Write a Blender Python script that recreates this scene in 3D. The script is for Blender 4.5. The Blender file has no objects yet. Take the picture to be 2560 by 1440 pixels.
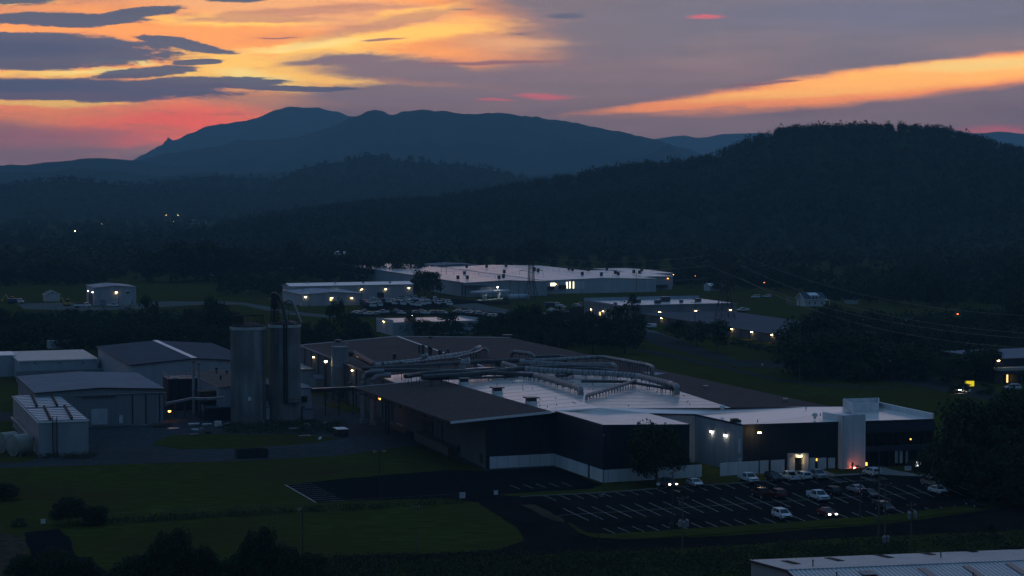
import bpy, bmesh, math, random
import numpy as np
from mathutils import Vector, Matrix, noise as mnoise
from mathutils.geometry import tessellate_polygon

rnd = random.Random(11)
SC = bpy.context.scene
COL = SC.collection
# ---------------------------------------------------------------- camera: a drone 59 m up, long lens
F = 4980.0            # focal length in photo pixels (2560 wide)
HZ = 460.0            # photo row of the true horizon
CH = 59.0
PIT = math.atan((720 - HZ) / F)
cpt, spt = math.cos(PIT), math.sin(PIT)
FWD = Vector((0, cpt, -spt)); UPV = Vector((0, spt, cpt))
CAM = Vector((0, 0, CH))

def ray(px, py):
    x = (px - 1280) / F; y = (720 - py) / F
    return Vector((x, cpt + y * spt, -spt + y * cpt))
def P(px, py, z=0.0):
    d = ray(px, py); t = (z - CH) / d.z
    return CAM + d * t
def D(px, py, y):
    d = ray(px, py); return CAM + d * (y / d.y)
def zat(py, y):
    d = ray(1280, py); return CH + d.z / d.y * y
def ppm(y):           # photo pixels per metre at distance y
    return F / y

TH = math.radians(19.5)
B = Vector((math.cos(TH), math.sin(TH), 0)); A = Vector((math.sin(TH), -math.cos(TH), 0)); Z = Vector((0, 0, 1))

cam_d = bpy.data.cameras.new('camera'); cam = bpy.data.objects.new('camera', cam_d); COL.objects.link(cam)
cam_d.sensor_width = 36; cam_d.lens = 36 * F / 2560
cam.location = CAM; cam.rotation_euler = (math.pi / 2 - PIT, 0, 0)
cam_d.clip_start = 1; cam_d.clip_end = 60000
SC.camera = cam
SC.view_settings.view_transform = 'Standard'; SC.view_settings.look = 'None'
SC.view_settings.exposure = 0; SC.view_settings.gamma = 1
try: SC.view_settings.use_curve_mapping = False
except Exception: pass
cy = SC.cycles
cy.max_bounces = 4; cy.diffuse_bounces = 2; cy.glossy_bounces = 2; cy.transmission_bounces = 2
cy.transparent_max_bounces = 6; cy.volume_bounces = 0
cy.use_denoising = True
cy.sample_clamp_indirect = 3.0
cy.caustics_reflective = False; cy.caustics_refractive = False

def s2l(c):
    c = c / 255.0
    return c / 12.92 if c <= 0.04045 else ((c + 0.055) / 1.055) ** 2.4
def lin(r, g, b): return (s2l(r), s2l(g), s2l(b), 1.0)

# ---------------------------------------------------------------- materials
MATS = {}
def mat(name, col, rough=0.7, metal=0.0, spec=0.5, var=0.12, scale=0.6, stretch=(1, 1, 1), bump=0.0, bscale=8.0,
        emit=None, strength=0.0, var2=0.0, scale2=0.06, col2=None, rvar=0.0):
    if name in MATS: return MATS[name]
    m = bpy.data.materials.new(name); m.use_nodes = True
    nt = m.node_tree; nd = nt.nodes; lk = nt.links
    b = nd.get('Principled BSDF')
    c4 = (*col, 1.0)
    b.inputs['Roughness'].default_value = rough; b.inputs['Metallic'].default_value = metal
    b.inputs['Specular IOR Level'].default_value = spec
    b.inputs['Base Color'].default_value = c4
    if var > 0 or var2 > 0 or bump > 0 or rvar > 0:
        geo = nd.new('ShaderNodeNewGeometry')
        mp = nd.new('ShaderNodeMapping'); mp.inputs['Scale'].default_value = stretch
        lk.new(geo.outputs['Position'], mp.inputs['Vector'])
        n1 = nd.new('ShaderNodeTexNoise'); n1.inputs['Scale'].default_value = scale; n1.inputs['Detail'].default_value = 6
        n1.inputs['Roughness'].default_value = 0.62
        lk.new(mp.outputs['Vector'], n1.inputs['Vector'])
        cr = nd.new('ShaderNodeValToRGB')
        lo = [max(0, c * (1 - 2.2 * var)) for c in col]; hi = [min(1, c * (1 + 2.2 * var)) for c in col]
        cr.color_ramp.elements[0].position = 0.28; cr.color_ramp.elements[1].position = 0.72
        cr.color_ramp.elements[0].color = (*lo, 1); cr.color_ramp.elements[1].color = (*hi, 1)
        lk.new(n1.outputs['Fac'], cr.inputs['Fac'])
        out = cr.outputs['Color']
        if var2 > 0:
            n2 = nd.new('ShaderNodeTexNoise'); n2.inputs['Scale'].default_value = scale2; n2.inputs['Detail'].default_value = 5
            lk.new(geo.outputs['Position'], n2.inputs['Vector'])
            mr = nd.new('ShaderNodeMapRange'); mr.inputs['From Min'].default_value = 0.38; mr.inputs['From Max'].default_value = 0.66
            mr.inputs['To Max'].default_value = var2
            lk.new(n2.outputs['Fac'], mr.inputs['Value'])
            mx = nd.new('ShaderNodeMix'); mx.data_type = 'RGBA'
            lk.new(mr.outputs['Result'], mx.inputs['Factor']); lk.new(out, mx.inputs['A'])
            c2 = col2 or [c * 0.4 for c in col]
            mx.inputs['B'].default_value = (*c2, 1)
            out = mx.outputs['Result']
        lk.new(out, b.inputs['Base Color'])
        if rvar > 0:
            mr2 = nd.new('ShaderNodeMapRange'); mr2.inputs['From Min'].default_value = .3; mr2.inputs['From Max'].default_value = .7
            mr2.inputs['To Min'].default_value = rough - rvar; mr2.inputs['To Max'].default_value = rough + rvar
            lk.new(n1.outputs['Fac'], mr2.inputs['Value']); lk.new(mr2.outputs['Result'], b.inputs['Roughness'])
        if bump > 0:
            nb = nd.new('ShaderNodeTexNoise'); nb.inputs['Scale'].default_value = bscale; nb.inputs['Detail'].default_value = 4
            lk.new(geo.outputs['Position'], nb.inputs['Vector'])
            bp = nd.new('ShaderNodeBump'); bp.inputs['Strength'].default_value = bump; bp.inputs['Distance'].default_value = 0.1
            lk.new(nb.outputs['Fac'], bp.inputs['Height']); lk.new(bp.outputs['Normal'], b.inputs['Normal'])
    if emit:
        b.inputs['Emission Color'].default_value = (*emit, 1); b.inputs['Emission Strength'].default_value = strength
    MATS[name] = m
    return m

def ribbed(name, col, pitch, axis, rough=0.45, metal=0.0, var=0.08, depth=0.25, dark=0.86, seam=0.12, spec=.5):
    """sheet metal with standing ribs every `pitch` metres along the horizontal vector `axis` (bump + darker seams)"""
    if name in MATS: return MATS[name]
    m = mat(name, col, rough, metal, spec=spec, var=var, scale=0.35, stretch=(1, 1, .25), var2=.35, scale2=.09, col2=[c * .72 for c in col])
    nt = m.node_tree; nd = nt.nodes; lk = nt.links; b = nd.get('Principled BSDF')
    geo = nd.new('ShaderNodeNewGeometry')
    dt = nd.new('ShaderNodeVectorMath'); dt.operation = 'DOT_PRODUCT'; dt.inputs[1].default_value = tuple(axis)
    lk.new(geo.outputs['Position'], dt.inputs[0])
    mu = nd.new('ShaderNodeMath'); mu.operation = 'MULTIPLY'; mu.inputs[1].default_value = 1 / pitch
    lk.new(dt.outputs['Value'], mu.inputs[0])
    fr = nd.new('ShaderNodeMath'); fr.operation = 'FRACT'; lk.new(mu.outputs[0], fr.inputs[0])
    pp = nd.new('ShaderNodeMath'); pp.operation = 'PINGPONG'; pp.inputs[1].default_value = .5; lk.new(fr.outputs[0], pp.inputs[0])
    mr = nd.new('ShaderNodeMapRange'); mr.interpolation_type = 'SMOOTHSTEP'
    mr.inputs['From Min'].default_value = seam * .4; mr.inputs['From Max'].default_value = seam
    lk.new(pp.outputs[0], mr.inputs['Value'])
    bp = nd.new('ShaderNodeBump'); bp.inputs['Strength'].default_value = depth; bp.inputs['Distance'].default_value = 0.12; bp.invert = True
    lk.new(mr.outputs['Result'], bp.inputs['Height']); lk.new(bp.outputs['Normal'], b.inputs['Normal'])
    src = b.inputs['Base Color'].links[0].from_socket
    mx = nd.new('ShaderNodeMix'); mx.data_type = 'RGBA'; mx.blend_type = 'MULTIPLY'; mx.inputs['Factor'].default_value = 1
    cc = nd.new('ShaderNodeMapRange'); cc.inputs['To Min'].default_value = dark; lk.new(mr.outputs['Result'], cc.inputs['Value'])
    lk.new(src, mx.inputs['A']); lk.new(cc.outputs['Result'], mx.inputs['B']); lk.new(mx.outputs['Result'], b.inputs['Base Color'])
    return m

def glow(name, col, strength): return mat(name, (0.02, 0.02, 0.02), .5, var=0, emit=col, strength=strength)

M = lambda n: MATS[n]
# metal-clad walls and roofs
ribbed('wall_blue_grey', (.36, .40, .44), .9, B, spec=.25, rough=.6)
ribbed('wall_pale', (.48, .52, .55), .9, B, spec=.25, rough=.6)
ribbed('wall_grey', (.22, .24, .255), .9, B, spec=.2, rough=.65)
ribbed('wall_grey_side', (.20, .21, .215), .9, A, spec=.2, rough=.65)
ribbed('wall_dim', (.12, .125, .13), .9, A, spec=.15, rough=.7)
ribbed('roof_slate', (.085, .10, .125), .9, B, rough=.8, depth=.2, spec=.02)
ribbed('roof_grey', (.19, .21, .25), .9, B, rough=.7, depth=.2, spec=.08)
ribbed('roof_blue', (.30, .34, .39), .9, B, rough=.6, depth=.2, spec=.1)
ribbed('roof_galv', (.58, .58, .58), .62, B, rough=.42, metal=.15, depth=.5, dark=.5, seam=.2)
ribbed('wall_galv', (.30, .33, .35), .45, B, rough=.5, metal=.1, depth=.4)
mat('roof_tan', (.50, .45, .40), .5, var=.06, scale=.3)
mat('shingle', (.095, .068, .062), .85, spec=.06, var=.16, scale=.9, bump=.25, var2=.35, scale2=.05, col2=(.062, .046, .044))
mat('shingle_brown', (.12, .092, .08), .8, spec=.06, var=.15, scale=.9, bump=.2)
mat('membrane', (.84, .76, .70), .17, spec=.5, var=.05, scale=.25, var2=.22, scale2=.07, col2=(.56, .50, .46), rvar=.05)
mat('membrane_new', (.90, .82, .76), .13, spec=.5, var=.03, scale=.2, var2=.15, scale2=.05, col2=(.68, .62, .58), rvar=.05)
mat('white_trim', (.78, .78, .78), .4, var=.04)
ribbed('white_panel', (.66, .67, .68), 2.4, B, rough=.55, spec=.3, var=.07, depth=.3, dark=.72, seam=.04)
ribbed('navy', (.014, .020, .034), 1.1, B, rough=.5, spec=.3, var=.2, depth=.35, dark=.7, seam=.08)
mat('navy_fascia', (.020, .030, .050), .42, spec=.4, var=.08)
mat('dark_steel', (.028, .028, .030), .5, metal=.3, var=.2, scale=2)
mat('rust_steel', (.05, .03, .022), .75, metal=.2, var=.3, scale=1.5)
mat('galv', (.24, .24, .25), .34, metal=.2, var=.15, scale=.8)
mat('galv_dark', (.040, .041, .045), .38, metal=.1, var=.2, scale=.8)
mat('steel_grey', (.20, .21, .22), .5, metal=.2, var=.15)
mat('concrete', (.21, .215, .215), .9, spec=.2, var=.24, scale=.55, stretch=(1, 1, .07), var2=.8, scale2=.13, col2=(.11, .115, .115), bump=.15)
mat('concrete_pale', (.42, .43, .43), .8, var=.12, scale=.6)
mat('glass_dark', (.006, .007, .009), .12, spec=.6, var=0)
mat('black', (.008, .008, .008), .6, var=0)
mat('rubber', (.012, .012, .012), .8, var=0)
mat('wood', (.10, .075, .055), .85, var=.2, scale=3, stretch=(1, 1, .2))
mat('pale_wood', (.42, .38, .33), .75, var=.2, scale=2)
mat('cream_plastic', (.24, .235, .20), .55, var=.12, scale=.8)
mat('blue_tank', (.42, .47, .53), .4, var=.06)
mat('white_paint', (.78, .78, .77), .35, var=.03)
mat('bark', (.05, .04, .032), .9, var=.25, scale=3)
mat('dirt', (.075, .055, .035), .95, spec=0, var=.25, scale=.5)
mat('yellow_steel', (.45, .30, .05), .5, var=.15)
# ground
mat('grass', (.058, .066, .013), .95, spec=0, var=.26, scale=.45, stretch=(.5, 1.6, 1), bump=.5, bscale=3, var2=.7, scale2=.03, col2=(.060, .042, .014))
mat('road_grey', (.055, .052, .052), .9, spec=0, var=.15, scale=.4, var2=.4, scale2=.06, col2=(.04, .038, .038))
mat('asphalt', (.015, .0125, .012), .82, spec=0, var=.3, scale=.5, var2=.8, scale2=.075, col2=(.023, .020, .018), bump=.1)
mat('asphalt_dark', (.012, .012, .013), .8, spec=0, var=.14, scale=.4, var2=.3, scale2=.06, col2=(.016, .016, .016))
mat('gravel', (.062, .064, .070), .9, spec=0.01, var=.2, scale=.5, var2=.5, scale2=.045, col2=(.04, .038, .038), bump=.3)
mat('pale_gravel', (.15, .145, .135), .92, spec=0, var=.15, scale=.4, var2=.4, scale2=.05, col2=(.1, .095, .085))
mat('pavement', (.20, .195, .185), .85, spec=0.02, var=.1)
mat('line_paint', (.36, .36, .34), .7, var=.3, scale=1.2)
mat('hill_wood', (.022, .034, .020), .95, spec=0, var=.35, scale=.03, var2=.5, scale2=.006, col2=(.030, .034, .018))
# lamps
glow('lamp_warm', (1.0, .66, .26), 60); glow('lamp_white', (1.0, .90, .70), 55); glow('lamp_sodium', (1.0, .30, .04), 22)
glow('lamp_cool', (.86, .95, 1.0), 10); glow('window_warm', (1.0, .74, .25), 1.6); glow('room_light', (1.0, .93, .66), 1.1)
glow('headlight_on', (1.0, .72, .52), 22); glow('headlight_white', (1.0, .95, .9), 20); glow('tail_on', (1.0, .06, .03), 5)
glow('sign_white', (.9, .95, 1.0), 2.2); glow('sign_yellow', (1.0, .78, .03), .75); glow('lamp_red', (1.0, .16, .05), 14); glow('flood_red', (1.0, .20, .12), 45); glow('lamp_far', (1.0, .5, .2), 90)
glow('orange_glow', (1.0, .32, .05), 4.0)

def foliage(name, c1, c2, c3):
    m = bpy.data.materials.new(name); m.use_nodes = True; nt = m.node_tree; nd = nt.nodes; lk = nt.links
    b = nd.get('Principled BSDF'); b.inputs['Roughness'].default_value = .85; b.inputs['Specular IOR Level'].default_value = .15
    geo = nd.new('ShaderNodeNewGeometry'); oi = nd.new('ShaderNodeObjectInfo')
    cr = nd.new('ShaderNodeValToRGB'); e = cr.color_ramp.elements
    e[0].color = (*c1, 1); e[1].color = (*c3, 1); k = e.new(.55); k.color = (*c2, 1)
    n = nd.new('ShaderNodeTexNoise'); n.inputs['Scale'].default_value = .35; n.inputs['Detail'].default_value = 3
    lk.new(geo.outputs['Position'], n.inputs['Vector'])
    a1 = nd.new('ShaderNodeMath'); a1.operation = 'MULTIPLY_ADD'; a1.inputs[1].default_value = .45
    lk.new(geo.outputs['Random Per Island'], a1.inputs[0])
    mr = nd.new('ShaderNodeMapRange'); mr.inputs['From Min'].default_value = .3; mr.inputs['From Max'].default_value = .7; mr.inputs['To Max'].default_value = .35
    lk.new(n.outputs['Fac'], mr.inputs['Value']); lk.new(mr.outputs['Result'], a1.inputs[2])
    a2 = nd.new('ShaderNodeMath'); a2.operation = 'MULTIPLY_ADD'; a2.inputs[1].default_value = .2
    lk.new(oi.outputs['Random'], a2.inputs[0]); lk.new(a1.outputs[0], a2.inputs[2])
    lk.new(a2.outputs[0], cr.inputs['Fac']); lk.new(cr.outputs['Color'], b.inputs['Base Color'])
    MATS[name] = m
foliage('leaf', (.018, .028, .013), (.034, .052, .022), (.060, .078, .034))
foliage('leaf_far', (.020, .030, .017), (.030, .044, .024), (.044, .058, .030))
foliage('weed', (.030, .036, .014), (.045, .055, .02), (.07, .075, .03))

# ---------------------------------------------------------------- mesh builder
WL = {}
class MB:
    def __init__(s): s.v = []; s.f = []; s.mi = []; s.m = 0
    def quad(s, *pts):
        i = len(s.v); s.v += [tuple(p) for p in pts]; s.f.append(tuple(range(i, i + len(pts)))); s.mi.append(s.m)
    def poly(s, pts):
        i = len(s.v); s.v += [tuple(p) for p in pts]
        for t in tessellate_polygon([[Vector(p) for p in pts]]):
            a, b, c = [Vector(pts[k]) for k in t]
            if (b - a).cross(c - a).z < 0: t = t[::-1]
            s.f.append(tuple(i + k for k in t)); s.mi.append(s.m)
    def prism(s, bot, top):
        n = len(bot); i = len(s.v); s.v += [tuple(p) for p in bot] + [tuple(p) for p in top]
        s.f.append(tuple(i + n - 1 - k for k in range(n))); s.f.append(tuple(i + n + k for k in range(n))); s.mi += [s.m] * 2
        for k in range(n):
            l = (k + 1) % n; s.f.append((i + k, i + l, i + n + l, i + n + k)); s.mi.append(s.m)
    def box(s, c, sx, sy, sz, ax=None, ay=None, az=None):
        """box centred at c; sx along ax, sy along ay, sz along az"""
        ax = Vector(ax) if ax is not None else Vector((1, 0, 0)); ay = Vector(ay) if ay is not None else Vector((0, 1, 0))
        az = Vector(az) if az is not None else Vector((0, 0, 1)); c = Vector(c)
        a, b, d = ax * sx / 2, ay * sy / 2, az * sz / 2
        s.prism([c - a - b - d, c + a - b - d, c + a + b - d, c - a + b - d], [c - a - b + d, c + a - b + d, c + a + b + d, c - a + b + d])
    def bar(s, p, q, w, h=None):
        p, q = Vector(p), Vector(q); d = q - p; L = d.length
        if L < 1e-6: return
        d.normalize(); up = Z if abs(d.z) < .95 else Vector((1, 0, 0))
        sd = d.cross(up).normalized(); u = sd.cross(d)
        s.box((p + q) / 2, L, w, h or w, d, sd, u)
    def tube(s, pts, r, n=10, caps=True, r2=None):
        pts = [Vector(p) for p in pts]; m = len(pts); rings = []
        for k, p in enumerate(pts):
            d = (pts[min(k + 1, m - 1)] - pts[max(k - 1, 0)]).normalized()
            up = Z if abs(d.z) < .97 else Vector((1, 0, 0))
            a = d.cross(up).normalized(); b = d.cross(a).normalized()
            rr = r if r2 is None else r + (r2 - r) * k / max(1, m - 1)
            i = len(s.v); s.v += [tuple(p + a * rr * math.cos(2 * math.pi * j / n) + b * rr * math.sin(2 * math.pi * j / n)) for j in range(n)]
            rings.append(i)
        for k in range(m - 1):
            i, j = rings[k], rings[k + 1]
            for t in range(n):
                u = (t + 1) % n; s.f.append((i + t, j + t, j + u, i + u)); s.mi.append(s.m)
        if caps:
            s.f.append(tuple(rings[0] + t for t in range(n))); s.f.append(tuple(rings[-1] + n - 1 - t for t in range(n))); s.mi += [s.m] * 2
    def lathe(s, c, prof, n=32, cap=True):
        """prof: list of (radius, z)"""
        c = Vector(c); rings = []
        for r, z in prof:
            i = len(s.v); s.v += [(c.x + r * math.cos(2 * math.pi * j / n), c.y + r * math.sin(2 * math.pi * j / n), c.z + z) for j in range(n)]; rings.append(i)
        for k in range(len(prof) - 1):
            i, j = rings[k], rings[k + 1]
            for t in range(n):
                u = (t + 1) % n; s.f.append((i + t, i + u, j + u, j + t)); s.mi.append(s.m)
        if cap:
            s.f.append(tuple(rings[0] + n - 1 - t for t in range(n))); s.f.append(tuple(rings[-1] + t for t in range(n))); s.mi += [s.m] * 2
    def build(s, name, mats, parent=None, smooth=False, org=None):
        if not isinstance(mats, (list, tuple)): mats = [mats]
        mats = [MATS[x] if isinstance(x, str) else x for x in mats]
        o0 = Vector((0, 0, 0))
        if parent is not None: o0 = WL.get(parent.name, o0)
        elif org is not None: o0 = Vector(org)
        v = [(a[0] - o0.x, a[1] - o0.y, a[2] - o0.z) for a in s.v]
        me = bpy.data.meshes.new(name); me.from_pydata(v, [], s.f); me.update()
        for x in mats: me.materials.append(x)
        if len(mats) > 1: me.polygons.foreach_set('material_index', s.mi)
        if smooth:
            me.polygons.foreach_set('use_smooth', [True] * len(me.polygons))
            try: me.set_sharp_from_angle(angle=math.radians(40))
            except Exception: pass
        o = bpy.data.objects.new(name, me); COL.objects.link(o)
        if parent is not None: o.parent = parent
        else: o.location = o0
        WL[o.name] = o0
        return o

def tag(o, label=None, cat=None, group=None, kind=None):
    if label: o['label'] = label
    if cat: o['category'] = cat
    if group: o['group'] = group
    if kind: o['kind'] = kind
    return o
def empty(name, loc, label=None, cat=None, group=None):
    o = bpy.data.objects.new(name, None); COL.objects.link(o); o.location = loc; o.empty_display_size = .5
    WL[o.name] = Vector(loc)
    return tag(o, label, cat, group)
KIDS = {}
def kids(o): return list(o.children)
def copy_tree(o, loc=None, rz=None, scale=None, label=None, parent=None):
    c = o.copy(); COL.objects.link(c)
    if parent is not None: c.parent = parent
    if loc is not None: c.location = loc
    if rz is not None: c.rotation_euler = (0, 0, rz)
    if scale is not None: c.scale = scale
    if label: c['label'] = label
    for ch in kids(o): copy_tree(ch, parent=c)
    return c
def structure(mb, name, m, **k): return tag(mb.build(name, m, **k), kind='structure')

# ---------------------------------------------------------------- building helpers
def rect(fl, z, frx=None, w=None, blx=None, bly=None, d=None, bdir=B, adir=A):
    """eave rectangle from the photo: front-left corner pixel at height z, then where the right / back corners fall"""
    p0 = P(fl[0], fl[1], z)
    r = p0 - CAM; D0 = r.dot(FWD)
    if w is None:
        k = frx - 1280; w = (k * D0 - F * r.x) / (F * bdir.x - k * bdir.dot(FWD))
    bk = -adir
    if d is None:
        if blx is not None:
            k = blx - 1280; d = (k * D0 - F * r.x) / (F * bk.x - k * bk.dot(FWD))
        else:
            k = 720 - bly; d = (k * D0 - F * r.dot(UPV)) / (F * bk.dot(UPV) - k * bk.dot(FWD))
    return [p0, p0 + bdir * w, p0 + bdir * w + bk * d, p0 + bk * d]

def outn(a, b):
    d = (b - a); return Vector((d.y, -d.x, 0)).normalized()
def onwall(a, b, px, py):
    """point of the vertical wall plane through a,b seen at a photo pixel"""
    n = outn(a, b); d = ray(px, py); t = (Vector((a.x, a.y, CH)) - CAM).dot(n) / d.dot(n)
    return CAM + d * t
def wbox(mb, a, b, x0, y0, x1, y1, th=.12, sink=.0):
    """box on the wall a-b covering the photo rectangle x0,y0-x1,y1"""
    p, q = onwall(a, b, x0, y1), onwall(a, b, x1, y0)
    h = (b - a); h.z = 0; h.normalize(); n = outn(a, b)
    w = abs((q - p).dot(h)); c = (p + q) / 2 + n * (th / 2 - sink)
    mb.box(c, w, th, abs(q.z - p.z), h, n, Z)
def gable(mb_roof, cs, axis, rise, over=.3, th=.25):
    FL, FR, BR, BL = cs
    h = (FR - FL); h.z = 0; h.normalize(); v = (BL - FL); v.z = 0; v.normalize()
    FL, FR, BR, BL = FL - h * over - v * over, FR + h * over - v * over, BR + h * over + v * over, BL - h * over + v * over
    up = Z * .03; t = -Z * th
    if rise == 0:
        mb_roof.prism([p + up + t for p in (FL, FR, BR, BL)], [p + up for p in (FL, FR, BR, BL)]); return
    if axis == 'B': e1, e2, r0, r1 = (FL, FR), (BL, BR), (FL + BL) / 2 + Z * rise, (FR + BR) / 2 + Z * rise
    else: e1, e2, r0, r1 = (BL, FL), (BR, FR), (BL + BR) / 2 + Z * rise, (FL + FR) / 2 + Z * rise
    for q in ([e1[0], e1[1], r1, r0], [r0, r1, e2[1], e2[0]]):
        mb_roof.prism([p + up + t for p in q], [p + up for p in q])
def walls(mb, cs, axis, rise, z0=0.0):
    FL, FR, BR, BL = cs
    dn = lambda p: Vector((p.x, p.y, z0))
    for a, b, ax in ((FL, FR, 'A'), (FR, BR, 'B'), (BR, BL, 'A'), (BL, FL, 'B')):
        if rise and axis == ax: mb.quad(dn(a), dn(b), b, (a + b) / 2 + Z * rise, a)
        else: mb.quad(dn(a), dn(b), b, a)
def bld(name, label, cat, cs, axis='B', rise=0, wall='wall_blue_grey', roof='roof_grey', trim='white_trim', over=.3, z0=0.0, group=None, th=.25):
    c = sum(cs, Vector()) / 4; root = empty(name, (c.x, c.y, z0), label, cat, group)
    w = MB(); walls(w, cs, axis, rise, z0); w.build('wall', wall, root)
    r = MB(); gable(r, cs, axis, rise, over, th); r.build('roof', roof, root)
    if trim:
        t = MB(); FL, FR, BR, BL = cs
        for a, b in ((FL, FR), (BL, FL)):
            n = outn(a, b); h = (b - a); h.z = 0; h.normalize()
            k = 'A' if (a is FL) else 'B'
            o = n * (over + .03); e = h * over
            if rise and axis == k:
                mid = (a + b) / 2 + Z * rise
                t.bar(a + o - e - Z * .1, mid + o - Z * .1, .08, .3); t.bar(mid + o - Z * .1, b + o + e - Z * .1, .08, .3)
            else: t.bar(a + o - e - Z * .1, b + o + e - Z * .1, .08, .3)
        t.build('fascia', trim, root)
    return root
def part(root, name, m, fn, smooth=False, parent=None):
    mb = MB(); fn(mb); return mb.build(name, m, parent or root, smooth)
def lamp(root, a, b, px, py, m='lamp_warm', size=.5, off=.32):
    """wall-pack light: hood on the wall with a glowing lens under it"""
    p = onwall(a, b, px, py); n = outn(a, b); h = (b - a); h.z = 0; h.normalize()
    mb = MB(); mb.box(p + n * off * .55 + Z * size * .3, size * 1.15, off * 1.1, size * .22, h, n, Z); mb.box(p + n * .05, size * .8, .1, size * .6, h, n, Z)
    o = mb.build('wall_light', 'dark_steel', root)
    mb = MB(); mb.box(p + n * off * .62, size, off * .8, size * .34, h, n, Z); mb.build('lens', m, o)
    return o
SKY_GAIN_LOW = 2.75; SKY_GAIN_HIGH = 1.56
# ================================================================ sky: dusk cloud deck, built in the world by direction (azimuth / elevation)
wd = bpy.data.worlds.new('World'); SC.world = wd; wd.use_nodes = True
nt = wd.node_tree; nd = nt.nodes; lk = nt.links
for n in list(nd): nd.remove(n)
def hot(r, g, b, k=1.35):
    c = lin(r, g, b); return (c[0] * k, c[1] * (1 + (k - 1) * .55), c[2] * (1 - (k - 1) * .3), 1)
def mth(op, a, b=None, c=None, clamp=False):
    n = nd.new('ShaderNodeMath'); n.operation = op; n.use_clamp = clamp
    for i, x in enumerate((a, b, c)):
        if x is None: continue
        if isinstance(x, (int, float)): n.inputs[i].default_value = x
        else: lk.new(x, n.inputs[i])
    return n.outputs[0]
def mrange(x, a, b, c=0.0, d=1.0, sm=True):
    n = nd.new('ShaderNodeMapRange'); n.interpolation_type = 'SMOOTHSTEP' if sm else 'LINEAR'
    lk.new(x, n.inputs['Value'])
    for k, v in zip(('From Min', 'From Max', 'To Min', 'To Max'), (a, b, c, d)): n.inputs[k].default_value = v
    return n.outputs['Result']
def mixc(f, a, b):
    n = nd.new('ShaderNodeMix'); n.data_type = 'RGBA'
    if isinstance(f, (int, float)): n.inputs['Factor'].default_value = f
    else: lk.new(f, n.inputs['Factor'])
    for k, x in (('A', a), ('B', b)):
        if isinstance(x, tuple): n.inputs[k].default_value = x
        else: lk.new(x, n.inputs[k])
    return n.outputs['Result']
tc = nd.new('ShaderNodeTexCoord'); sx = nd.new('ShaderNodeSeparateXYZ'); lk.new(tc.outputs['Generated'], sx.inputs[0])
dx, dy, dz = sx.outputs
az = mth('ARCTAN2', dx, dy); el = mth('ARCSINE', dz)
U = mth('MULTIPLY_ADD', az, 5030.0, 1280.0)          # azimuth, in 1/5030 rad
V = mth('MULTIPLY_ADD', el, -4990.0, 460.0)          # elevation, in 1/4990 rad, downwards
uv = nd.new('ShaderNodeCombineXYZ'); lk.new(U, uv.inputs[0]); lk.new(V, uv.inputs[1])
UV0 = uv.outputs[0]
def vmath(op, a, b):
    n = nd.new('ShaderNodeVectorMath'); n.operation = op
    for i, x in enumerate((a, b)):
        if isinstance(x, tuple): n.inputs[i].default_value = x
        else: lk.new(x, n.inputs[i])
    return n.outputs['Value'] if op == 'LENGTH' else n.outputs['Vector']
def nz(vec, sxx, syy, detail=6, rough=.6, off=0.0, colr=False, tilt=0.0):
    mp = nd.new('ShaderNodeMapping'); mp.inputs['Scale'].default_value = (1 / sxx, 1 / syy, 1); mp.inputs['Location'].default_value = (off, off * .7, off)
    mp.inputs['Rotation'].default_value = (0, 0, tilt)
    lk.new(vec, mp.inputs['Vector'])
    n = nd.new('ShaderNodeTexNoise'); n.inputs['Scale'].default_value = 1; n.inputs['Detail'].default_value = detail; n.inputs['Roughness'].default_value = rough
    lk.new(mp.outputs['Vector'], n.inputs['Vector'])
    return n.outputs['Color'] if colr else n.outputs['Fac']
# domain warp so that nothing keeps the outline of an ellipse
wc = nz(UV0, 260, 70, 6, .62, 3.1, True)
w1 = vmath('MULTIPLY', vmath('SUBTRACT', wc, (.5, .5, .5)), (230, 60, 0))
UV = vmath('ADD', UV0, w1)
w2 = vmath('MULTIPLY', vmath('SUBTRACT', wc, (.5, .5, .5)), (80, 22, 0))
UVs = vmath('ADD', UV0, w2)
NF = nz(UV0, 120, 22, 10, .74, 7.7)
NC = nz(UV, 210, 30, 11, .72, 31.0, tilt=.04)                    # ragged edge noise
NS = nz(UV0, 420, 16, 5, .6, 1.3, tilt=-.03)          # fine horizontal streaks
NB = nz(UV0, 620, 110, 5, .55, 5.2)                   # broad patches
def blob(vec, cx, cy, rx, ry, rot=0.0, w=1.0):
    mp = nd.new('ShaderNodeMapping'); mp.vector_type = 'TEXTURE'
    mp.inputs['Location'].default_value = (cx, cy, 0); mp.inputs['Scale'].default_value = (rx, ry, 1); mp.inputs['Rotation'].default_value = (0, 0, math.radians(rot))
    lk.new(vec, mp.inputs['Vector'])
    ln = nd.new('ShaderNodeVectorMath'); ln.operation = 'LENGTH'; lk.new(mp.outputs['Vector'], ln.inputs[0])
    r = mth('SUBTRACT', 1.0, ln.outputs['Value'])
    return r if w == 1.0 else mth('MULTIPLY', r, w)
def mask(blobs, lo, hi, amp, noise=None, vec=None):
    m = None
    for b in blobs:
        r = blob(vec or UV, *b); m = r if m is None else mth('MAXIMUM', m, r)
    if noise is not None: m = mth('ADD', m, mth('MULTIPLY_ADD', noise, 2 * amp, -amp))
    return mrange(m, lo, hi)
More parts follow.
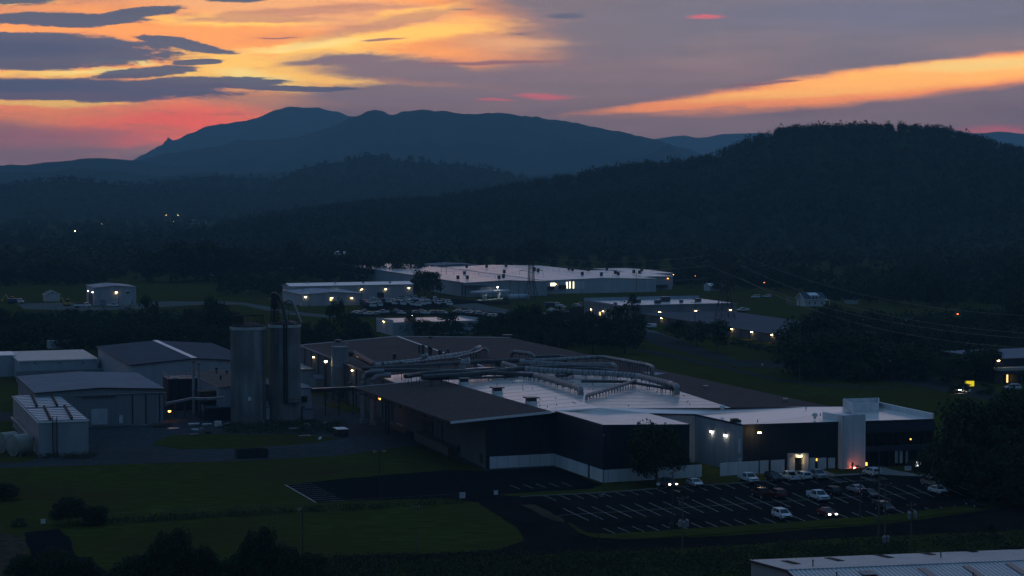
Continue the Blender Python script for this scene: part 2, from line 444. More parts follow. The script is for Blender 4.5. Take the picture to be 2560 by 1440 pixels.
# base: mauve evening haze, cooler to the right and up
base = mixc(mrange(U, -300, 2700), lin(150, 120, 114), lin(118, 112, 120))
base = mixc(mth('MULTIPLY', mrange(V, 40, 330), .8), base, lin(150, 112, 108))
base = mixc(mth('MULTIPLY', mrange(V, 330, 420), .5), base, lin(150, 100, 108))
base = mixc(mth('MULTIPLY', mrange(NB, .42, .66), .42), base, lin(170, 132, 120))
base = mixc(mth('MULTIPLY', mrange(NS, .5, .68), .22), base, lin(120, 106, 120))
base = mixc(mask([(2200, 40, 800, 90, 0)], 0, .9, .25, NB), base, lin(120, 114, 128))
# wide orange light left of centre
col = mixc(mask([(560, 120, 1050, 175, 0), (980, 60, 430, 110, 0)], 0.02, .55, .30, NB), base, hot(240, 156, 84, 1.35))
col = mixc(mth('MULTIPLY', mask([(820, 40, 620, 60, 4), (1300, 110, 260, 34, 0, .6)], 0, .6, .3, NB), .7), col, hot(238, 178, 124, 1.2))
# low salmon glow where the sun went down
col = mixc(mask([(250, 285, 640, 75, 3)], 0.0, .7, .25, NB), col, hot(244, 140, 82, 1.5))
col = mixc(mask([(420, 318, 330, 62, -4)], 0.0, .75, .22, NF), col, hot(255, 104, 66, 1.5))
col = mixc(mth('MULTIPLY', mask([(150, 345, 420, 34, 0)], 0, .8, .2, NB), .8), col, lin(196, 112, 108))
# yellow gaps
col = mixc(mask([(640, 175, 300, 62, 8), (540, 190, 260, 34, 0), (960, 100, 420, 34, -6), (820, 150, 260, 40, 0), (150, 192, 250, 18, 0),
                 (80, 22, 130, 10, 0), (560, 60, 330, 22, 0), (1040, 40, 200, 26, -10), (120, 268, 300, 14, 0), (880, 200, 160, 24, 10)], .02, .62, .34, NF), col, hot(255, 200, 96, 1.3))
col = mixc(mask([(640, 195, 170, 26, 6), (300, 190, 260, 10, 0), (300, 166, 120, 9, 0), (760, 120, 240, 14, -4)], .05, .7, .3, NF), col, hot(255, 226, 136, 1.25))
# right-hand gap: a wedge thick to the right
col = mixc(mask([(2250, 212, 740, 50, -6), (1900, 250, 540, 20, -4), (2520, 175, 360, 42, -5)], .0, .5, .24, NF, UVs), col, hot(246, 150, 84, 1.55))
col = mixc(mask([(2330, 196, 560, 42, -5), (2050, 232, 420, 20, -4)], .0, .55, .22, NF, UVs), col, hot(255, 186, 98, 1.5))
col = mixc(mask([(2450, 170, 300, 22, -3)], .0, .7, .2, NF, UVs), col, hot(253, 212, 126, 1.25))
WS = nz(UV0, 300, 34, 8, .68, 11.3, tilt=.05)
col = mixc(mth('MULTIPLY', mth('MULTIPLY', mrange(WS, .5, .72), mrange(U, 1500, 700)), .55), col, lin(206, 132, 98))
col = mixc(mth('MULTIPLY', mth('MULTIPLY', mrange(nz(UV0, 180, 26, 9, .7, 21.0, tilt=-.04), .54, .74), mrange(U, 1300, 500)), .5), col, lin(150, 108, 108))
# mauve banks lying over the orange
col = mixc(mask([(1060, 180, 460, 46, 4), (860, 152, 220, 18, -4), (1450, 190, 600, 50, 0), (1000, 236, 420, 40, 0)], .05, .6, .28, NF), col, lin(144, 116, 114))
col = mixc(mth('MULTIPLY', mask([(740, 42, 420, 16, -4), (980, 62, 330, 26, -12), (640, 56, 300, 10, 0)], 0, .6, .3, NF), .75), col, lin(204, 138, 108))
col = mixc(mth('MULTIPLY', mask([(1230, 156, 240, 6, -1), (960, 104, 80, 4, -4), (690, 100, 80, 2.5, 0), (1960, 207, 60, 4, -2), (1880, 214, 90, 6, -3)], 0, .6, .22, NF, UVs), .85), col, lin(150, 98, 104))
# dark slate clouds
dk = mask([(110, 134, 430, 46, 1), (450, 116, 160, 14, 8), (180, 62, 240, 22, 0), (340, 44, 140, 17, -7), (130, 232, 520, 33, 0), (480, 214, 290, 19, -2), (740, 222, 200, 8, 0),
           (380, 186, 170, 16, -6), (500, 160, 80, 9, -4), (60, 10, 120, 22, 0), (610, 2, 96, 16, 0), (60, 170, 160, 16, 3)], .04, .26, .80, NC, UVs)
col = mixc(mth('MULTIPLY', dk, .95), col, mixc(mrange(V, 60, 260), lin(76, 88, 106), lin(92, 86, 104)))
core = mask([(0, 130, 360, 34, 0), (60, 222, 300, 22, 0)], .0, .6, .3, NF, UVs)
col = mixc(mth('MULTIPLY', core, .7), col, lin(80, 80, 100))
col = mixc(mth('MULTIPLY', mask([(1422, 42, 72, 11, 0), (1300, 86, 46, 5, 0, .6), (1165, 26, 60, 4, 0, .6)], 0, .7, .12, NF, UVs), .8), col, lin(94, 94, 110))
# small red wisps
col = mixc(mth('MULTIPLY', mask([(1760, 48, 66, 7, 0), (1355, 240, 90, 10, 2), (2470, 330, 150, 22, 0, .7), (1240, 250, 60, 5, 0)], 0, .7, .35, NF, UVs), .75), col, lin(236, 104, 108))
tex = mth('MULTIPLY_ADD', NS, .22, mth('MULTIPLY_ADD', NF, .20, mth('MULTIPLY_ADD', NB, .14, .72)))
cg = nd.new('ShaderNodeVectorMath'); cg.operation = 'SCALE'; lk.new(col, cg.inputs[0]); lk.new(tex, cg.inputs['Scale']); col = cg.outputs['Vector']
# ---- the rest of the dome (never in frame): dim blue dusk, lighter towards the west; Sky Texture gives its gradient
sky = nd.new('ShaderNodeTexSky'); sky.sky_type = 'NISHITA'; sky.sun_disc = False
sky.sun_elevation = math.radians(0.4); sky.sun_rotation = math.radians(-12); sky.air_density = 1.2; sky.dust_density = 2.0
skm = nd.new('ShaderNodeMix'); skm.data_type = 'RGBA'; skm.blend_type = 'MULTIPLY'; skm.inputs['Factor'].default_value = 1
lk.new(sky.outputs['Color'], skm.inputs['A']); skm.inputs['B'].default_value = (.008, .016, .026, 1)
west = mrange(dy, -.6, 1.0)
dome = mixc(west, (.052, .128, .258, 1), (.090, .200, .385, 1))
dome = mixc(mth('MULTIPLY', mrange(nz(tc.outputs['Generated'], .8, .5, 5, .6, 2.0), .4, .65), .3), dome, (.13, .21, .34, 1))
add = nd.new('ShaderNodeMix'); add.data_type = 'RGBA'; add.blend_type = 'ADD'; add.inputs['Factor'].default_value = 1
lk.new(dome, add.inputs['A']); lk.new(skm.outputs['Result'], add.inputs['B'])
low = mixc(mrange(dy, -.2, .9), (.040, .066, .105, 1), col)
# air between here and the sky dims the low sky; the glow itself is that much stronger
gain = mrange(el, .0, .10, SKY_GAIN_LOW, SKY_GAIN_HIGH, sm=False)
lowg = nd.new('ShaderNodeVectorMath'); lowg.operation = 'SCALE'; lk.new(low, lowg.inputs[0]); lk.new(gain, lowg.inputs['Scale'])
mid = mixc(mrange(dy, .1, .95), (.045, .085, .14, 1), mixc(mrange(el, .1, .5), (.52, .45, .54, 1), (.16, .20, .30, 1)))
full = mixc(mrange(el, .085, .16), lowg.outputs['Vector'], mid)
full = mixc(mrange(el, .22, .75), full, add.outputs['Result'])
full = mixc(mrange(el, -.05, 0.0), (.02, .024, .02, 1), full)
bg = nd.new('ShaderNodeBackground'); wo = nd.new('ShaderNodeOutputWorld')
lk.new(full, bg.inputs['Color']); bg.inputs['Strength'].default_value = 1.0
lk.new(bg.outputs[0], wo.inputs['Surface'])
wd.cycles.sampling_method = 'MANUAL'; wd.cycles.sample_map_resolution = 1024
# the sun has just set behind the left mountain: only a trace of direct light is left
sd = bpy.data.lights.new('sun', 'SUN'); sd.energy = .03; sd.angle = math.radians(10); sd.color = (1, .55, .3)
so = bpy.data.objects.new('sun', sd); COL.objects.link(so); so.location = (-900, 4000, 900)
so.rotation_euler = (math.radians(88), 0, math.radians(180 + 12))
HAZE = 1.0e-4
# ================================================================ ground sheet, roads, yards
def sheet(name, m, pts, z, rag=1.0):
    q = [P(x, y, 0) for x, y in pts]; out = []
    for a, b in zip(q, q[1:] + q[:1]):                      # ragged verges, not ruled edges
        L = (b - a).length; n = max(1, int(L / (2.5 if L < 160 else 8))); d = (b - a) / max(L, 1e-6); s = Vector((-d.y, d.x, 0))
        for k in range(n):
            p = a + (b - a) * k / n
            if k: p = p + s * (mnoise.noise(p * .35) * .35 + mnoise.noise(p * .09) * .5) * min(1, rag)
            out.append(p + Z * z)
    mb = MB(); mb.poly(out); return structure(mb, name, m)
mb = MB()
for y0, y1, n in ((150, 800, 14), (800, 2600, 10), (2600, 22000, 6)):
    for k in range(n):
        a, b = y0 + (y1 - y0) * k / n, y0 + (y1 - y0) * (k + 1) / n
        for j in range(-8, 8): mb.quad((j * b * .12, a, 0), ((j + 1) * b * .12, a, 0), ((j + 1) * b * .12, b, 0), (j * b * .12, b, 0))
structure(mb, 'ground', 'grass')
mb = MB(); mb.quad((-900, -2000, -.01), (900, -2000, -.01), (900, 150, -.01), (-900, 150, -.01)); structure(mb, 'field', 'grass')

sheet('yard', 'gravel', [(-80, 1172), (230, 1163), (600, 1152), (860, 1138), (1045, 1112), (1215, 1178), (1390, 1170), (1385, 1090), (1180, 1040), (960, 985), (800, 990), (560, 985), (240, 1010), (-80, 1040)], .02)
sheet('lawn', 'grass', [(380, 1112), (420, 1090), (520, 1084), (600, 1086), (740, 1086), (850, 1096), (790, 1108), (600, 1122), (450, 1124)], .04)
sheet('lawn', 'grass', [(-80, 1060), (30, 1052), (98, 1146), (60, 1156), (-80, 1160)], .04)
sheet('lawn', 'grass', [(800, 1012), (890, 1000), (940, 1012), (930, 1030), (880, 1034), (830, 1022)], .04)
sheet('road', 'asphalt', [(1190, 1244), (1330, 1238), (1400, 1290), (1445, 1330), (1560, 1350), (1800, 1340), (2200, 1312), (2420, 1282), (2640, 1246), (2640, 1322), (2300, 1337), (2090, 1346), (1870, 1362), (1500, 1380), (1200, 1392), (840, 1402), (840, 1390), (1080, 1385), (1240, 1375), (1310, 1352), (1290, 1318), (1200, 1262)], .03)
sheet('parking_lot', 'asphalt_dark', [(712, 1212), (960, 1188), (1110, 1176), (1215, 1178), (1389, 1168), (1508, 1212), (1480, 1222), (1240, 1236), (1330, 1246), (1190, 1256), (1120, 1246), (860, 1252), (792, 1258)], .05)
sheet('parking_lot', 'asphalt', [(1300, 1243), (1500, 1234), (1700, 1219), (1900, 1206), (2070, 1190), (2160, 1184), (2230, 1190), (2400, 1184), (2600, 1190), (2640, 1236), (2420, 1274), (2200, 1302), (1900, 1322), (1560, 1346), (1480, 1338), (1440, 1316), (1400, 1292)], .07)
sheet('lawn', 'grass', [(1440, 1331), (1530, 1336), (1900, 1311), (2200, 1291), (2420, 1264), (2560, 1246), (2460, 1274), (2200, 1308), (1800, 1336), (1560, 1350), (1480, 1345)], .11)
sheet('dirt', 'dirt', [(-80, 1330), (20, 1334), (66, 1348), (70, 1400), (30, 1450), (-80, 1460)], .03)
sheet('driveway', 'asphalt_dark', [(62, 1332), (150, 1322), (175, 1350), (190, 1388), (260, 1425), (300, 1460), (120, 1460), (80, 1400)], .035)
sheet('dirt', 'dirt', [(1300, 1262), (1370, 1262), (1400, 1288), (1412, 1306), (1380, 1300), (1340, 1280)], .045)
sheet('pavement', 'pavement', [(1960, 1180), (2060, 1178), (2090, 1189), (2170, 1182), (2165, 1170), (2200, 1167), (2250, 1180), (2300, 1188), (2430, 1183), (2430, 1187), (2300, 1193), (2235, 1190), (2170, 1187), (2080, 1193), (2050, 1186), (1960, 1184)], .17)
# mid-distance roads and yards
sheet('road', 'pale_gravel', [(40, 759), (140, 757), (216, 757), (236, 768), (420, 753), (480, 754), (560, 754), (612, 757), (668, 766), (730, 778), (840, 790), (840, 796), (720, 786), (650, 773), (600, 762), (480, 763), (420, 767), (340, 773), (200, 777), (60, 773)], .04)
sheet('yard', 'asphalt', [(900, 775), (905, 764), (1035, 747), (1100, 744), (1200, 752), (1275, 756), (1270, 762), (1170, 762), (1110, 770), (1000, 777)], .04)
sheet('road', 'pale_gravel', [(1105, 764), (1190, 758), (1240, 768), (1320, 784), (1400, 796), (1520, 808), (1620, 822), (1700, 850), (1690, 858), (1600, 832), (1500, 816), (1380, 804), (1280, 788), (1200, 776)], .045)
sheet('yard', 'asphalt', [(880, 794), (890, 783), (1000, 778), (1250, 782), (1300, 794), (1250, 800), (1160, 788), (950, 790)], .05)
sheet('yard', 'asphalt', [(1365, 800), (1390, 775), (1470, 768), (1480, 780), (1440, 800)], .05)
sheet('road', 'road_grey', [(1600, 828), (1650, 834), (1740, 866), (1840, 900), (1950, 905), (1950, 920), (1840, 917), (1740, 888), (1640, 862), (1590, 842)], .06)
sheet('path', 'road_grey', [(1590, 872), (1640, 878), (1740, 899), (1840, 922), (1940, 945), (2060, 962), (2240, 968), (2240, 972), (2060, 967), (1930, 950), (1830, 927), (1730, 904), (1590, 878)], .05)
sheet('road', 'road_grey', [(1950, 905), (2080, 930), (2270, 933), (2400, 960), (2600, 1008), (2600, 1024), (2380, 984), (2240, 955), (2070, 944), (1950, 920)], .055)
sheet('field', 'pale_gravel', [(2100, 742), (2130, 738), (2150, 742), (2145, 760), (2115, 760)], .03)
sheet('water', 'asphalt', [(230, 588), (420, 582), (640, 582), (640, 588), (430, 590), (300, 592)], .05)

# painted stall lines: rows measured along the lot
mb = MB()
def stripe(x0, y0, x1, y1, w=.13, z=.085): 
    p, q = P(x0, y0) + Z * z, P(x1, y1) + Z * z; d = (q - p).normalized(); s = Vector((-d.y, d.x, 0)) * w / 2
    mb.quad(p - s, q - s, q + s, p + s) if (q - p).cross(s).z > 0 else mb.quad(p + s, q + s, q - s, p - s)
for i in range(20):
    x, y = 1360 + 34.4 * i, 1239.5 - 2.3 * i; stripe(x, y, x + 31, y + 13.3)
for i in range(28):
    x, y = 1407.6 + 35.8 * i, 1272 - 2.42 * i; stripe(x, y, x + 64 + i * .25, y + 30.3)
stripe(1398, 1289.5, 2330, 1231, .12)
for i in range(25):
    x, y = 1508 + 36.5 * i, 1322 - 2.38 * i; stripe(x, y, x + 30, y + 12.8)
for k in range(8): stripe(2066 + 4.6 * k, 1193.5 + 1.9 * k, 2082 + 5.4 * k, 1192.2 + 1.9 * k)
stripe(2064, 1193, 2102, 1208); stripe(2080, 1207.5, 2190, 1200)
for x, y in ((2110, 1196), (2150, 1192), (2190, 1190)): stripe(x, y, x + 28, y + 10)
for k in range(6): stripe(2150 + 6 * k, 1195 + 2.0 * k, 2168 + 6.5 * k, 1193.5 + 2 * k)
structure(mb, 'parking_markings', 'line_paint')
mb = MB()
for k, x in enumerate((1275.5, 1308.5, 1340, 1373, 1405)): stripe(x, 1213.6 - 1.7 * k, x + 24, 1223 - 1.7 * k, z=.065)
stripe(712, 1212, 791, 1257.5, .28, z=.065)
for k in range(10): stripe(718 + 8.1 * k, 1213 + 4.7 * k, 780 + 8.8 * k, 1209.5 + 4.6 * k, z=.066)
structure(mb, 'parking_markings', 'line_paint')
# raised kerb along the front of the lot
mb = MB()
kp = [(1300, 1243), (1500, 1233), (1700, 1218), (1900, 1205), (2060, 1189)]
for a, b in zip(kp, kp[1:]): mb.bar(P(*a) + Z * .1, P(*b) + Z * .1, .18, .2)
structure(mb, 'kerb', 'pavement')

# ================================================================ hills: each a real ridge with its own distance
def interp(pts, x):
    for (a, b), (c, d) in zip(pts, pts[1:]):
        if a <= x <= c:
            t = (x - a) / (c - a); t = t * t * (3 - 2 * t) * .5 + t * .5; return b + (d - b) * t
    return pts[0][1] if x < pts[0][0] else pts[-1][1]
def hill(name, pts, dist, front, back, amp, m='hill_wood', step=14, rows=26, fl=1.0, rough=1.0, seed=0, fdist=None):
    """ridge line seen at photo points pts, standing dist metres off; slopes front metres towards us, back metres behind"""
    xs = np.arange(pts[0][0], pts[-1][0] + step, step); verts = []; nx = len(xs); hf = {}
    tt = [-1 + 2 * k / rows for k in range(rows + 1)]
    for t in tt:
        for x in xs:
            dc = dist if fdist is None else fdist(x)
            crest = max(2.0, CH + (HZ - interp(pts, x)) / F * dc)
            yy = dc + (front * t if t < 0 else back * t)
            xx = (x - 1280) / F * dc * (1 + .25 * (yy - dc) / dc)
            u = abs(t); prof = (1 - u) ** fl * (1 - u * u) ** .3 if u < 1 else 0
            n = mnoise.fractal(Vector((xx / 420 + seed, yy / 420, seed)), 1.0, 2.1, 5)
            g = abs(mnoise.noise(Vector((xx / 230 + seed * 3, yy / 700, 0)))) 
            z = crest * prof + amp * (n * .9 - g * 1.1 * rough) * min(1, 5 * u) * (1 - u) ** .5 - (6 if u > .97 else 0)
            if u < .02: z += min(7, amp * .06) * (mnoise.noise(Vector((xx / 70, seed, 0))) + .7 * mnoise.noise(Vector((xx / 28, seed, 5))))
            verts.append((xx, yy, z))
    faces = []
    for r in range(rows):
        for c in range(nx - 1): a = r * nx + c; faces.append((a, a + 1, a + nx + 1, a + nx))
    me = bpy.data.meshes.new(name); me.from_pydata(verts, [], faces); me.materials.append(MATS[m]); me.polygons.foreach_set('use_smooth', [True] * len(faces))
    o = bpy.data.objects.new(name, me); COL.objects.link(o); tag(o, kind='structure')
    return np.array(verts).reshape(rows + 1, nx, 3)
HILLS = {}
hill('mountain', [(1500, 372), (1640, 347), (1700, 338), (1750, 346), (1800, 337), (1860, 333), (1900, 333), (2000, 345), (2200, 330), (2380, 326), (2440, 335), (2500, 329), (2560, 335), (2700, 340)], 16000, 2600, 300, 100, seed=9, step=30)
hill('mountain', [(180, 440), (330, 402), (362, 386), (400, 365), (440, 350), (478, 334), (520, 316), (560, 310), (600, 305), (640, 297), (690, 276), (725, 267), (760, 270), (795, 270), (840, 280), (885, 292), (960, 312), (1100, 345), (1300, 390), (1500, 430)], 14000, 2800, 500, 150, seed=1, step=8)
hill('mountain', [(200, 440), (340, 402), (420, 385), (500, 372), (640, 352), (740, 344), (830, 318), (885, 293), (938, 274), (985, 287), (1010, 280), (1060, 275), (1105, 278), (1160, 286), (1250, 283), (1330, 293), (1400, 301), (1450, 311), (1550, 330), (1620, 345), (1700, 368), (1760, 386), (1900, 430)], 9800, 2600, 700, 130, seed=2, step=7)
hill('hill', [(-300, 420), (0, 414), (60, 412), (160, 403), (220, 396), (280, 396), (335, 402), (400, 412), (520, 425), (650, 440), (800, 450)], 8200, 1500, 500, 50, seed=3, step=8)
hill('hill', [(-300, 436), (0, 431), (130, 430), (170, 424), (215, 422), (300, 428), (360, 438), (420, 440), (500, 431), (600, 436), (700, 430), (750, 424), (900, 432), (1100, 440), (1250, 436), (1330, 438), (1400, 432), (1470, 430), (1600, 450)], 6600, 1300, 400, 44, seed=4, step=8)
HILLS['centre'] = hill('hill', [(300, 470), (430, 452), (520, 441), (600, 445), (640, 443), (690, 450), (720, 438), (760, 419), (800, 411), (865, 405), (880, 395), (930, 388), (975, 394), (990, 402), (1030, 405), (1100, 409), (1150, 412), (1220, 422), (1260, 435), (1300, 445), (1400, 462), (1600, 500)], 4500, 1100, 500, 36, seed=5)
HILLS['left'] = hill('hill', [(-400, 470), (-200, 462), (0, 462), (60, 464), (110, 454), (150, 451), (220, 455), (300, 462), (420, 474), (560, 480), (700, 490), (850, 500)], 4000, 800, 400, 22, seed=6)
R6 = [(560, 567), (760, 537), (960, 515), (1100, 505), (1200, 487), (1300, 471), (1400, 457), (1450, 447), (1500, 437), (1560, 425), (1620, 420), (1700, 417), (1740, 410), (1780, 397), (1830, 381), (1870, 363), (1920, 343), (1980, 333), (2060, 329), (2180, 325), (2280, 330), (2360, 338), (2420, 352), (2500, 374), (2560, 387), (2700, 417), (2900, 447)]
HILLS['right'] = hill('hill', R6, 2300, 760, 500, 22, seed=7, rows=34, fl=.85, fdist=lambda x: 2350 - .12 * max(0, x - 1400))

# ================================================================ haze: even, pale air round the whole scene
hm = bpy.data.materials.new('haze'); hm.use_nodes = True; t = hm.node_tree
for n in list(t.nodes): t.nodes.remove(n)
ho = t.nodes.new('ShaderNodeOutputMaterial'); pv = t.nodes.new('ShaderNodeVolumePrincipled')
pv.inputs['Color'].default_value = (.42, .80, 1.0, 1); pv.inputs['Density'].default_value = HAZE; pv.inputs['Anisotropy'].default_value = 0.1
t.links.new(pv.outputs[0], ho.inputs['Volume'])
mb = MB(); mb.box((0, 8180, 319), 12000, 17000, 640)
hz = mb.build('haze', [hm]); tag(hz, 'thin blue evening haze filling the valley', 'haze', kind='stuff')
# ================================================================ trees: trunk with limbs + crown of leaf clumps
def crown_mesh(name, n, leaf, seed, shape='round', m='leaf', lo=.22, clumps=22):
    """crown of height 1 (from lo to 1) and width 1: many leaf-sized quads gathered in uneven clumps"""
    g = np.random.default_rng(seed)
    cs = []
    for k in range(clumps):
        u = g.random(); th = g.random() * 2 * math.pi
        zz = lo + (1 - lo) * (.12 + .8 * u)
        h = (zz - lo) / (1 - lo)
        if shape == 'round': rad = .5 * math.sqrt(max(.02, 1 - (2 * h - .92) ** 2)) 
        elif shape == 'cone': rad = .5 * (1 - h) + .04
        elif shape == 'wide': rad = .5 * (1 - max(0, h - .45) * 1.25) * (.75 + .25 * min(1, h * 5))
        else: rad = .5 * (.55 + .45 * math.sin(math.pi * min(1, h + .2)))
        rr = rad * (.35 + .62 * g.random() ** .6)
        s = (.10 + .11 * g.random()) * (1.15 if shape != 'cone' else .75)
        cs.append((rr * math.cos(th), rr * math.sin(th), zz, s))
    cs = np.array(cs)
    idx = g.integers(0, len(cs), n); c = cs[idx]
    d = g.normal(size=(n, 3)); d /= np.linalg.norm(d, axis=1)[:, None]
    r = (g.random(n) ** .42)[:, None] * c[:, 3:4] * np.array([1.15, 1.15, .8])
    pos = c[:, :3] + d * r
    st = g.random(n) < .05                                   # stray leaves break the outline
    pos[st] += d[st] * .05
    a = g.normal(size=(n, 3)); a /= np.linalg.norm(a, axis=1)[:, None]
    b = np.cross(a, d + .4 * g.normal(size=(n, 3))); b /= np.linalg.norm(b, axis=1)[:, None] + 1e-9
    s = (leaf * (.6 + .8 * g.random(n)))[:, None]
    v = np.stack([pos - a * s - b * s * .6, pos + a * s - b * s * .6, pos + a * s * .7 + b * s * .6, pos - a * s * .7 + b * s * .6], 1).reshape(-1, 3)
    me = bpy.data.meshes.new(name)
    me.vertices.add(4 * n); me.vertices.foreach_set('co', v.ravel()); me.loops.add(4 * n); me.loops.foreach_set('vertex_index', np.arange(4 * n))
    me.polygons.add(n); me.polygons.foreach_set('loop_start', np.arange(0, 4 * n, 4)); me.polygons.foreach_set('loop_total', np.full(n, 4))
    me.update(); me.validate(); me.materials.append(MATS[m]); return me
def trunk_mesh(seed, top=.75, w=.03):
    r = random.Random(seed); mb = MB()
    pts = [Vector((0, 0, -.02))]; 
    for k in range(1, 5): pts.append(Vector((r.uniform(-.015, .015) * k, r.uniform(-.015, .015) * k, top * k / 4)))
    mb.tube(pts, w, 7, r2=w * .3)
    for k in range(7):
        z = .2 + .07 * k; a = k * 2.4 + r.random(); p = Vector((0, 0, z)); L = .3 - .02 * k
        q = p + Vector((math.cos(a) * L * .55, math.sin(a) * L * .55, .1)); e = q + Vector((math.cos(a) * L * .5, math.sin(a) * L * .5, .08))
        mb.tube([p, q, e], w * .42, 5, r2=w * .12)
    me = bpy.data.meshes.new('trunk'); me.from_pydata(mb.v, [], mb.f); me.materials.append(MATS['bark']); me.polygons.foreach_set('use_smooth', [True] * len(me.polygons)); return me
CR = {
 'round': [crown_mesh('crown', 1700, .030, 100 + k, 'round', lo=.16, clumps=26) for k in range(4)],
 'wide': [crown_mesh('crown', 1500, .032, 200 + k, 'wide', lo=.0) for k in range(3)],
 'tall': [crown_mesh('crown', 1300, .030, 300 + k, 'tall', lo=.02) for k in range(3)],
 'cone': [crown_mesh('crown', 1500, .026, 400 + k, 'cone', lo=.06, clumps=34) for k in range(2)],
 'shrub': [crown_mesh('crown', 1100, .036, 500 + k, 'round', lo=.0, clumps=18) for k in range(3)],
 'fine': [crown_mesh('crown', 12000, .019, 600 + k, 'round', lo=.15, clumps=46) for k in range(3)],
 'finewide': [crown_mesh('crown', 12000, .019, 650 + k, 'wide', lo=.1, clumps=46) for k in range(2)],
 'far': [crown_mesh('crown', 420, .05, 700 + k, 'round', m='leaf_far', clumps=16) for k in range(4)],
}
TR = [trunk_mesh(k) for k in range(3)]
NT = 0
def tree(px, py, h, w, kind, label, group=None, name='tree', cat='tree', z=0.0, trunk=True):
    """a tree whose foot stands on the ground at photo pixel px,py; h, w in metres"""
    global NT
    p = P(px, py) if py else Vector(px)
    r = empty(name, (p.x, p.y, z), label, cat, group); r.rotation_euler = (0, 0, rnd.random() * 6.28)
    ms = CR[kind]; c = bpy.data.objects.new('crown' if trunk else 'foliage', ms[NT % len(ms)]); COL.objects.link(c); c.parent = r; c.scale = (w, w, h)
    if trunk:
        t = bpy.data.objects.new('trunk', TR[NT % 3]); COL.objects.link(t); t.parent = r; s = min(w, h * .9); t.scale = (s, s, h)
    else:
        t = bpy.data.objects.new('stem', TR[NT % 3]); COL.objects.link(t); t.parent = r; t.scale = (w * .5, w * .5, h * .6)
    NT += 1
    return r
def top(px, py, ytop, wpx, kind, label, group=None, **k):
    p = P(px, py); s = ppm(p.y); return tree(px, py, zat(ytop, p.y), wpx / s, kind, label, group, **k)
def belt(x0, x1, step, base, tops, kinds, label, group, wj=(.75, 1.15), skip=()):
    x = x0
    while x <= x1:
        xx = x + rnd.uniform(-.35, .35) * step
        bs = rnd.uniform(*base)
        if not any(a <= xx <= b for a, b in skip):
            p = P(xx, bs); s = ppm(p.y); yt = interp(tops, xx) if isinstance(tops, list) else rnd.uniform(*tops)
            h = zat(yt, p.y) * rnd.uniform(.86, 1.08)
            tree(xx, bs, h, h * rnd.uniform(*wj), rnd.choice(kinds), label, group)
        x += step
# --- foreground, bottom edge (roots below the frame)
top(430, 1492, 1326, 112, 'fine', 'tall round tree at bottom left between two lower trees on the frame edge')
top(505, 1486, 1372, 96, 'finewide', 'low spreading tree right of the tall round tree at the bottom edge')
top(340, 1490, 1392, 120, 'finewide', 'low tree left of the tall round tree at the bottom edge')
top(648, 1492, 1322, 96, 'fine', 'tall narrow-topped tree at the bottom edge beside the lawn lamp post')
top(585, 1492, 1392, 100, 'finewide', 'low bushy tree left of the narrow-topped tree at the bottom edge')
top(712, 1488, 1368, 100, 'fine', 'bushy tree right of the narrow-topped tree at the bottom edge')
top(785, 1484, 1386, 90, 'finewide', 'rightmost low tree of the bottom edge clump below the lawn')
top(60, 1480, 1390, 110, 'finewide', 'low tree in the bottom left corner below the dirt patch')
top(140, 1478, 1376, 96, 'fine', 'rounded tree in the bottom left corner beside the dark driveway')
top(205, 1478, 1400, 90, 'finewide', 'small tree at the bottom edge on the right side of the dark driveway')
top(172, 1312, 1246, 80, 'fine', 'larger of two dark shrubs standing at the end of the lawn fence', name='shrub', cat='shrub', trunk=False)
top(240, 1312, 1267, 60, 'fine', 'smaller dark shrub on the right of the pair at the lawn fence', name='shrub', cat='shrub', trunk=False)
top(14, 1250, 1208, 60, 'fine', 'dark shrub at the left frame edge in the lawn', name='shrub', cat='shrub', trunk=False)
top(52, 1316, 1296, 44, 'shrub', 'low dark bush beside the small white sign', name='shrub', cat='shrub', trunk=False)
top(1640, 1213, 1063, 128, 'fine', 'dark tree standing in front of the navy corner of the building')
top(2440, 1246, 1004, 210, 'fine', 'biggest dark tree right of the office building')
top(2540, 1240, 984, 190, 'fine', 'tall dark tree at the right frame edge behind the parking lot')
top(2360, 1206, 1106, 130, 'finewide', 'low spreading tree just right of the lit sign')
top(2425, 1232, 1130, 130, 'finewide', 'low dark tree in front of the biggest tree at the lot corner')
top(2505, 1262, 1126, 150, 'finewide', 'wide dark tree at the right end of the parking lot')
top(2585, 1270, 1110, 150, 'finewide', 'dark tree cut by the right frame edge above the road')
top(2482, 1352, 1310, 44, 'cone', 'small conifer on the grass beside the metal roof building', name='conifer')
# --- belt behind the sheds on the left
LB = 'trees in the belt behind the left sheds'
tl = [(-60, 788), (60, 782), (200, 778), (300, 790), (340, 780), (420, 790), (470, 778), (560, 790), (600, 800)]
belt(-30, 580, 29, (868, 884), [(a, b + 26) for a, b in tl], ['round', 'wide', 'tall'], 'dark leafy tree in the front row of the belt behind the left sheds', LB)
belt(-20, 590, 30, (836, 852), [(a, b + 8) for a, b in tl], ['round', 'wide'], 'dark leafy tree in the back row of the belt behind the left sheds', LB)
belt(-20, 360, 30, (806, 816), (770, 784), ['wide', 'round'], 'low tree along the gravel road edge below the lit garage', LB)
top(374, 852, 740, 66, 'tall', 'tall tree standing above the belt right of the lit garage')
top(515, 850, 746, 78, 'round', 'tall round tree overlapping the pale road left of the silos')
top(556, 852, 762, 70, 'round', 'round tree between the tall belt tree and the left silo')
top(478, 846, 768, 50, 'wide', 'medium tree left of the tall round tree by the pale road')
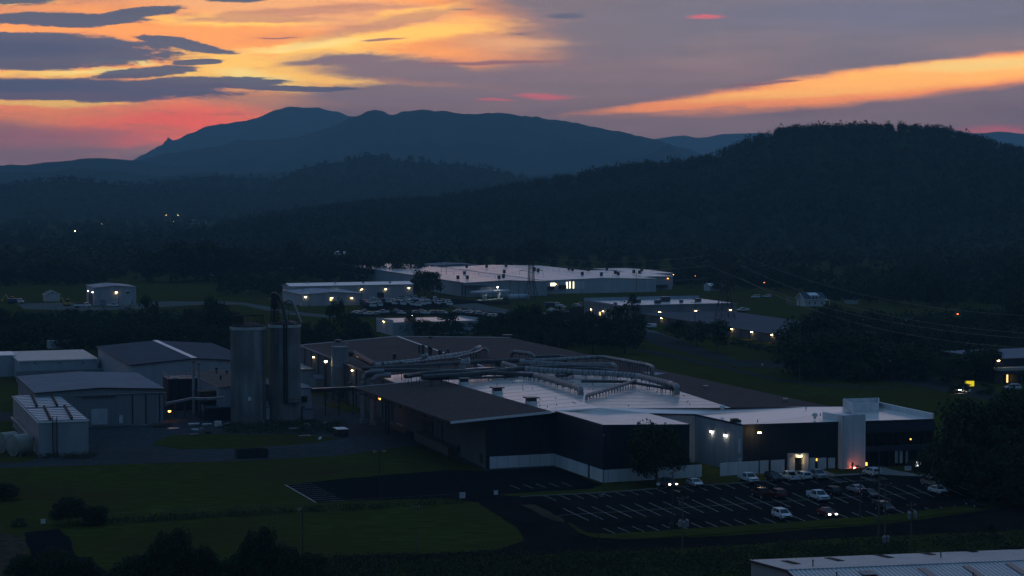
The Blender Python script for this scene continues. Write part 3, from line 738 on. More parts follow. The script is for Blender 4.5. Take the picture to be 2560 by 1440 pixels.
# --- right of the silos
top(834, 864, 752, 66, 'tall', 'tall dark tree right of the silos in front of the blue shed')
top(770, 868, 808, 56, 'round', 'low round tree directly right of the right silo')
top(872, 868, 786, 60, 'round', 'round tree right of the tall dark tree behind the big brown roof')
top(908, 866, 802, 52, 'wide', 'low tree at the left end of the white roofed shed')
top(806, 868, 800, 46, 'wide', 'low tree between the right silo and the tall dark tree')
# --- in front of the white-roofed shed
top(1036, 838, 780, 62, 'tall', 'ragged tree poking above the white shed roof, left one')
top(1065, 842, 800, 50, 'wide', 'low tree in the gap between the two trees over the white shed roof')
top(1118, 840, 788, 60, 'round', 'rounded tree poking above the white shed roof, right one')
top(1146, 844, 806, 46, 'wide', 'low tree right of the rounded tree over the white shed roof')
top(1090, 846, 808, 54, 'wide', 'low dark tree hiding the white shed wall')
top(1184, 842, 806, 48, 'tall', 'thin tree in front of the pale end of the white shed')
top(1216, 850, 794, 66, 'round', 'dark tree at the right end of the white shed')
# --- centre belt behind the factory roof
CB = 'trees in the belt behind the factory roof'
for k, (x, yb, yt, w, kd) in enumerate([(1246, 856, 786, 60, 'round'), (1278, 852, 778, 60, 'tall'), (1306, 858, 770, 62, 'round'), (1340, 852, 762, 66, 'tall'), (1372, 860, 782, 62, 'round'), (1402, 856, 774, 60, 'round'),
        (1430, 864, 796, 58, 'wide'), (1330, 866, 806, 60, 'wide'), (1270, 864, 812, 56, 'wide'), (1454, 866, 790, 62, 'round'), (1390, 868, 812, 66, 'wide'), (1514, 874, 798, 64, 'round')]):
    top(x, yb, yt, w, kd, 'dark leafy tree in the belt behind the factory roof', CB)
top(1482, 884, 784, 82, 'round', 'round tree with a bare trunk behind the dark factory roof')
top(1562, 885, 764, 104, 'round', 'biggest round tree with a thick trunk beside the road behind the factory')
top(1592, 872, 792, 60, 'round', 'dark tree right behind the biggest round tree beside the road')
top(1582, 800, 736, 36, 'tall', 'narrow dark tree in front of the long flat building')
top(1695, 858, 802, 62, 'round', 'left round tree of three on the verge below the retaining lamps')
top(1742, 866, 804, 60, 'round', 'middle round tree of three on the verge below the retaining lamps')
top(1792, 882, 806, 84, 'round', 'right round tree of three on the verge, largest of them')
# --- right-hand wood
RB = 'trees in the dark wood right of the road'
belt(1985, 2470, 37, (930, 952), [(1960, 840), (2060, 826), (2200, 846), (2330, 866), (2440, 870), (2520, 880)], ['round', 'wide', 'tall'], 'dark tree in the front row of the wood right of the road', RB)
belt(1980, 2500, 36, (880, 902), [(1960, 800), (2020, 796), (2100, 800), (2200, 812), (2330, 826), (2440, 816), (2560, 800)], ['round', 'wide'], 'dark tree in the second row of the wood right of the road', RB)
belt(2070, 2590, 36, (836, 850), [(2040, 772), (2100, 760), (2200, 780), (2290, 800), (2380, 790), (2480, 770), (2560, 740)], ['round', 'wide'], 'dark tree in the third row of the wood right of the road', RB, skip=((2240, 2300),))
top(2062, 942, 900, 60, 'round', 'small round tree on the grass left of the wood front')
top(2120, 946, 924, 34, 'round', 'smallest round tree on the roadside grass')
top(2310, 952, 896, 66, 'round', 'round tree with trunk on the grass before the wood')
top(2378, 962, 888, 90, 'round', 'wide round tree with trunk left of the yellow sign')
top(2396, 984, 946, 52, 'shrub', 'bushy shrub in front of the yellow sign', name='shrub', cat='shrub', trunk=False)
top(2460, 988, 956, 44, 'shrub', 'rounded shrub right of the yellow sign', name='shrub', cat='shrub', trunk=False)
top(2440, 950, 880, 80, 'round', 'dark tree between the yellow sign and the lit entrance')
top(2478, 956, 872, 60, 'round', 'dark tree beside the lit entrance of the right building')
# hedge bushes along the lamp-lit wall
for k, x in enumerate(range(1838, 1990, 22)):
    top(x, 862 + k * 4.6, 846 + k * 4.6, 34, 'shrub', 'low bush of the row under the lamp-lit wall', 'bushes under the lamp-lit wall', name='shrub', cat='shrub', trunk=False)
# --- far rows one can still tell apart
FB = 'trees in the far wood on the left'
belt(0, 215, 34, (704, 716), (640, 668), ['round', 'wide', 'tall'], 'dark tree in the far wood left of the lit garage', FB)
belt(345, 700, 36, (700, 708), [(345, 650), (420, 610), (480, 620), (530, 600), (560, 604), (600, 640), (700, 650)], ['round', 'wide', 'tall'], 'dark tree in the far wood behind the green field', FB)
belt(560, 700, 34, (730, 744), (676, 694), ['round', 'wide'], 'dark tree at the edge of the far wood behind the silo head', FB)
belt(710, 1080, 36, (698, 706), [(700, 640), (740, 606), (770, 640), (800, 618), (840, 640), (900, 650), (1000, 645), (1080, 655)], ['round', 'tall', 'wide'], 'dark tree behind the long white-roofed building', FB)
belt(1045, 1095, 22, (738, 742), (672, 690), ['round'], 'dark tree left of the open lit shed', FB)
WB = 'trees behind the big white roof'
belt(1090, 1700, 42, (668, 676), [(1080, 630), (1150, 640), (1200, 630), (1280, 606), (1350, 606), (1400, 634), (1500, 640), (1600, 634), (1700, 640)], ['round', 'wide', 'tall'], 'dark tree behind the big white warehouse roof', WB)
EB = 'trees in the far wood on the right'
belt(1700, 2000, 36, (712, 728), (650, 690), ['round', 'wide'], 'dark tree in the far wood behind the street lights', EB)
belt(2080, 2580, 40, (752, 768), [(2080, 716), (2200, 690), (2330, 680), (2450, 700), (2560, 660)], ['round', 'wide', 'tall'], 'dark tree in the far wood right of the small house', EB, skip=((2095, 2150),))
belt(1990, 2580, 44, (716, 726), [(1990, 680), (2200, 660), (2330, 650), (2450, 640), (2560, 620)], ['round', 'wide', 'tall'], 'dark tree in the far wood behind the small house', EB)

# --- forest masses
def mass(name, pts, label, hs, leaf, per, m='leaf_far', seed=5, ws=1.0):
    """nobody could count these: one object of many crowns"""
    g = np.random.default_rng(seed); vs = []
    n = len(pts); base = np.array(pts)
    h = g.uniform(hs[0], hs[1], n); h = np.where(g.random(n) < .04, h * 1.25, h)
    reps = np.repeat(np.arange(n), per); N = len(reps)
    d = g.normal(size=(N, 3)); d /= np.linalg.norm(d, axis=1)[:, None];
    H = h[reps]; rad = np.stack([H * .44 * ws, H * .44 * ws, H * .52], 1)
    lump = 1 + .28 * np.sin(d[:, 0] * 5 + reps) * np.cos(d[:, 1] * 6 + reps * 1.7)
    pos = base[reps] + np.stack([np.zeros(N), np.zeros(N), H * .46], 1) + d * rad * (g.random(N) ** .3 * lump)[:, None]
    a = g.normal(size=(N, 3)); a /= np.linalg.norm(a, axis=1)[:, None]
    b = np.cross(a, d); b /= np.linalg.norm(b, axis=1)[:, None] + 1e-9
    s = (leaf * g.uniform(.6, 1.4, N))[:, None]
    v = np.stack([pos - a * s - b * s * .7, pos + a * s - b * s * .7, pos + a * s + b * s * .7, pos - a * s + b * s * .7], 1).reshape(-1, 3)
    me = bpy.data.meshes.new(name); me.vertices.add(4 * N); me.vertices.foreach_set('co', v.ravel()); me.loops.add(4 * N); me.loops.foreach_set('vertex_index', np.arange(4 * N))
    me.polygons.add(N); me.polygons.foreach_set('loop_start', np.arange(0, 4 * N, 4)); me.polygons.foreach_set('loop_total', np.full(N, 4)); me.update()
    me.materials.append(MATS[m]); o = bpy.data.objects.new(name, me); COL.objects.link(o); return tag(o, label, 'forest', kind='stuff')
def on_hill(key, n, t0, t1, seed):
    Hh = HILLS[key]; R, C, _ = Hh.shape; g = np.random.default_rng(seed); out = []
    while len(out) < n:
        r = (t0 + (t1 - t0) * g.random()) * .5 + .5; r *= R - 1; c = g.random() * (C - 2); i, j = min(R - 2, int(r)), int(c); fr, fc = r - i, c - j
        p = (Hh[i, j] * (1 - fr) * (1 - fc) + Hh[i + 1, j] * fr * (1 - fc) + Hh[i, j + 1] * (1 - fr) * fc + Hh[i + 1, j + 1] * fr * fc)
        if p[2] > -1: out.append(p)
    return out
mass('forest', on_hill('right', 3400, -.97, .04, 1), 'dense dark forest covering the nearest hill on the right', (7, 14), .9, 46, seed=11)
mass('forest', on_hill('right', 520, -.05, .02, 2), 'row of tree crowns along the crest of the right hill', (7, 11), .42, 240, seed=12)
mass('forest', on_hill('centre', 1700, -.9, .04, 3), 'hazy wooded slope of the middle hill', (9, 13), 1.5, 18, seed=13)
mass('forest', on_hill('left', 1100, -.9, .04, 4), 'hazy wooded low hill on the left', (9, 13), 1.5, 16, seed=14)
g = np.random.default_rng(21); fl = []
while len(fl) < 2300:
    y = 1350 + 1700 * g.random() ** 1.3; x = g.uniform(-.29, .29) * y; px = 1280 + F * x / y; py = HZ + CH * F / y
    if 1080 < px < 1700 and py > 655: continue
    if px > 1990 and y < 1500: pass
    if mnoise.noise(Vector((x / 160, y / 260, 3.3))) < -.22 and y > 1900: continue
    fl.append((x, y, 0))
for _ in range(900):
    y = g.uniform(2900, 4700); x = g.uniform(-.29, .2) * y
    if mnoise.noise(Vector((x / 200, y / 300, 7.7))) > -.05: fl.append((x, y, 0))
mass('forest', fl, 'dark mixed wood filling the valley floor', (9, 15), 1.1, 42, seed=15)
top_hill = HILLS['centre']
def hilltree(px, h, w, label):
    Hh = top_hill; R = Hh.shape[0] // 2; j = int(np.argmin(np.abs(Hh[R, :, 0] / Hh[R, :, 1] - (px - 1280) / F))); p = Hh[R, j]
    tree((p[0], p[1], 0), 0, h, w, 'far', label, z=p[2] - 1)
hilltree(1033, 18, 15, 'left one of two lone trees on the hilltop clearing'); hilltree(1056, 17, 17, 'right one of two lone trees on the hilltop clearing')
def fill(poly_px, n, hs, label, seed, leaf=.42, per=60):
    g = np.random.default_rng(seed); xs = [q[0] for q in poly_px]; out = []
    while len(out) < n:
        x = g.uniform(min(xs), max(xs)); lo = interp([(a, b) for a, b, c in poly_px], x); hi = interp([(a, c) for a, b, c in poly_px], x); y = g.uniform(lo, hi); p = P(x, y); out.append((p.x, p.y, 0))
    mass('undergrowth', out, label, hs, leaf, per, 'leaf', seed)
fill([(-40, 800, 884), (600, 800, 884)], 330, (3.5, 7), 'dense undergrowth filling the tree belt behind the left sheds', 41)
fill([(1215, 815, 850), (1400, 815, 866), (1600, 850, 874)], 120, (3, 6), 'dense undergrowth filling the tree belt behind the factory roof', 42)
fill([(1980, 850, 952), (2080, 815, 952), (2400, 800, 958), (2580, 790, 900)], 420, (4, 8), 'dense undergrowth filling the wood right of the road', 43)
fill([(0, 660, 706), (200, 672, 712), (330, 660, 694), (560, 660, 705), (700, 664, 745), (715, 668, 702), (1085, 664, 702)], 420, (6, 11), 'dense undergrowth of the far wood on the left', 44, .7)
fill([(1690, 690, 716), (1990, 690, 722), (2080, 715, 750), (2580, 700, 765)], 420, (6, 11), 'dense undergrowth of the far wood on the right', 45, .7)
fill([(740, 852, 872), (940, 852, 868)], 40, (3, 6), 'bushes between the right silo and the white-roofed shed', 46)
# --- rough bank along the bottom edge and weeds round the silos
def tufts(name, pts, label, hh, n, seed):
    g = np.random.default_rng(seed); mb_v = []; N = len(pts) * n; base = np.repeat(np.array([tuple(p) for p in pts]), n, 0)
    pos = base + np.stack([g.normal(size=N) * .9, g.normal(size=N) * .9, g.random(N) * hh], 1); a = g.normal(size=(N, 3)); a /= np.linalg.norm(a, axis=1)[:, None]
    b = g.normal(size=(N, 3)); b /= np.linalg.norm(b, axis=1)[:, None]; s = g.uniform(.10, .26, N)[:, None]
    v = np.stack([pos - a * s - b * s * .4, pos + a * s - b * s * .4, pos + a * s + b * s * .4, pos - a * s + b * s * .4], 1).reshape(-1, 3)
    me = bpy.data.meshes.new(name); me.vertices.add(4 * N); me.vertices.foreach_set('co', v.ravel()); me.loops.add(4 * N); me.loops.foreach_set('vertex_index', np.arange(4 * N))
    me.polygons.add(N); me.polygons.foreach_set('loop_start', np.arange(0, 4 * N, 4)); me.polygons.foreach_set('loop_total', np.full(N, 4)); me.update()
    me.materials.append(MATS['weed']); o = bpy.data.objects.new(name, me); COL.objects.link(o); return tag(o, label, 'weeds', kind='stuff')
pts = []
for k in range(1500):
    x = rnd.uniform(820, 2600); lo = interp([(820, 1404), (1300, 1394), (1700, 1384), (2000, 1366), (2300, 1350), (2600, 1336)], x); pts.append(P(x, lo + rnd.random() ** 1.2 * (1490 - lo)))
tufts('weeds', pts, 'rough weeds on the bank below the front road', 1.3, 34, 31)
pts = [P(rnd.uniform(560, 860), rnd.uniform(1056, 1086)) for k in range(300)] + [P(rnd.uniform(100, 230), rnd.uniform(1138, 1148)) for k in range(40)] + [P(rnd.uniform(180, 1150), 1312 - (0.0567) * rnd.uniform(0, 970)) for k in range(1)]
for k in range(120):
    x = rnd.uniform(180, 1150); pts.append(P(x, 1313 - .058 * (x - 180) + rnd.uniform(-.5, 1)))
tufts('weeds', pts, 'scrubby weeds round the silo feet and along the fence', .9, 22, 32)
# ================================================================ left: metal sheds, silos, boiler
# --- tall pale shed with skylight ribs on its roof
cs = rect((96, 1055), 7.6, frx=221, bly=990)
r1 = bld('storage_shed', 'tall narrow metal shed with white skylight ribs across its roof, beside two round tanks', 'shed', cs, 'B', 0, 'wall_galv', 'roof_grey', 'white_trim', over=.15)
FL, FR, BR, BL = cs; L = (BL - FL).length; Wd = (FR - FL).length; bk = (BL - FL).normalized(); h = (FR - FL).normalized()
for k in range(15):
    y = L * (.045 + .062 * k + (.05 if k > 6 else 0))
    if y > L - 1: break
    mb = MB(); mb.box(FL + bk * y + h * Wd / 2 + Z * .12, Wd * .97, 1.25, .1, h, bk, Z); mb.build('skylight', 'white_trim', r1)
mb = MB()
for k in range(16):
    for u in (.25, .68):
        y = L * (.03 + .06 * k); mb.box(FL + bk * y + h * Wd * (u + .018 * (k % 8)) + Z * .45, .5, .9, .6, h, bk, Z)
mb.build('roof_bracket', 'dark_steel', r1)
mb = MB(); n = outn(FL, FR); p = FL + h * Wd * .28 + n * .25
for s in (0, .9): mb.bar(Vector((p.x, p.y, .2)) + h * s, p + h * s + Z * 1.1, .16)
for k in range(16): mb.bar(Vector((p.x, p.y, .5 + k * .5)), Vector((p.x, p.y, .5 + k * .5)) + h * .9, .07)
mb.build('ladder', 'dark_steel', r1)
mb = MB(); nl = outn(BL, FL)
for s in (.3, 1.2): mb.bar(BL + nl * s + bk * -8 - Z * 4.2, FL + nl * s + bk * 8 - Z * 4.2, .22)
mb.bar(BL + nl * .7 + bk * -8 - Z * 4.6, FL + nl * .7 + bk * 8 - Z * 4.6, 1.3, .3)
for k in range(7):
    q = BL.lerp(FL, .2 + .1 * k); mb.bar(q + nl * 1.2 - Z * 4.3, Vector((q.x, q.y, .0)) + nl * 1.2, .14)
mb.build('side_rail', 'galv', r1)
for px, py, rr, lab in ((19, 1120, 2.3, 'cream tank at the left frame edge with a dark patch, behind the other tank'), (50, 1127, 2.35, 'cream round tank lying in front beside the tall narrow shed')):
    c = P(px, py + 12); t = empty('round_tank', c, lab, 'tank', 'cream tanks beside the tall shed')
    mb = MB(); ax = (B * .86 - A * .5).normalized(); cc = c + Z * rr
    mb.tube([cc - ax * 1.9, cc - ax * 1.75, cc + ax * 1.75, cc + ax * 1.9], rr, 28); 
    mb.build('shell', 'cream_plastic', t, True)
    mb = MB(); mb.tube([cc - ax * 1.9, cc - ax * 2.15], rr * .88, 28, r2=rr * .6); mb.tube([cc + ax * 1.9, cc + ax * 2.15], rr * .88, 28, r2=rr * .6); mb.build('end_cap', 'cream_plastic', t, True)
    mb = MB()
    for s in (-1.1, 1.1): mb.box(c + ax * s + Z * .35, .35, rr * 1.5, .7, ax, Z.cross(ax), Z)
    mb.build('saddle', 'concrete', t)
# --- grey shed behind with a low gable
cs = rect((90, 982), 8.8, frx=408, bly=941)
r2 = bld('workshop', 'wide grey metal workshop with a pale roll-up door and low roof', 'workshop', cs, 'A', .75, 'wall_grey', 'roof_grey', 'dark_steel', over=.4)
FL, FR = cs[0], cs[1]
part(r2, 'roller_door', 'wall_pale', lambda m: wbox(m, FL, FR, 228, 1021, 269, 1062, .15))
part(r2, 'door', 'white_panel', lambda m: wbox(m, FL, FR, 298, 1038, 307, 1058, .15))
part(r2, 'door_header', 'dark_steel', lambda m: wbox(m, FL, FR, 205, 990, 290, 994, .5))
def gut(m):
    n = outn(FL, FR) * .25; q = [onwall(FL, FR, x, y) + n for x, y in ((189, 1006), (189, 989), (300, 985), (404, 981), (414, 982))]
    m.tube(q, .14, 6); m.tube([q[-1], q[-1] - Z * 3.2], .14, 6)
part(r2, 'gutter', 'galv', gut)
def posts(m):
    for x in (330, 364, 398): wbox(m, FL, FR, x, 985, x + 2, 1060, .14)
part(r2, 'downpipe', 'dark_steel', posts)
# --- tan-roofed shed, top left
cs = rect((48, 902), 6.2, frx=244, bly=879)
r3 = bld('tan_roof_shed', 'long shed with a flat tan roof at upper left', 'shed', cs, 'B', 0, 'wall_blue_grey', 'roof_tan', 'white_trim', over=.2)
FL, FR = cs[0], cs[1]
def band(m): m.box((FL + FR) / 2 - Z * 4.6 + outn(FL, FR) * 1.1, (FR - FL).length + 2, 2.2, 3.2, (FR - FL).normalized(), outn(FL, FR), Z)
part(r3, 'lean_to', 'wall_grey', band)
def vents(m):
    for x in (86, 147, 205): wbox(m, FL, FR, x, 906, x + 3, 909, .3)
part(r3, 'wall_vent', 'dark_steel', vents)
cs = rect((-60, 890), 6.6, frx=38, d=14)
bld('flat_shed', 'flat-topped blue-grey shed cut by the left frame edge', 'shed', cs, 'B', 0, 'wall_blue_grey', 'white_trim', 'white_trim', over=.1)
cs = rect((246, 906), 4.4, frx=285, d=8)
bld('link_shed', 'low pale shed joining the tan roof and the dark gabled shed', 'shed', cs, 'B', 0, 'wall_pale', 'roof_grey', 'white_trim', over=.1)
# white box trailer standing behind
c = P(150, 882); t = empty('box_trailer', c, 'white box trailer parked behind the tan-roofed shed', 'trailer')
bd = (B * .99 - A * .1).normalized(); ad = Z.cross(bd)
part(t, 'box', 'wall_pale', lambda m: m.box(c + Z * 3.0, 8.6, 2.5, 2.7, bd, ad, Z))
part(t, 'roof', 'white_paint', lambda m: m.box(c + Z * 4.42, 8.7, 2.6, .12, bd, ad, Z))
def chas(m):
    m.box(c + Z * 1.45, 8.4, 1.4, .3, bd, ad, Z)
    for s in (-3.4, -3.0): m.box(c + bd * s + Z * .75, .2, 1.2, 1.5, bd, ad, Z)
part(t, 'chassis', 'dark_steel', chas)
for s in (2.2, 3.4):
    for e in (-1, 1): part(t, 'wheel', 'rubber', lambda m: m.tube([c + bd * s + ad * e * .8 + Z * .5, c + bd * s + ad * e * 1.15 + Z * .5], .5, 14))
# --- dark gabled shed with the white ridge strip
cs = rect((328, 912), 9.2, frx=640, bly=866)
r4 = bld('gabled_shed', 'large dark-roofed gabled shed with a white strip along its ridge', 'shed', cs, 'A', 1.35, 'wall_blue_grey', 'roof_slate', 'navy', over=.5)
def ridge(m):
    a, b = (cs[2] + cs[3]) / 2 + Z * 1.42, (cs[0] + cs[1]) / 2 + Z * 1.42; m.bar(a, b - (b - a).normalized() * -.3, 1.5, .14)
part(r4, 'ridge_skylight', 'white_trim', ridge)
# --- dark boiler house with two stacks
cs = rect((421, 948), 8.2, frx=500, d=9)
r5 = bld('boiler_house', 'dark box-shaped boiler house with a handrail on top', 'boiler house', cs, 'B', 0, 'navy', 'dark_steel', None, over=.1)
FL, FR, BR, BL = cs
def rails(m):
    for a, b in ((FL, FR), (FR, BR), (BR, BL), (BL, FL)):
        for z in (.6, 1.1): m.bar(a + Z * z, b + Z * z, .07)
        for k in range(6): m.bar(a.lerp(b, k / 5), a.lerp(b, k / 5) + Z * 1.1, .07)
part(r5, 'handrail', 'galv', rails)
def pil(m):
    for x in (421, 440, 462, 484): wbox(m, FL, FR, x, 948, x + 2, 1040, .2)
part(r5, 'frame', 'dark_steel', pil)
part(r5, 'roof_hatch', 'white_trim', lambda m: (m.box(FL.lerp(FR, .22) - outn(FL, FR) * 1 + Z * .25, 1.6, 1.2, .4, B, A, Z), m.box(FL.lerp(FR, .85) - outn(FL, FR) * 1 + Z * .25, .9, 1.0, .5, B, A, Z)))
for px, yt, lab in ((484.5, 902, 'left and taller of two steel chimney stacks'), (498, 908, 'right and shorter of two steel chimney stacks')):
    p = P(px, 1038); s = empty('chimney_stack', p, lab + ' beside the boiler house', 'chimney', 'two stacks by the boiler house'); hh = zat(yt, p.y)
    part(s, 'flue', 'steel_grey', lambda m: m.lathe(p, [(.42, 0), (.42, hh * .55), (.36, hh * .56), (.36, hh)], 14), True)
    part(s, 'cap', 'dark_steel', lambda m: m.lathe(p + Z * hh, [(.46, -.25), (.46, 0), (.3, .02)], 14))
# brown-roofed mill building right of the stacks
cs = rect((548, 968), 8.4, frx=705, bly=931)
r6 = bld('mill_shed', 'shed with a sloping brown roof half hidden behind the left silo', 'shed', cs, 'A', .5, 'wall_blue_grey', 'shingle_brown', 'steel_grey', over=.3)
for x, y, z in ((541, 935, 1.7), (552, 950, 1.2), (567, 938, 1.2)):
    q = P(x, y, 8.6); part(r6, 'roof_vent', 'dark_steel', lambda m: m.lathe(q, [(.22, 0), (.22, z * .8), (.5, z * .82), (.5, z), (.1, z + .1)], 10))
# conveyor and shelter with the sodium lamp
cv = empty('conveyor', P(440, 1060), 'sloping covered conveyor with pipe bridge in front of the boiler house', 'conveyor')
pts = [P(416, 1009, 5.2), P(480, 996, 6.4), P(515, 997, 6.5), P(560, 994, 6.6)]
def cvb(m):
    for a, b in zip(pts, pts[1:]): m.bar(a, b, 1.1, .55)
part(cv, 'trough', 'steel_grey', cvb)
def cvl(m):
    for px in (418, 437, 462, 500, 545):
        q = P(px, 1046 - (px - 418) * .05); m.bar(q, Vector((q.x, q.y, 5.2 if px < 440 else 6.0)), .28)
    for a, b in ((418, 437), (500, 545)):
        q, w = P(a, 1046), P(b, 1042); m.bar(q + Z * 1, w + Z * 5, .12); m.bar(q + Z * 5, w + Z * 1, .12)
part(cv, 'leg', 'dark_steel', cvl)
p = P(424, 1052); q = Vector((p.x, p.y, zat(1028, p.y)))
l = part(cv, 'work_lamp', 'dark_steel', lambda m: (m.box(q + Z * .3, .8, .6, .2), m.bar(q + Z * .3, q + Z * 2.4, .08)))
part(cv, 'lens', 'lamp_sodium', lambda m: m.box(q, .55, .4, .35), parent=l)
hp = empty('hopper', P(530, 1048), 'dark steel hopper frame under the conveyor beside the left silo', 'hopper')
c = P(528, 1046)
part(hp, 'bin', 'rust_steel', lambda m: (m.box(c + Z * 5.8, 6.5, 4, 2.6, B, A, Z), m.prism([c + B * x + A * y + Z * 2.6 for x, y in ((-.6, .5), (.6, .5), (.6, -.5), (-.6, -.5))][::-1], [c + B * x + A * y + Z * 4.5 for x, y in ((-3.2, 2), (3.2, 2), (3.2, -2), (-3.2, -2))][::-1])))
def hl(m):
    for x in (-3, 3):
        for y in (-1.8, 1.8): m.bar(c + B * x + A * y, c + B * x + A * y + Z * 6, .3)
    m.bar(c + B * -3 + A * 1.8 + Z * .4, c + B * 3 + A * 1.8 + Z * 4.2, .16); m.bar(c + B * 3 + A * 1.8 + Z * .4, c + B * -3 + A * 1.8 + Z * 4.2, .16)
part(hp, 'leg', 'dark_steel', hl)
cs = rect((520, 1044), 4.2, frx=588, d=5); 
bld('lean_to_shed', 'low dark lean-to against the left silo', 'shed', [p + Z * 0 for p in rect((520, 1020), 3.4, frx=577, d=5)], 'B', 0, 'navy', 'roof_slate', None, over=.2)

# --- concrete silos
def silo(px, pb, pt, wpx, label):
    p = P(px, pb); rr = wpx / 2 / ppm(p.y); c = p + Vector((0, rr, 0)); hh = zat(pt, p.y)
    s = empty('silo', c, label, 'silo', 'two concrete silos')
    prof = []; n = 30
    for k in range(n):
        z0, z1 = hh * k / n, hh * (k + 1) / n; prof += [(rr, z0), (rr, z1 - .07), (rr - .035, z1 - .06), (rr - .035, z1)]
    part(s, 'shell', 'concrete', lambda m: m.lathe(c, prof, 48), True)
    part(s, 'rim', 'concrete_pale', lambda m: m.lathe(c, [(rr + .02, hh - .75), (rr + .14, hh - .7), (rr + .14, hh), (rr - .1, hh + .03)], 48), True)
    part(s, 'cap', 'rust_steel', lambda m: m.lathe(c, [(rr + .05, hh), (rr + .05, hh + .22), (rr * .6, hh + .7), (.3, hh + 1.0)], 40), True)
    def rl(m):
        N = 22
        for k in range(N):
            a, b = [c + Vector((math.cos(t) * rr * .97, math.sin(t) * rr * .97, hh + .2)) for t in (2 * math.pi * k / N, 2 * math.pi * (k + 1) / N)]
            m.bar(a, a + Z * 1.1, .06)
            for z in (.55, 1.1): m.bar(a + Z * z, b + Z * z, .05)
    part(s, 'handrail', 'rust_steel', rl)
    return s, c, rr, hh
s1, c1, q1, h1 = silo(615.5, 1063, 819, 88, 'left and wider of two concrete silos, small pale sign on its shell')
s2, c2, q2, h2 = silo(708, 1055, 813, 80, 'right concrete silo carrying the conveyor tower and pipes')
def sg(m):
    p = c1 + Vector((.9, -math.sqrt(q1 * q1 - .81) - .06, zat(997, c1.y - q1))); m.box(p, .75, .08, .95)
part(s1, 'sign', 'white_panel', sg)
part(s1, 'ladder', 'dark_steel', lambda m: [m.bar(c1 + Vector((q1 * .93, -q1 * .42, 1)) + Vector((s, -.1, 0)), c1 + Vector((q1 * .93, -q1 * .42, h1)) + Vector((s, -.1, 0)), .1) for s in (0, .4)])
# top works of the left silo: platform, motor house, gantry
def tw(m):
    m.box(c1 + Vector((-2.2, -.5, h1 + 1.7)), 2.6, 2.2, 2.0)
    for x, y in ((-3.8, -1.5), (-3.8, 1.5), (3.6, -1.5), (3.6, 1.5)): m.bar(c1 + Vector((x, y, h1)), c1 + Vector((x, y, h1 + 2.7)), .16)
    for y in (-1.5, 1.5): m.bar(c1 + Vector((-3.9, y, h1 + 2.7)), c1 + Vector((3.7, y, h1 + 2.7)), .2)
    m.bar(c1 + Vector((1.6, -1.5, h1 + 2.6)), c1 + Vector((3.2, -1.5, h1 + .6)), .12); m.bar(c1 + Vector((2.4, -1.5, h1 + 2.6)), c1 + Vector((3.6, -1.5, h1 + 1)), .1)
part(s1, 'gantry', 'rust_steel', tw)
part(s2, 'hatch', 'galv', lambda m: (m.box(c2 + Vector((2.0, -1.6, h2 + .55)), 1.1, .9, .5), m.box(c2 + Vector((2.6, -2.2, h2 + .35)), 1.0, .6, .2)))
# pale strip and downspouts on the right silo
part(s2, 'downspout', 'dark_steel', lambda m: [m.tube([c2 + Vector((x, -math.sqrt(q2 * q2 - x * x) - .3, h2 + .3)), c2 + Vector((x, -math.sqrt(q2 * q2 - x * x) - .3, 4.6))], .22, 8) for x in (.35, 1.0)])
def shelf(m):
    z = zat(1008, c2.y - q2)
    m.box(c2 + Vector((2.6, -q2 * .82, z)), 3.2, 1.6, .16)
    for x in (1.2, 2.6, 4.0): m.bar(c2 + Vector((x, -q2 * .82 - .7, z)), c2 + Vector((x, -q2 * .82 - .7, z + 1)), .08)
    m.bar(c2 + Vector((1.2, -q2 * .82 - .7, z + 1)), c2 + Vector((4.2, -q2 * .82 - .7, z + 1)), .08)
part(s2, 'platform', 'dark_steel', shelf)
# bucket elevator with head and two sloping pipes
el_ = empty('bucket_elevator', c2 + Vector((-2.3, -.6, h2)), 'dark bucket elevator head with sloping pipes above the right silo', 'elevator')
ex = c2 + Vector((-2.3, -.6, h2)); zt = zat(730, c2.y) - h2
def tower(m):
    for x in (-.9, .9):
        for y in (-.9, .9): m.bar(ex + Vector((x, y, 0)), ex + Vector((x, y, zt - 3.2)), .13)
    for k in range(6):
        z = k * (zt - 3.2) / 6; dz = (zt - 3.2) / 6
        for y in (-.9, .9): m.bar(ex + Vector((-.9, y, z)), ex + Vector((.9, y, z + dz)), .08); m.bar(ex + Vector((.9, y, z)), ex + Vector((-.9, y, z + dz)), .08); m.bar(ex + Vector((-.9, y, z)), ex + Vector((.9, y, z)), .08)
part(el_, 'tower', 'rust_steel', tower)
part(el_, 'leg_casing', 'dark_steel', lambda m: (m.box(ex + Vector((-.1, 0, zt * .4)), .55, .9, zt * .8),))
part(el_, 'head', 'dark_steel', lambda m: (m.box(ex + Z * (zt - 2.0), 1.7, 1.5, 1.9), m.prism([ex + Vector((x, y, zt - 4.2)) for x, y in ((-.5, -.5), (.5, -.5), (.5, .5), (-.5, .5))], [ex + Vector((x, y, zt - 2.9)) for x, y in ((-.8, -.7), (.8, -.7), (.8, .7), (-.8, .7))]), m.tube([ex + Vector((-.1, -.7, zt - 1.0)), ex + Vector((-.1, .7, zt - 1.0))], .85, 16)))
part(el_, 'walkway', 'galv_dark', lambda m: (m.box(ex + Vector((-1.0, -.6, zt - 1.6)), 1.0, 1.0, .08), m.box(ex + Vector((-.2, -.5, zt - .1)), 1.0, .8, .08)))
part(el_, 'spout', 'galv_dark', lambda m: m.tube([ex + Vector((.3, -.2, zt - .6)), ex + Vector((1.1, -.3, zt - 1.1)), ex + Vector((2.2, -.6, zt - 4)), ex + Vector((3.6, -1.5, zt - 9.4)), ex + Vector((3.9, -1.7, .4))], .42, 12), True)
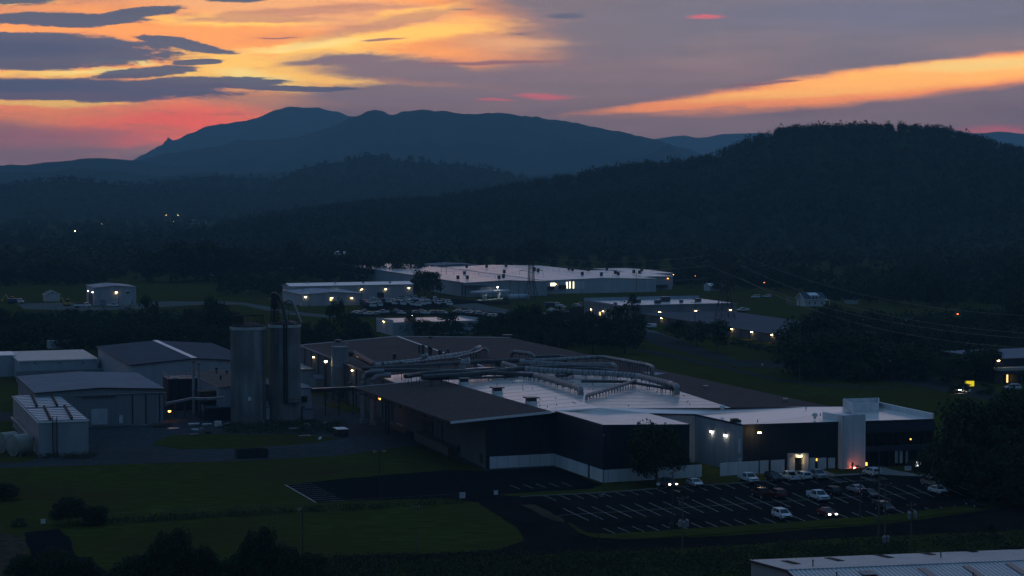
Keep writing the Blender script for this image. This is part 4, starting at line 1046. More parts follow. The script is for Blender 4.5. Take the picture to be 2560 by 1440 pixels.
part(el_, 'spout', 'galv', lambda m: m.tube([ex + Vector((2.4, .3, zt - 3.6)), ex + Vector((2.6, .3, zt - 2.4)), ex + Vector((3.3, .3, zt - 1.9)), ex + Vector((4.3, .3, zt - 2.3)), ex + Vector((4.9, .2, zt - 3.6)), ex + Vector((6.4, 0, .5))], .36, 12), True)
part(el_, 'stay', 'rust_steel', lambda m: (m.bar(ex + Vector((1, 0, zt - 4)), ex + Vector((5, 0, .3)), .08), m.bar(ex + Vector((3.4, .2, zt - 3)), ex + Vector((3.4, .2, .3)), .1), m.bar(ex + Vector((1, .5, 3)), ex + Vector((5.4, .2, 3)), .08), m.bar(ex + Vector((.9, .5, 5)), ex + Vector((4.4, .2, 5)), .08)))
# little peaked house between the silos and pale shed on the right
cs = [p for p in rect((661, 1018), 3.5, frx=681, d=4)]
rh = bld('silo_house', 'little pale house with a peaked top between the silo feet', 'hut', cs, 'A', .05, 'wall_pale', 'steel_grey', None, over=.1)
def pk(m):
    a = sum(cs, Vector()) / 4 + Z * 1.3
    for k in range(4): m.quad(cs[k] + Z * .05, cs[(k + 1) % 4] + Z * .05, a)
part(rh, 'peak', 'steel_grey', pk)
cs = rect((752, 970), 7.2, frx=779, d=12)
ro = bld('annex_shed', 'tall pale annex with a dark hood right of the right silo', 'shed', cs, 'B', .2, 'wall_pale', 'roof_grey', 'steel_grey', over=.15)
part(ro, 'hood', 'rust_steel', lambda m: wbox(m, cs[0], cs[1], 752, 990, 766, 1004, 1.0))
part(ro, 'door', 'dark_steel', lambda m: wbox(m, cs[0], cs[1], 754, 1016, 762, 1040, .1))
cs = rect((752, 1020), 2.8, frx=779, d=2)
bld('lean_to_shed', 'low dark lean-to at the foot of the pale annex', 'shed', [p + A * 2.2 for p in cs], 'B', 0, 'wall_grey', 'roof_slate', None, over=.05)
# --- yard objects
def dumpster(px, py, wpx, label, lid=None):
    p = P(px, py); L = wpx / ppm(p.y); r = empty('dumpster', p, label, 'dumpster'); bd, ad = B, A
    c = p - ad * 1.2
    def shell(m):
        for e in (-1, 1): m.box(c + ad * e * 1.15 + Z * 1.0, L, .1, 1.8, bd, ad, Z); 
        for e in (-1, 1): m.box(c + bd * e * (L / 2 - .05) + Z * 1.0, .1, 2.2, 1.8, bd, ad, Z)
        m.box(c + Z * .2, L, 2.2, .15, bd, ad, Z)
    part(r, 'shell', 'black', shell)
    def ribs(m):
        for k in range(8): m.box(c + ad * 1.24 + bd * L * (-.45 + .13 * k) + Z * .95, .1, .08, 1.7, bd, ad, Z)
        m.box(c + ad * 1.24 + Z * 1.88, L, .14, .14, bd, ad, Z)
    part(r, 'rib', 'dark_steel', ribs)
    for e in (-.4, .4): part(r, 'roller', 'dark_steel', lambda m: m.tube([c + bd * L * e - ad * 1 + Z * .12, c + bd * L * e + ad * 1 + Z * .12], .12, 10))
    if lid: part(r, 'load', lid, lambda m: m.box(c + Z * 1.5, L * .9, 1.9, .3, bd, ad, Z))
dumpster(632, 1146, 80, 'long dark open-top roll-off dumpster on the yard road', 'black')
p = P(852, 1090); r = empty('utility_trailer', p, 'small dark box with a white lid standing in the yard', 'trailer')
part(r, 'body', 'rust_steel', lambda m: m.box(p + Z * 1.0, 2.6, 4.2, 1.5, B, A, Z)); part(r, 'lid', 'white_paint', lambda m: m.box(p + Z * 1.82, 2.7, 4.3, .12, B, A, Z))
for e in (-1, 1): part(r, 'wheel', 'rubber', lambda m: m.tube([p + B * e * 1.25 + Z * .35, p + B * e * 1.5 + Z * .35], .35, 12))
# scrap and pallets in front of the silos
p = P(545, 1068); r = empty('liquid_tote', p, 'white caged liquid tote on a pallet among the scrap', 'tote')
part(r, 'tank', 'white_paint', lambda m: m.box(p + Z * .85, 1.5, 1.5, 1.2, B, A, Z)); part(r, 'pallet', 'wood', lambda m: m.box(p + Z * .12, 1.6, 1.6, .2, B, A, Z))
def cg(m):
    for k in range(5):
        m.bar(p + B * (-.78 + .39 * k) + A * .78 + Z * .2, p + B * (-.78 + .39 * k) + A * .78 + Z * 1.5, .04); m.bar(p + B * -.78 + A * .78 + Z * (.3 + .28 * k), p + B * .78 + A * .78 + Z * (.3 + .28 * k), .04)
part(r, 'cage', 'galv', cg)
for px, py, w, d, hgt, m_, lab in ((484, 1063, 2.6, 1.6, .5, 'white_panel', 'stack of pale boards left of the white tote'), (517, 1062, 2.4, 1.4, .35, 'white_panel', 'stack of white sheets touching the tote'), (434, 1073, 2.6, 3.2, .3, 'galv', 'crumpled bright metal sheets on the yard edge'),
        (487, 1075, 1.6, 1.4, .3, 'white_panel', 'single pale panel lying in front of the board stack'), (568, 1061, 1.6, 2.0, .3, 'white_panel', 'pale panel between the tote and the left silo'), (486, 1088, 2.0, 1.6, .3, 'galv_dark', 'flat metal scrap lying on the grass'),
        (567, 1072, 1.4, 2.0, .4, 'galv_dark', 'low heap of grey metal under the left silo'), (735, 1078, 2.4, 2.6, .8, 'galv', 'heap of bent sheet metal right of the silo feet'), (766, 1066, 1.8, 1.2, .7, 'steel_grey', 'grey crate in the weeds right of the silos'),
        (762, 1091, 2.8, .8, .3, 'galv', 'thin pale sheet at the weed edge'), (800, 1097, .6, 4.0, .3, 'white_panel', 'pale beam lying on the grass by the yard road'), (812, 1060, 1.0, .8, .5, 'galv', 'bit of bright scrap in the weeds'),
        (400, 1068, 4.6, 1.6, 1.0, 'wood', 'stack of brown timber by the workshop corner'), (355, 1066, 5.5, .5, .5, 'galv', 'long pale pipe lying along the workshop wall'), (505, 1080, .9, .9, 1.0, 'steel_grey', 'small grey drum among the scrap'), (520, 1084, 1.6, .9, .6, 'rust_steel', 'rusty scrap beside the drum')):
    p = P(px, py); mb = MB(); rr = random.Random(px)
    for k in range(4): mb.box(p + B * rr.uniform(-.12, .12) * w + A * rr.uniform(-.2, .2) + Z * (hgt * (k + .5) / 4), w * rr.uniform(.8, 1), d * rr.uniform(.75, 1), hgt / 4.6, (B + A * rr.uniform(-.25, .25)).normalized(), None, (Z + B * rr.uniform(-.06, .06)).normalized())
    tag(mb.build('scrap_stack', m_, org=p), lab, 'scrap')
# ================================================================ factory hall
lerp = lambda a, b, t: a.lerp(b, t)
RL, RR, RX = P(750, 863, 10.4), P(992, 841, 12.0), P(1275, 844, 11.0)
FA, FG, FX = P(1214, 1045, 10.6), P(1500, 1021, 12.0), P(2082, 1018, 10.0)
Le = lambda s: lerp(RL, FA, s); Ri = lambda s: lerp(RR, FG, s); Xe = lambda s: lerp(RX, FX, s); S0 = .52
Wt = lambda s: lerp(Ri(s), Xe(s), .71 + (.55 - .71) * (s - S0) / (1 - S0))
hall = empty('factory_hall', (0, 500, 0), 'huge low-gabled factory hall with dark and white roof covered in ducts', 'factory')
def grid(m, f, g, s0, s1, n=10):
    for k in range(n):
        a, b = s0 + (s1 - s0) * k / n, s0 + (s1 - s0) * (k + 1) / n; m.quad(f(b), g(b), g(a), f(a))
part(hall, 'shingle_roof', 'shingle', lambda m: (grid(m, Le, Ri, 0, S0), grid(m, Ri, Xe, 0, S0), grid(m, Wt, Xe, S0, 1)))
part(hall, 'membrane_roof', 'membrane', lambda m: (grid(m, Le, Ri, S0, 1), grid(m, Ri, Wt, S0, 1)))
dn = lambda p: Vector((p.x, p.y, 0))
def wl(m):
    for a, b in ((RL, FA), (FA, P(1388, 1028, 11.4)), (FX, RX), (RX, RR), (RR, RL)): m.quad(dn(a), dn(b), b, a)
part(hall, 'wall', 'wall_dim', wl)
part(hall, 'ridge_flashing', 'white_trim', lambda m: m.bar(Ri(-.0) + Z * .1, Ri(S0) + Z * .1, .55, .1))
part(hall, 'eave_flashing', 'white_trim', lambda m: (m.bar(RL + Z * .06, RR + Z * .06, .25, .16), m.bar(RR + Z * .06, RX + Z * .06, .25, .16)))
part(hall, 'gutter', 'steel_grey', lambda m: m.bar(Le(0) - Z * .1 + B * -.2, Le(.62) - Z * .1 + B * -.2, .3, .3))
part(hall, 'wall_pilaster', 'dark_steel', lambda m: [m.bar(dn(Le(.04 + .05 * k)) - B * .12, Le(.04 + .05 * k) - B * .12 - Z * .3, .22) for k in range(12)])
for x, y in ((785, 893), (882, 926)): lamp(hall, Le(0), Le(1), x, y, 'lamp_warm', .55)
part(hall, 'gate', 'dark_steel', lambda m: wbox(m, Le(.5), Le(1), 1058, 1040, 1083, 1108, .25))
part(hall, 'personnel_door', 'white_panel', lambda m: wbox(m, Le(.5), Le(1), 1085, 1098, 1091, 1118, .2))
part(hall, 'personnel_door', 'black', lambda m: wbox(m, Le(.5), Le(1), 1145, 1114, 1150, 1130, .2))
part(hall, 'personnel_door', 'black', lambda m: wbox(m, Le(.5), Le(1), 1201, 1136, 1207, 1156, .2))
part(hall, 'wall_panel', 'wall_pale', lambda m: (wbox(m, Le(.5), Le(1), 993, 1064, 1008, 1080, .12), wbox(m, Le(.5), Le(1), 1012, 1072, 1021, 1086, .12)))
part(hall, 'loading_ledge', 'wood', lambda m: (wbox(m, Le(.5), Le(1), 972, 1078, 1034, 1086, 2.0), wbox(m, Le(.5), Le(1), 1060, 1118, 1146, 1126, 2.4)))
part(hall, 'painted_glow', 'rust_steel', lambda m: wbox(m, Le(.5), Le(1), 1064, 1080, 1079, 1104, .3))  # unlit brown panel in the gate: the glow from inside is painted as colour
# canopy over the loading side
K = [P(885, 968, 9.9), P(1126, 1054, 10.2), P(1378, 1028, 11.75), P(1098, 948, 11.3)]
part(hall, 'canopy_roof', 'shingle', lambda m: m.prism([p - Z * .45 for p in K], K))
part(hall, 'canopy_fascia', 'white_trim', lambda m: (m.bar(K[1] - Z * .2 + A * .08, K[2] - Z * .2 + A * .08, .1, .5), m.bar(K[0] + Z * .03 - A * .05, K[3] + Z * .03 - A * .05, .2, .12)))
def truss(m):
    a, b = K[0] + B * .5, K[1] + B * .5
    m.bar(a - Z * 1.3, b - Z * 1.3, .2); N = 16
    for k in range(N):
        p, q = lerp(a, b, k / N), lerp(a, b, (k + 1) / N); m.bar(p - Z * 1.3, (p + q) / 2 - Z * .4, .1); m.bar((p + q) / 2 - Z * .4, q - Z * 1.3, .1)
        if k % 2 == 0: m.box(p - Z * .85, .3, .3, .9)
part(hall, 'canopy_truss', 'dark_steel', truss)
for px, pb in ((965, 1079), (972, 1084), (1106, 1126)):
    q = P(px, pb); part(hall, 'canopy_post', 'dark_steel', lambda m: m.bar(q, q + Z * 9.2, .4))
q = P(950, 1072); q.z = zat(996, q.y); l = part(hall, 'canopy_lamp', 'dark_steel', lambda m: (m.bar(q + Z * .3, q + Z * 1.6, .08), m.box(q + Z * .35, .7, .7, .15)))
part(hall, 'lens', 'lamp_sodium', lambda m: m.lathe(q, [(.05, -.3), (.28, -.1), (.28, .15), (.1, .25)], 12), parent=l)
# roof vents on the white slope: white curb, dark louvred hood
def rz(px, py): # height of hall roof under a photo point (iterate)
    z = 11.5
    for _ in range(6):
        p = P(px, py, z); 
        t = max(0, min(1, (p - RR).dot((FG - RR)) / (FG - RR).length_squared)); r = Ri(t); l = Le(t); x = Xe(t)
        d = (p - r).x
        z = r.z + (l.z - r.z) * min(1, -d / max(.1, (r - l).x)) if d < 0 else r.z + (x.z - r.z) * min(1, d / max(.1, (x - r).x))
    return P(px, py, z)
for px, py, w in ((1160, 962, 1.9), (1243, 985, 2.0), (1328, 1011, 2.1)):
    p = rz(px, py); o = part(hall, 'roof_vent', 'white_panel', lambda m: m.box(p + Z * .3, w, w, .9, B, A, Z))
    part(hall, 'hood', 'dark_steel', lambda m: (m.box(p + Z * 1.05, w * .9, w * .9, .7, B, A, Z), m.box(p + Z * 1.5, w * 1.35, w * 1.35, .22, B, A, Z)), parent=o)
    part(hall, 'louvre', 'galv', lambda m: [m.box(p + Z * 1.63 + B * (k - 1) * w * .45, w * .4, w * 1.3, .05, B, A, Z) for k in range(3)], parent=o)
for px, py, hgt, rr in ((1048, 882, 2.2, .3), (1057, 884, 2.4, .4), (1073, 886, 2.4, .3), (1078, 887, 2.0, .28), (1099, 892, 1.8, .3), (1115, 894, 1.5, .3), (1103, 887, 1.4, .3), (1120, 884, 1.2, .35), (986, 897, 1.4, .5), (1190, 915, 1.6, .3), (1240, 914, 1.9, .3), (1247, 916, 1.2, .5), (1076, 846, .6, .6), (845, 856, .8, .8), (1268, 843, .8, 1.2)):
    p = rz(px, py); part(hall, 'vent_pipe', 'galv_dark', lambda m: m.lathe(p, [(rr, -.2), (rr, hgt * .8), (rr * 1.4, hgt * .82), (rr * 1.4, hgt), (.05, hgt + .15)], 10))
for px, py, w in ((1571, 914, 1.6), (1595, 918, 2.0), (1475, 900, 1.0)):
    p = rz(px, py); part(hall, 'roof_unit', 'steel_grey', lambda m: (m.box(p + Z * .5, w, w, 1.2, B, A, Z), m.box(p + Z * 1.15, w * 1.1, w * 1.1, .12, B, A, Z)))
p = rz(1620, 930); part(hall, 'roof_patch', 'roof_blue', lambda m: m.quad(*[P(x, y, p.z + .08) for x, y in ((1590, 931), (1640, 938), (1665, 933), (1620, 929))]))
for px, py in ((1764, 972), (1963, 1005)):
    p = rz(px, py); part(hall, 'roof_unit', 'galv', lambda m: (m.box(p + Z * .3, .9, .9, .6, B, A, Z), m.box(p + Z * .75, 1.2, 1.0, .1, B, A, Z)))
p = rz(1806, 1027); part(hall, 'turbine_vent', 'white_panel', lambda m: m.lathe(p, [(.35, -.1), (.35, .5), (.6, .6), (.65, .9), (.4, 1.2), (.05, 1.25)], 14), True)
def specks(m):
    r = random.Random(4)
    for k in range(46):
        s = r.uniform(.6, .98); t = r.uniform(.1, 1); q = lerp(Ri(s), Wt(s), t * .95) if k % 2 else lerp(Ri(s), Le(s), t * .4)
        m.box(q + Z * .12, .14, .14, .3)
part(hall, 'drain_cap', 'dark_steel', specks)
def seams(m):
    for k in range(1, 15):
        s = S0 + (1 - S0) * k / 15; a, b = Le(s), Ri(s); w = Wt(s); m.bar(lerp(a, b, .45) + Z * .012, b + Z * .012, .07, .02); m.bar(b + Z * .012, w + Z * .012, .07, .02)
part(hall, 'membrane_seam', 'steel_grey', seams)
# ---------------------------------------------------------------- ducts on the roof
def bend(pts, r):
    """round the corners"""
    out = [pts[0]]
    for a, b, c in zip(pts, pts[1:], pts[2:]):
        k = min(r, (b - a).length * .45, (c - b).length * .45); p, q = b + (a - b).normalized() * k, b + (c - b).normalized() * k
        out += [p * (1 - t) ** 2 + b * 2 * t * (1 - t) + q * t * t for t in (0, .25, .5, .75, 1)]
    return out + [pts[-1]]
ROOFZ = 11.6
def duct(label, pix, r, bands=1.6, m='galv_dark', legs=6.0, z=13.2, ends=(0, 0), bandm='dark_steel', name='duct', bw=1.09):
    pts = []
    for q in pix: pts.append(P(q[0], q[1], q[2] if len(q) > 2 else z))
    if ends[0]: pts.insert(0, Vector((pts[0].x, pts[0].y, ROOFZ - .3)))
    if ends[1]: pts.append(Vector((pts[-1].x, pts[-1].y, ROOFZ - .3)))
    o = empty(name, Vector((pts[0].x, pts[0].y, ROOFZ)), label, 'duct', 'ducts across the factory roof')
    path = bend(pts, r * 2.4)
    r *= .84
    def bd(b):
        b.tube(path, r, 16); b.m = 1
        for a, c in zip(pts, pts[1:]):
            L = (c - a).length; n = int(L / bands); d = (c - a).normalized()
            for k in range(1, n): b.tube([a + d * (k * L / n - .07), a + d * (k * L / n + .07)], r * bw, 14)
    part(o, 'pipe', [m, bandm], bd, True)
    if legs:
        def lg(b):
            for a, c in zip(pts, pts[1:]):
                if abs((c - a).normalized().z) > .5: continue
                L = (c - a).length; n = max(1, int(L / legs)); d = (c - a).normalized(); s = Vector((-d.y, d.x, 0))
                for k in range(n + 1):
                    q = a + d * (L * (.5 + k) / (n + 1))
                    if q.z - r < ROOFZ: continue
                    for e in (-1, 1): b.bar(Vector((q.x, q.y, ROOFZ - .8)) + s * e * r * .8, q + s * e * r * .8, .12)
                    b.bar(q - s * r * 1.1 - Z * r, q + s * r * 1.1 - Z * r, .14)
        part(o, 'support', 'dark_steel', lg)
    return o
duct('dark duct climbing in a dogleg from the collector to the long roof run', [(872, 884, 13.5), (888, 884, 13.5), (936, 911, 13.2), (960, 911)], .95, legs=0)
duct('long banded duct rising across the brown roof to a raised bend', [(936, 913), (1042, 902), (1120, 890), (1178, 881), (1190, 872, 14.4), (1199, 868, 14.4)], .72, bands=2.2, m='galv')
duct('thin duct with a small gooseneck beside the raised bend', [(1010, 908), (1140, 893), (1190, 880, 13.8), (1206, 872, 13.8), (1220, 873, 13.8)], .42, ends=(0, 1), m='galv')
duct('longest dark duct running across the whole middle of the roof', [(905, 922), (1073, 913), (1162, 906), (1300, 901), (1330, 902)], .62, bands=3)
duct('dark duct below the longest one ending at the fat banded duct', [(925, 926), (1030, 926), (1169, 930), (1307, 936), (1330, 938)], .62, bands=3)
duct('fat silver banded duct pointing at the front right with a drop elbow', [(1325, 936), (1345, 939), (1440, 966), (1452, 972)], .82, bands=1.35, m='galv', ends=(0, 1), legs=5)
duct('dark duct crossing low over the white roof behind the fat banded one', [(1056, 944), (1180, 936), (1290, 923), (1410, 917), (1515, 920)], .78, bands=3, ends=(0, 1))
duct('thin dark duct hugging the white roof in front of the others', [(1072, 948, 12.4), (1200, 944, 12.4), (1283, 942, 12.4), (1320, 934, 12.6)], .36, bands=3, legs=8)
duct('duct with a pale flared horn at its left end', [(1014, 941), (1055, 934), (1160, 928), (1262, 922)], .66, bands=3)
duct('silver banded arch standing on slim legs on the brown roof', [(1279, 878, 14.6), (1326, 884, 14.6), (1335, 893, 13.6)], .62, bands=.95, m='galv', ends=(1, 0), legs=3)
duct('short duct with a rounded drop end behind the crossing ducts', [(1336, 893), (1398, 891), (1413, 893)], .6, bands=3, ends=(0, 1), m='galv_dark')
duct('duct whose silver banded half runs right on tall legs over the dark roof', [(1300, 902), (1400, 898), (1506, 892, 13.2), (1560, 901), (1620, 912), (1632, 917)], .55, bands=1.7, m='galv', ends=(0, 1), legs=3.4)
duct('grey duct with a round drop bend near the middle right', [(1300, 904), (1430, 911), (1530, 910), (1539, 914)], .55, bands=4, ends=(0, 1), m='steel_grey')
duct('long duct turning into a silver banded run that ends right in a drop elbow', [(1315, 923), (1444, 931), (1530, 934), (1600, 941), (1680, 960), (1692, 966)], .82, bands=1.3, m='galv', ends=(0, 1), legs=5)
duct('slim duct lying low and straight below the right banded run', [(1453, 953, 12.4), (1565, 954, 12.4), (1640, 966, 12.2), (1698, 976, 11.9)], .42, bands=3, legs=9)
duct('slanting silver duct on many little legs pointing front left', [(1589, 951, 12.8), (1558, 961, 12.8), (1500, 979, 12.8), (1466, 989, 12.8)], .45, bands=1.1, m='galv', ends=(0, 1), legs=2.4)
duct('short fat banded duct in the middle of the tangle', [(1259, 908), (1288, 916)], .7, bands=.9, m='galv', ends=(0, 1), legs=0)
duct('dark duct between the two crossing runs on the right', [(1400, 925), (1480, 921), (1545, 928)], .5, bands=3)
duct('short horizontal duct end bent upward in the right crossing', [(1390, 938, 12.4), (1410, 940, 12.4), (1437, 932, 12.6)], .4, bands=3, legs=4)
duct('curved grey pipe dropping from the roof edge to the ground, outer one', [(960, 928), (925, 929), (917, 934, 12.4)], .62, bands=9, m='steel_grey', legs=0)
bends = ((908, 935), (932, 939))
for k, (x, y) in enumerate(bends):
    a = P(x, y, 12.2); o = empty('drop_pipe', Vector((a.x, a.y, 0)), ('left' if k == 0 else 'right') + ' one of two fat grey pipes bending down at the hall wall', 'pipe', 'fat drop pipes at the hall wall')
    part(o, 'pipe', 'steel_grey', lambda b: b.tube(bend([a + B * 4.5, a, Vector((a.x, a.y, 1.0))], 2.2), .72, 16), True)
    part(o, 'base', 'concrete', lambda b: b.box(Vector((a.x, a.y, .5)), 1.8, 1.8, 1.0))
# yellow-brown fin on the crossing
p = P(1157, 921, 12.6); o = empty('weather_cowl', Vector((p.x, p.y, ROOFZ)), 'tall pale cowl standing up between the long ducts', 'cowl')
part(o, 'pipe', 'steel_grey', lambda b: b.tube(bend([p - Z * 1.2, p + Z * 1.6, p + Z * 1.9 + B * 1.6], 1.2), .7, 14), True); part(o, 'rim', 'white_panel', lambda b: b.tube([p + Z * 1.9 + B * 1.5, p + Z * 1.9 + B * 1.7], .82, 14))
p = P(1056, 903, 13); o = empty('weather_cowl', Vector((p.x, p.y, ROOFZ)), 'small pale cowl at the fat end of the banded brown-roof duct', 'cowl')
part(o, 'pipe', 'steel_grey', lambda b: b.tube(bend([p - Z * 1.2, p + Z * 1.2, p + Z * 1.4 + B * 1.2], 1), .6, 14), True); part(o, 'rim', 'white_panel', lambda b: b.tube([p + Z * 1.4 + B * 1.1, p + Z * 1.4 + B * 1.3], .7, 14))
# ---------------------------------------------------------------- dust collector by the hall wall
p = P(848, 1003); rr = 2.35; hh = zat(868, p.y); c = p + Vector((0, rr, 0))
dc = empty('dust_collector', c, 'cylindrical dust collector tower standing at the hall wall', 'dust collector')
part(dc, 'drum', 'wall_grey', lambda m: m.lathe(c, [(rr, 2.5), (rr, hh * .62), (rr * 1.02, hh * .63), (rr, hh * .64), (rr, hh - .5), (rr * 1.05, hh - .45), (rr * 1.05, hh)], 30), True)
part(dc, 'handrail', 'galv', lambda m: [m.bar(c + Vector((math.cos(k * .52) * rr, math.sin(k * .52) * rr, hh)), c + Vector((math.cos(k * .52) * rr, math.sin(k * .52) * rr, hh + .9)), .07) for k in range(12)] + [m.bar(c + Vector((math.cos(k * .52) * rr, math.sin(k * .52) * rr, hh + .9)), c + Vector((math.cos((k + 1) * .52) * rr, math.sin((k + 1) * .52) * rr, hh + .9)), .07) for k in range(12)])
part(dc, 'cone', 'steel_grey', lambda m: m.lathe(c, [(.4, .6), (rr, 2.5)], 24))
part(dc, 'leg', 'dark_steel', lambda m: [m.bar(c + Vector((x, y, 0)), c + Vector((x, y, 3.5)), .25) for x in (-1.9, 1.9) for y in (-1.9, 1.9)])
part(dc, 'pipe', 'galv_dark', lambda m: m.tube(bend([c + Vector((0, -2.2, 3.6)), c + Vector((2.2, -3.4, 3.2)), c + Vector((3.6, -3.6, .3))], 1.4), .6, 12), True)
part(dc, 'access_door', 'steel_grey', lambda m: m.box(c + Vector((-.8, -rr * .97, 6)), 1.0, .2, 1.3))
lp = P(815, 1000); yt = zat(904, lp.y)
lt = empty('yard_lamp', lp, 'slim ladder post with a warm lamp beside the dust collector', 'lamp post')
part(lt, 'post', 'dark_steel', lambda m: [m.bar(lp + Vector((s, 0, 0)), lp + Vector((s, 0, yt - .3)), .14) for s in (-.3, .3)] + [m.bar(lp + Vector((-.3, 0, .6 * k)), lp + Vector((.3, 0, .6 * k)), .06) for k in range(1, int(yt / .6))])
h_ = part(lt, 'lamp_head', 'dark_steel', lambda m: m.box(lp + Z * (yt + .3), .7, .7, .12)); part(lt, 'lens', 'lamp_warm', lambda m: m.box(lp + Z * yt, .5, .5, .4), parent=h_)
# low buildings at the hall's left foot
cs = rect((748, 924), 5.0, frx=803, bly=904)
la = bld('side_shed', 'low shed with a lamp-lit tan roof against the hall wall', 'shed', cs, 'B', 0, 'wall_blue_grey', 'roof_tan', 'dark_steel', over=.15)
cs = rect((790, 947), 3.6, frx=828, d=7)
bld('pump_house', 'small arched pale pump house beside the dust collector', 'shed', cs, 'B', .9, 'wall_grey', 'roof_grey', None, over=.1)
# pipe bridge between the silos and the hall
a, b = P(779, 977, 6.6), P(892, 972, 6.6); o = empty('pipe_bridge', Vector((a.x, a.y, 0)), 'horizontal pipe bridge from the annex to the canopy corner', 'pipe bridge')
part(o, 'casing', 'rust_steel', lambda m: m.bar(a, b, 1.2, .9)); part(o, 'cover', 'galv', lambda m: m.bar(a + Z * .55, b + Z * .55, 1.3, .14))
part(o, 'post', 'dark_steel', lambda m: [m.bar(dn(lerp(a, b, t)), lerp(a, b, t), .3) for t in (.3, .6, .92)])
for k, (x, y, hh_) in enumerate(((846, 1012, 5), (866, 1014, 6), (884, 1030, 5.5), (905, 1008, 6))):
    q = P(x, y); o = empty('yard_pipe', q, ['thin bent pipe under the pipe bridge, leftmost', 'thin bent pipe with a loop under the pipe bridge', 'pale steel post with pipe under the canopy corner', 'fat dark U-shaped pipe under the canopy corner'][k], 'pipe')
    part(o, 'pipe', 'galv_dark' if k != 2 else 'galv', lambda m: m.tube(bend([q, q + Z * hh_, q + Z * hh_ + B * (3 if k == 3 else 1.6), q + Z * (hh_ - 3) + B * (3 if k == 3 else 1.6)], 1.0), .7 if k == 3 else .16, 10), True)
    part(o, 'foot', 'concrete', lambda m: m.box(q + Z * .1, .8, .8, .2))
# ================================================================ navy-clad front building with office wing
O3 = [P(1388, 1028, 11.5), P(1508, 1063, 11.4), P(1724, 1061.5, 10.7), P(1620, 1034, 10.9), P(1738, 1036, 10.2), P(1857, 1062, 9.8), P(2335, 1048, 9.5), P(2192, 1017, 9.7), P(2080, 1018, 10.05), P(1820, 1018.5, 10.65), P(1500, 1020.5, 12.05), P(1362, 1022, 11.65)]
off = empty('office_building', (40, 415, 0), 'navy-clad office and warehouse front with white base panels and white roof', 'building')
part(off, 'roof', 'membrane_new', lambda m: m.poly([p + Z * .09 for p in O3]))
def ow(m):
    for i, j in ((0, 1), (1, 2), (2, 3), (5, 6), (6, 7)): m.quad(dn(O3[i]), dn(O3[j]), O3[j], O3[i])
part(off, 'navy_wall', 'navy', ow)
# main front without the glazed ground floor: the navy skin above
part(off, 'court_wall', 'wall_blue_grey', lambda m: [m.quad(dn(O3[i]), dn(O3[j]), O3[j], O3[i]) for i, j in ((3, 4), (4, 5))])
part(off, 'coping', 'navy_fascia', lambda m: [m.bar(O3[i] - Z * .08 + outn(O3[i], O3[j]) * .07, O3[j] - Z * .08 + outn(O3[i], O3[j]) * .07, .12, .36) for i, j in ((0, 1), (1, 2), (2, 3), (3, 4), (4, 5), (5, 6))])
hT = P(1388, 1028, 11.4); hA, hB = dn(FA) + (dn(hT) - dn(FA)) * .05, dn(hT)
part(hall, 'navy_cladding', 'navy', lambda m: m.quad(dn(FA) + A * .1, dn(hT) + A * .1, hT + A * .1 - Z * .05, FA + A * .1 - Z * .05))
def base(m, a, b, x0, y0, x1, y1, th=.14): wbox(m, a, b, x0, y0, x1, y1, th)
part(hall, 'base_panel', 'white_panel', lambda m: m.box((hA + hB) / 2 + Z * 1.25 + A * .2, (hB - hA).length - .1, .14, 2.5, (hB - hA).normalized(), None, Z))
c0, c1_ = dn(O3[0]), dn(O3[1]); n01 = outn(c0, c1_)
part(off, 'base_panel', 'white_panel', lambda m: (m.box(c0.lerp(c1_, .355) + Z * 1.25 + n01 * .08, (c1_ - c0).length * .70, .14, 2.5, (c1_ - c0).normalized(), None, Z), m.box(c0.lerp(c1_, .87) + Z * 1.25 + n01 * .08, (c1_ - c0).length * .258, .14, 2.5, (c1_ - c0).normalized(), None, Z)))
part(off, 'door', 'black', lambda m: m.box(c0.lerp(c1_, .723) + Z * 1.1 + n01 * .06, 1.0, .1, 2.2, (c1_ - c0).normalized(), None, Z))
d0, d1 = dn(O3[1]), dn(O3[2]); dd = (d1 - d0).normalized(); nd_ = outn(d0, d1)
part(off, 'base_panel', 'white_panel', lambda m: m.box(d0 + dd * ((d1 - d0).length + 2.7) / 2 + Z * 1.25 + nd_ * .1, (d1 - d0).length + 2.7, .16, 2.5, dd, None, Z))
part(off, 'downpipe', 'dark_steel', lambda m: m.bar(d0 + nd_ * .25 - dd * .1, d0 + nd_ * .25 - dd * .1 + Z * 4, .14))
part(off, 'wall_unit', 'steel_grey', lambda m: m.box(O3[1] - Z * 2.0 + nd_ * .2, .4, .3, .3))
# court: lamps, tall vent, door, screen wall
a4, b4 = O3[4], O3[5]
for x, y in ((1780, 1079), (1815, 1088)): lamp(off, a4, b4, x, y, 'lamp_white', .5)
part(off, 'vent', 'white_panel', lambda m: wbox(m, a4, b4, 1846, 1097, 1853, 1132, .12)); part(off, 'door', 'white_panel', lambda m: wbox(m, a4, b4, 1847, 1145, 1853, 1160, .12))
for x0, x1, y in ((1800, 1921, 1190), (1927, 1961, 1182.5)):
    p, q = P(x0, y), P(x1, y - (x1 - x0) * .064); part(off, 'screen_wall', 'white_panel', lambda m: m.box((p + q) / 2 + Z * 1.3, (q - p).length, .2, 2.6, (q - p).normalized(), None, Z))
f0, f1 = O3[5], O3[6]; fh = (dn(f1) - dn(f0)).normalized(); fn = outn(f0, f1)
def fwb(m, x0, y0, x1, y1, th=.14, sink=0): wbox(m, f0, f1, x0, y0, x1, y1, th, sink)
for x0, x1 in ((2023, 2037), (2044, 2065), (2070, 2087)): part(off, 'base_panel', 'white_panel', lambda m: fwb(m, x0, 1144, x1, 1173.5 - (x0 - 2023) * .06))
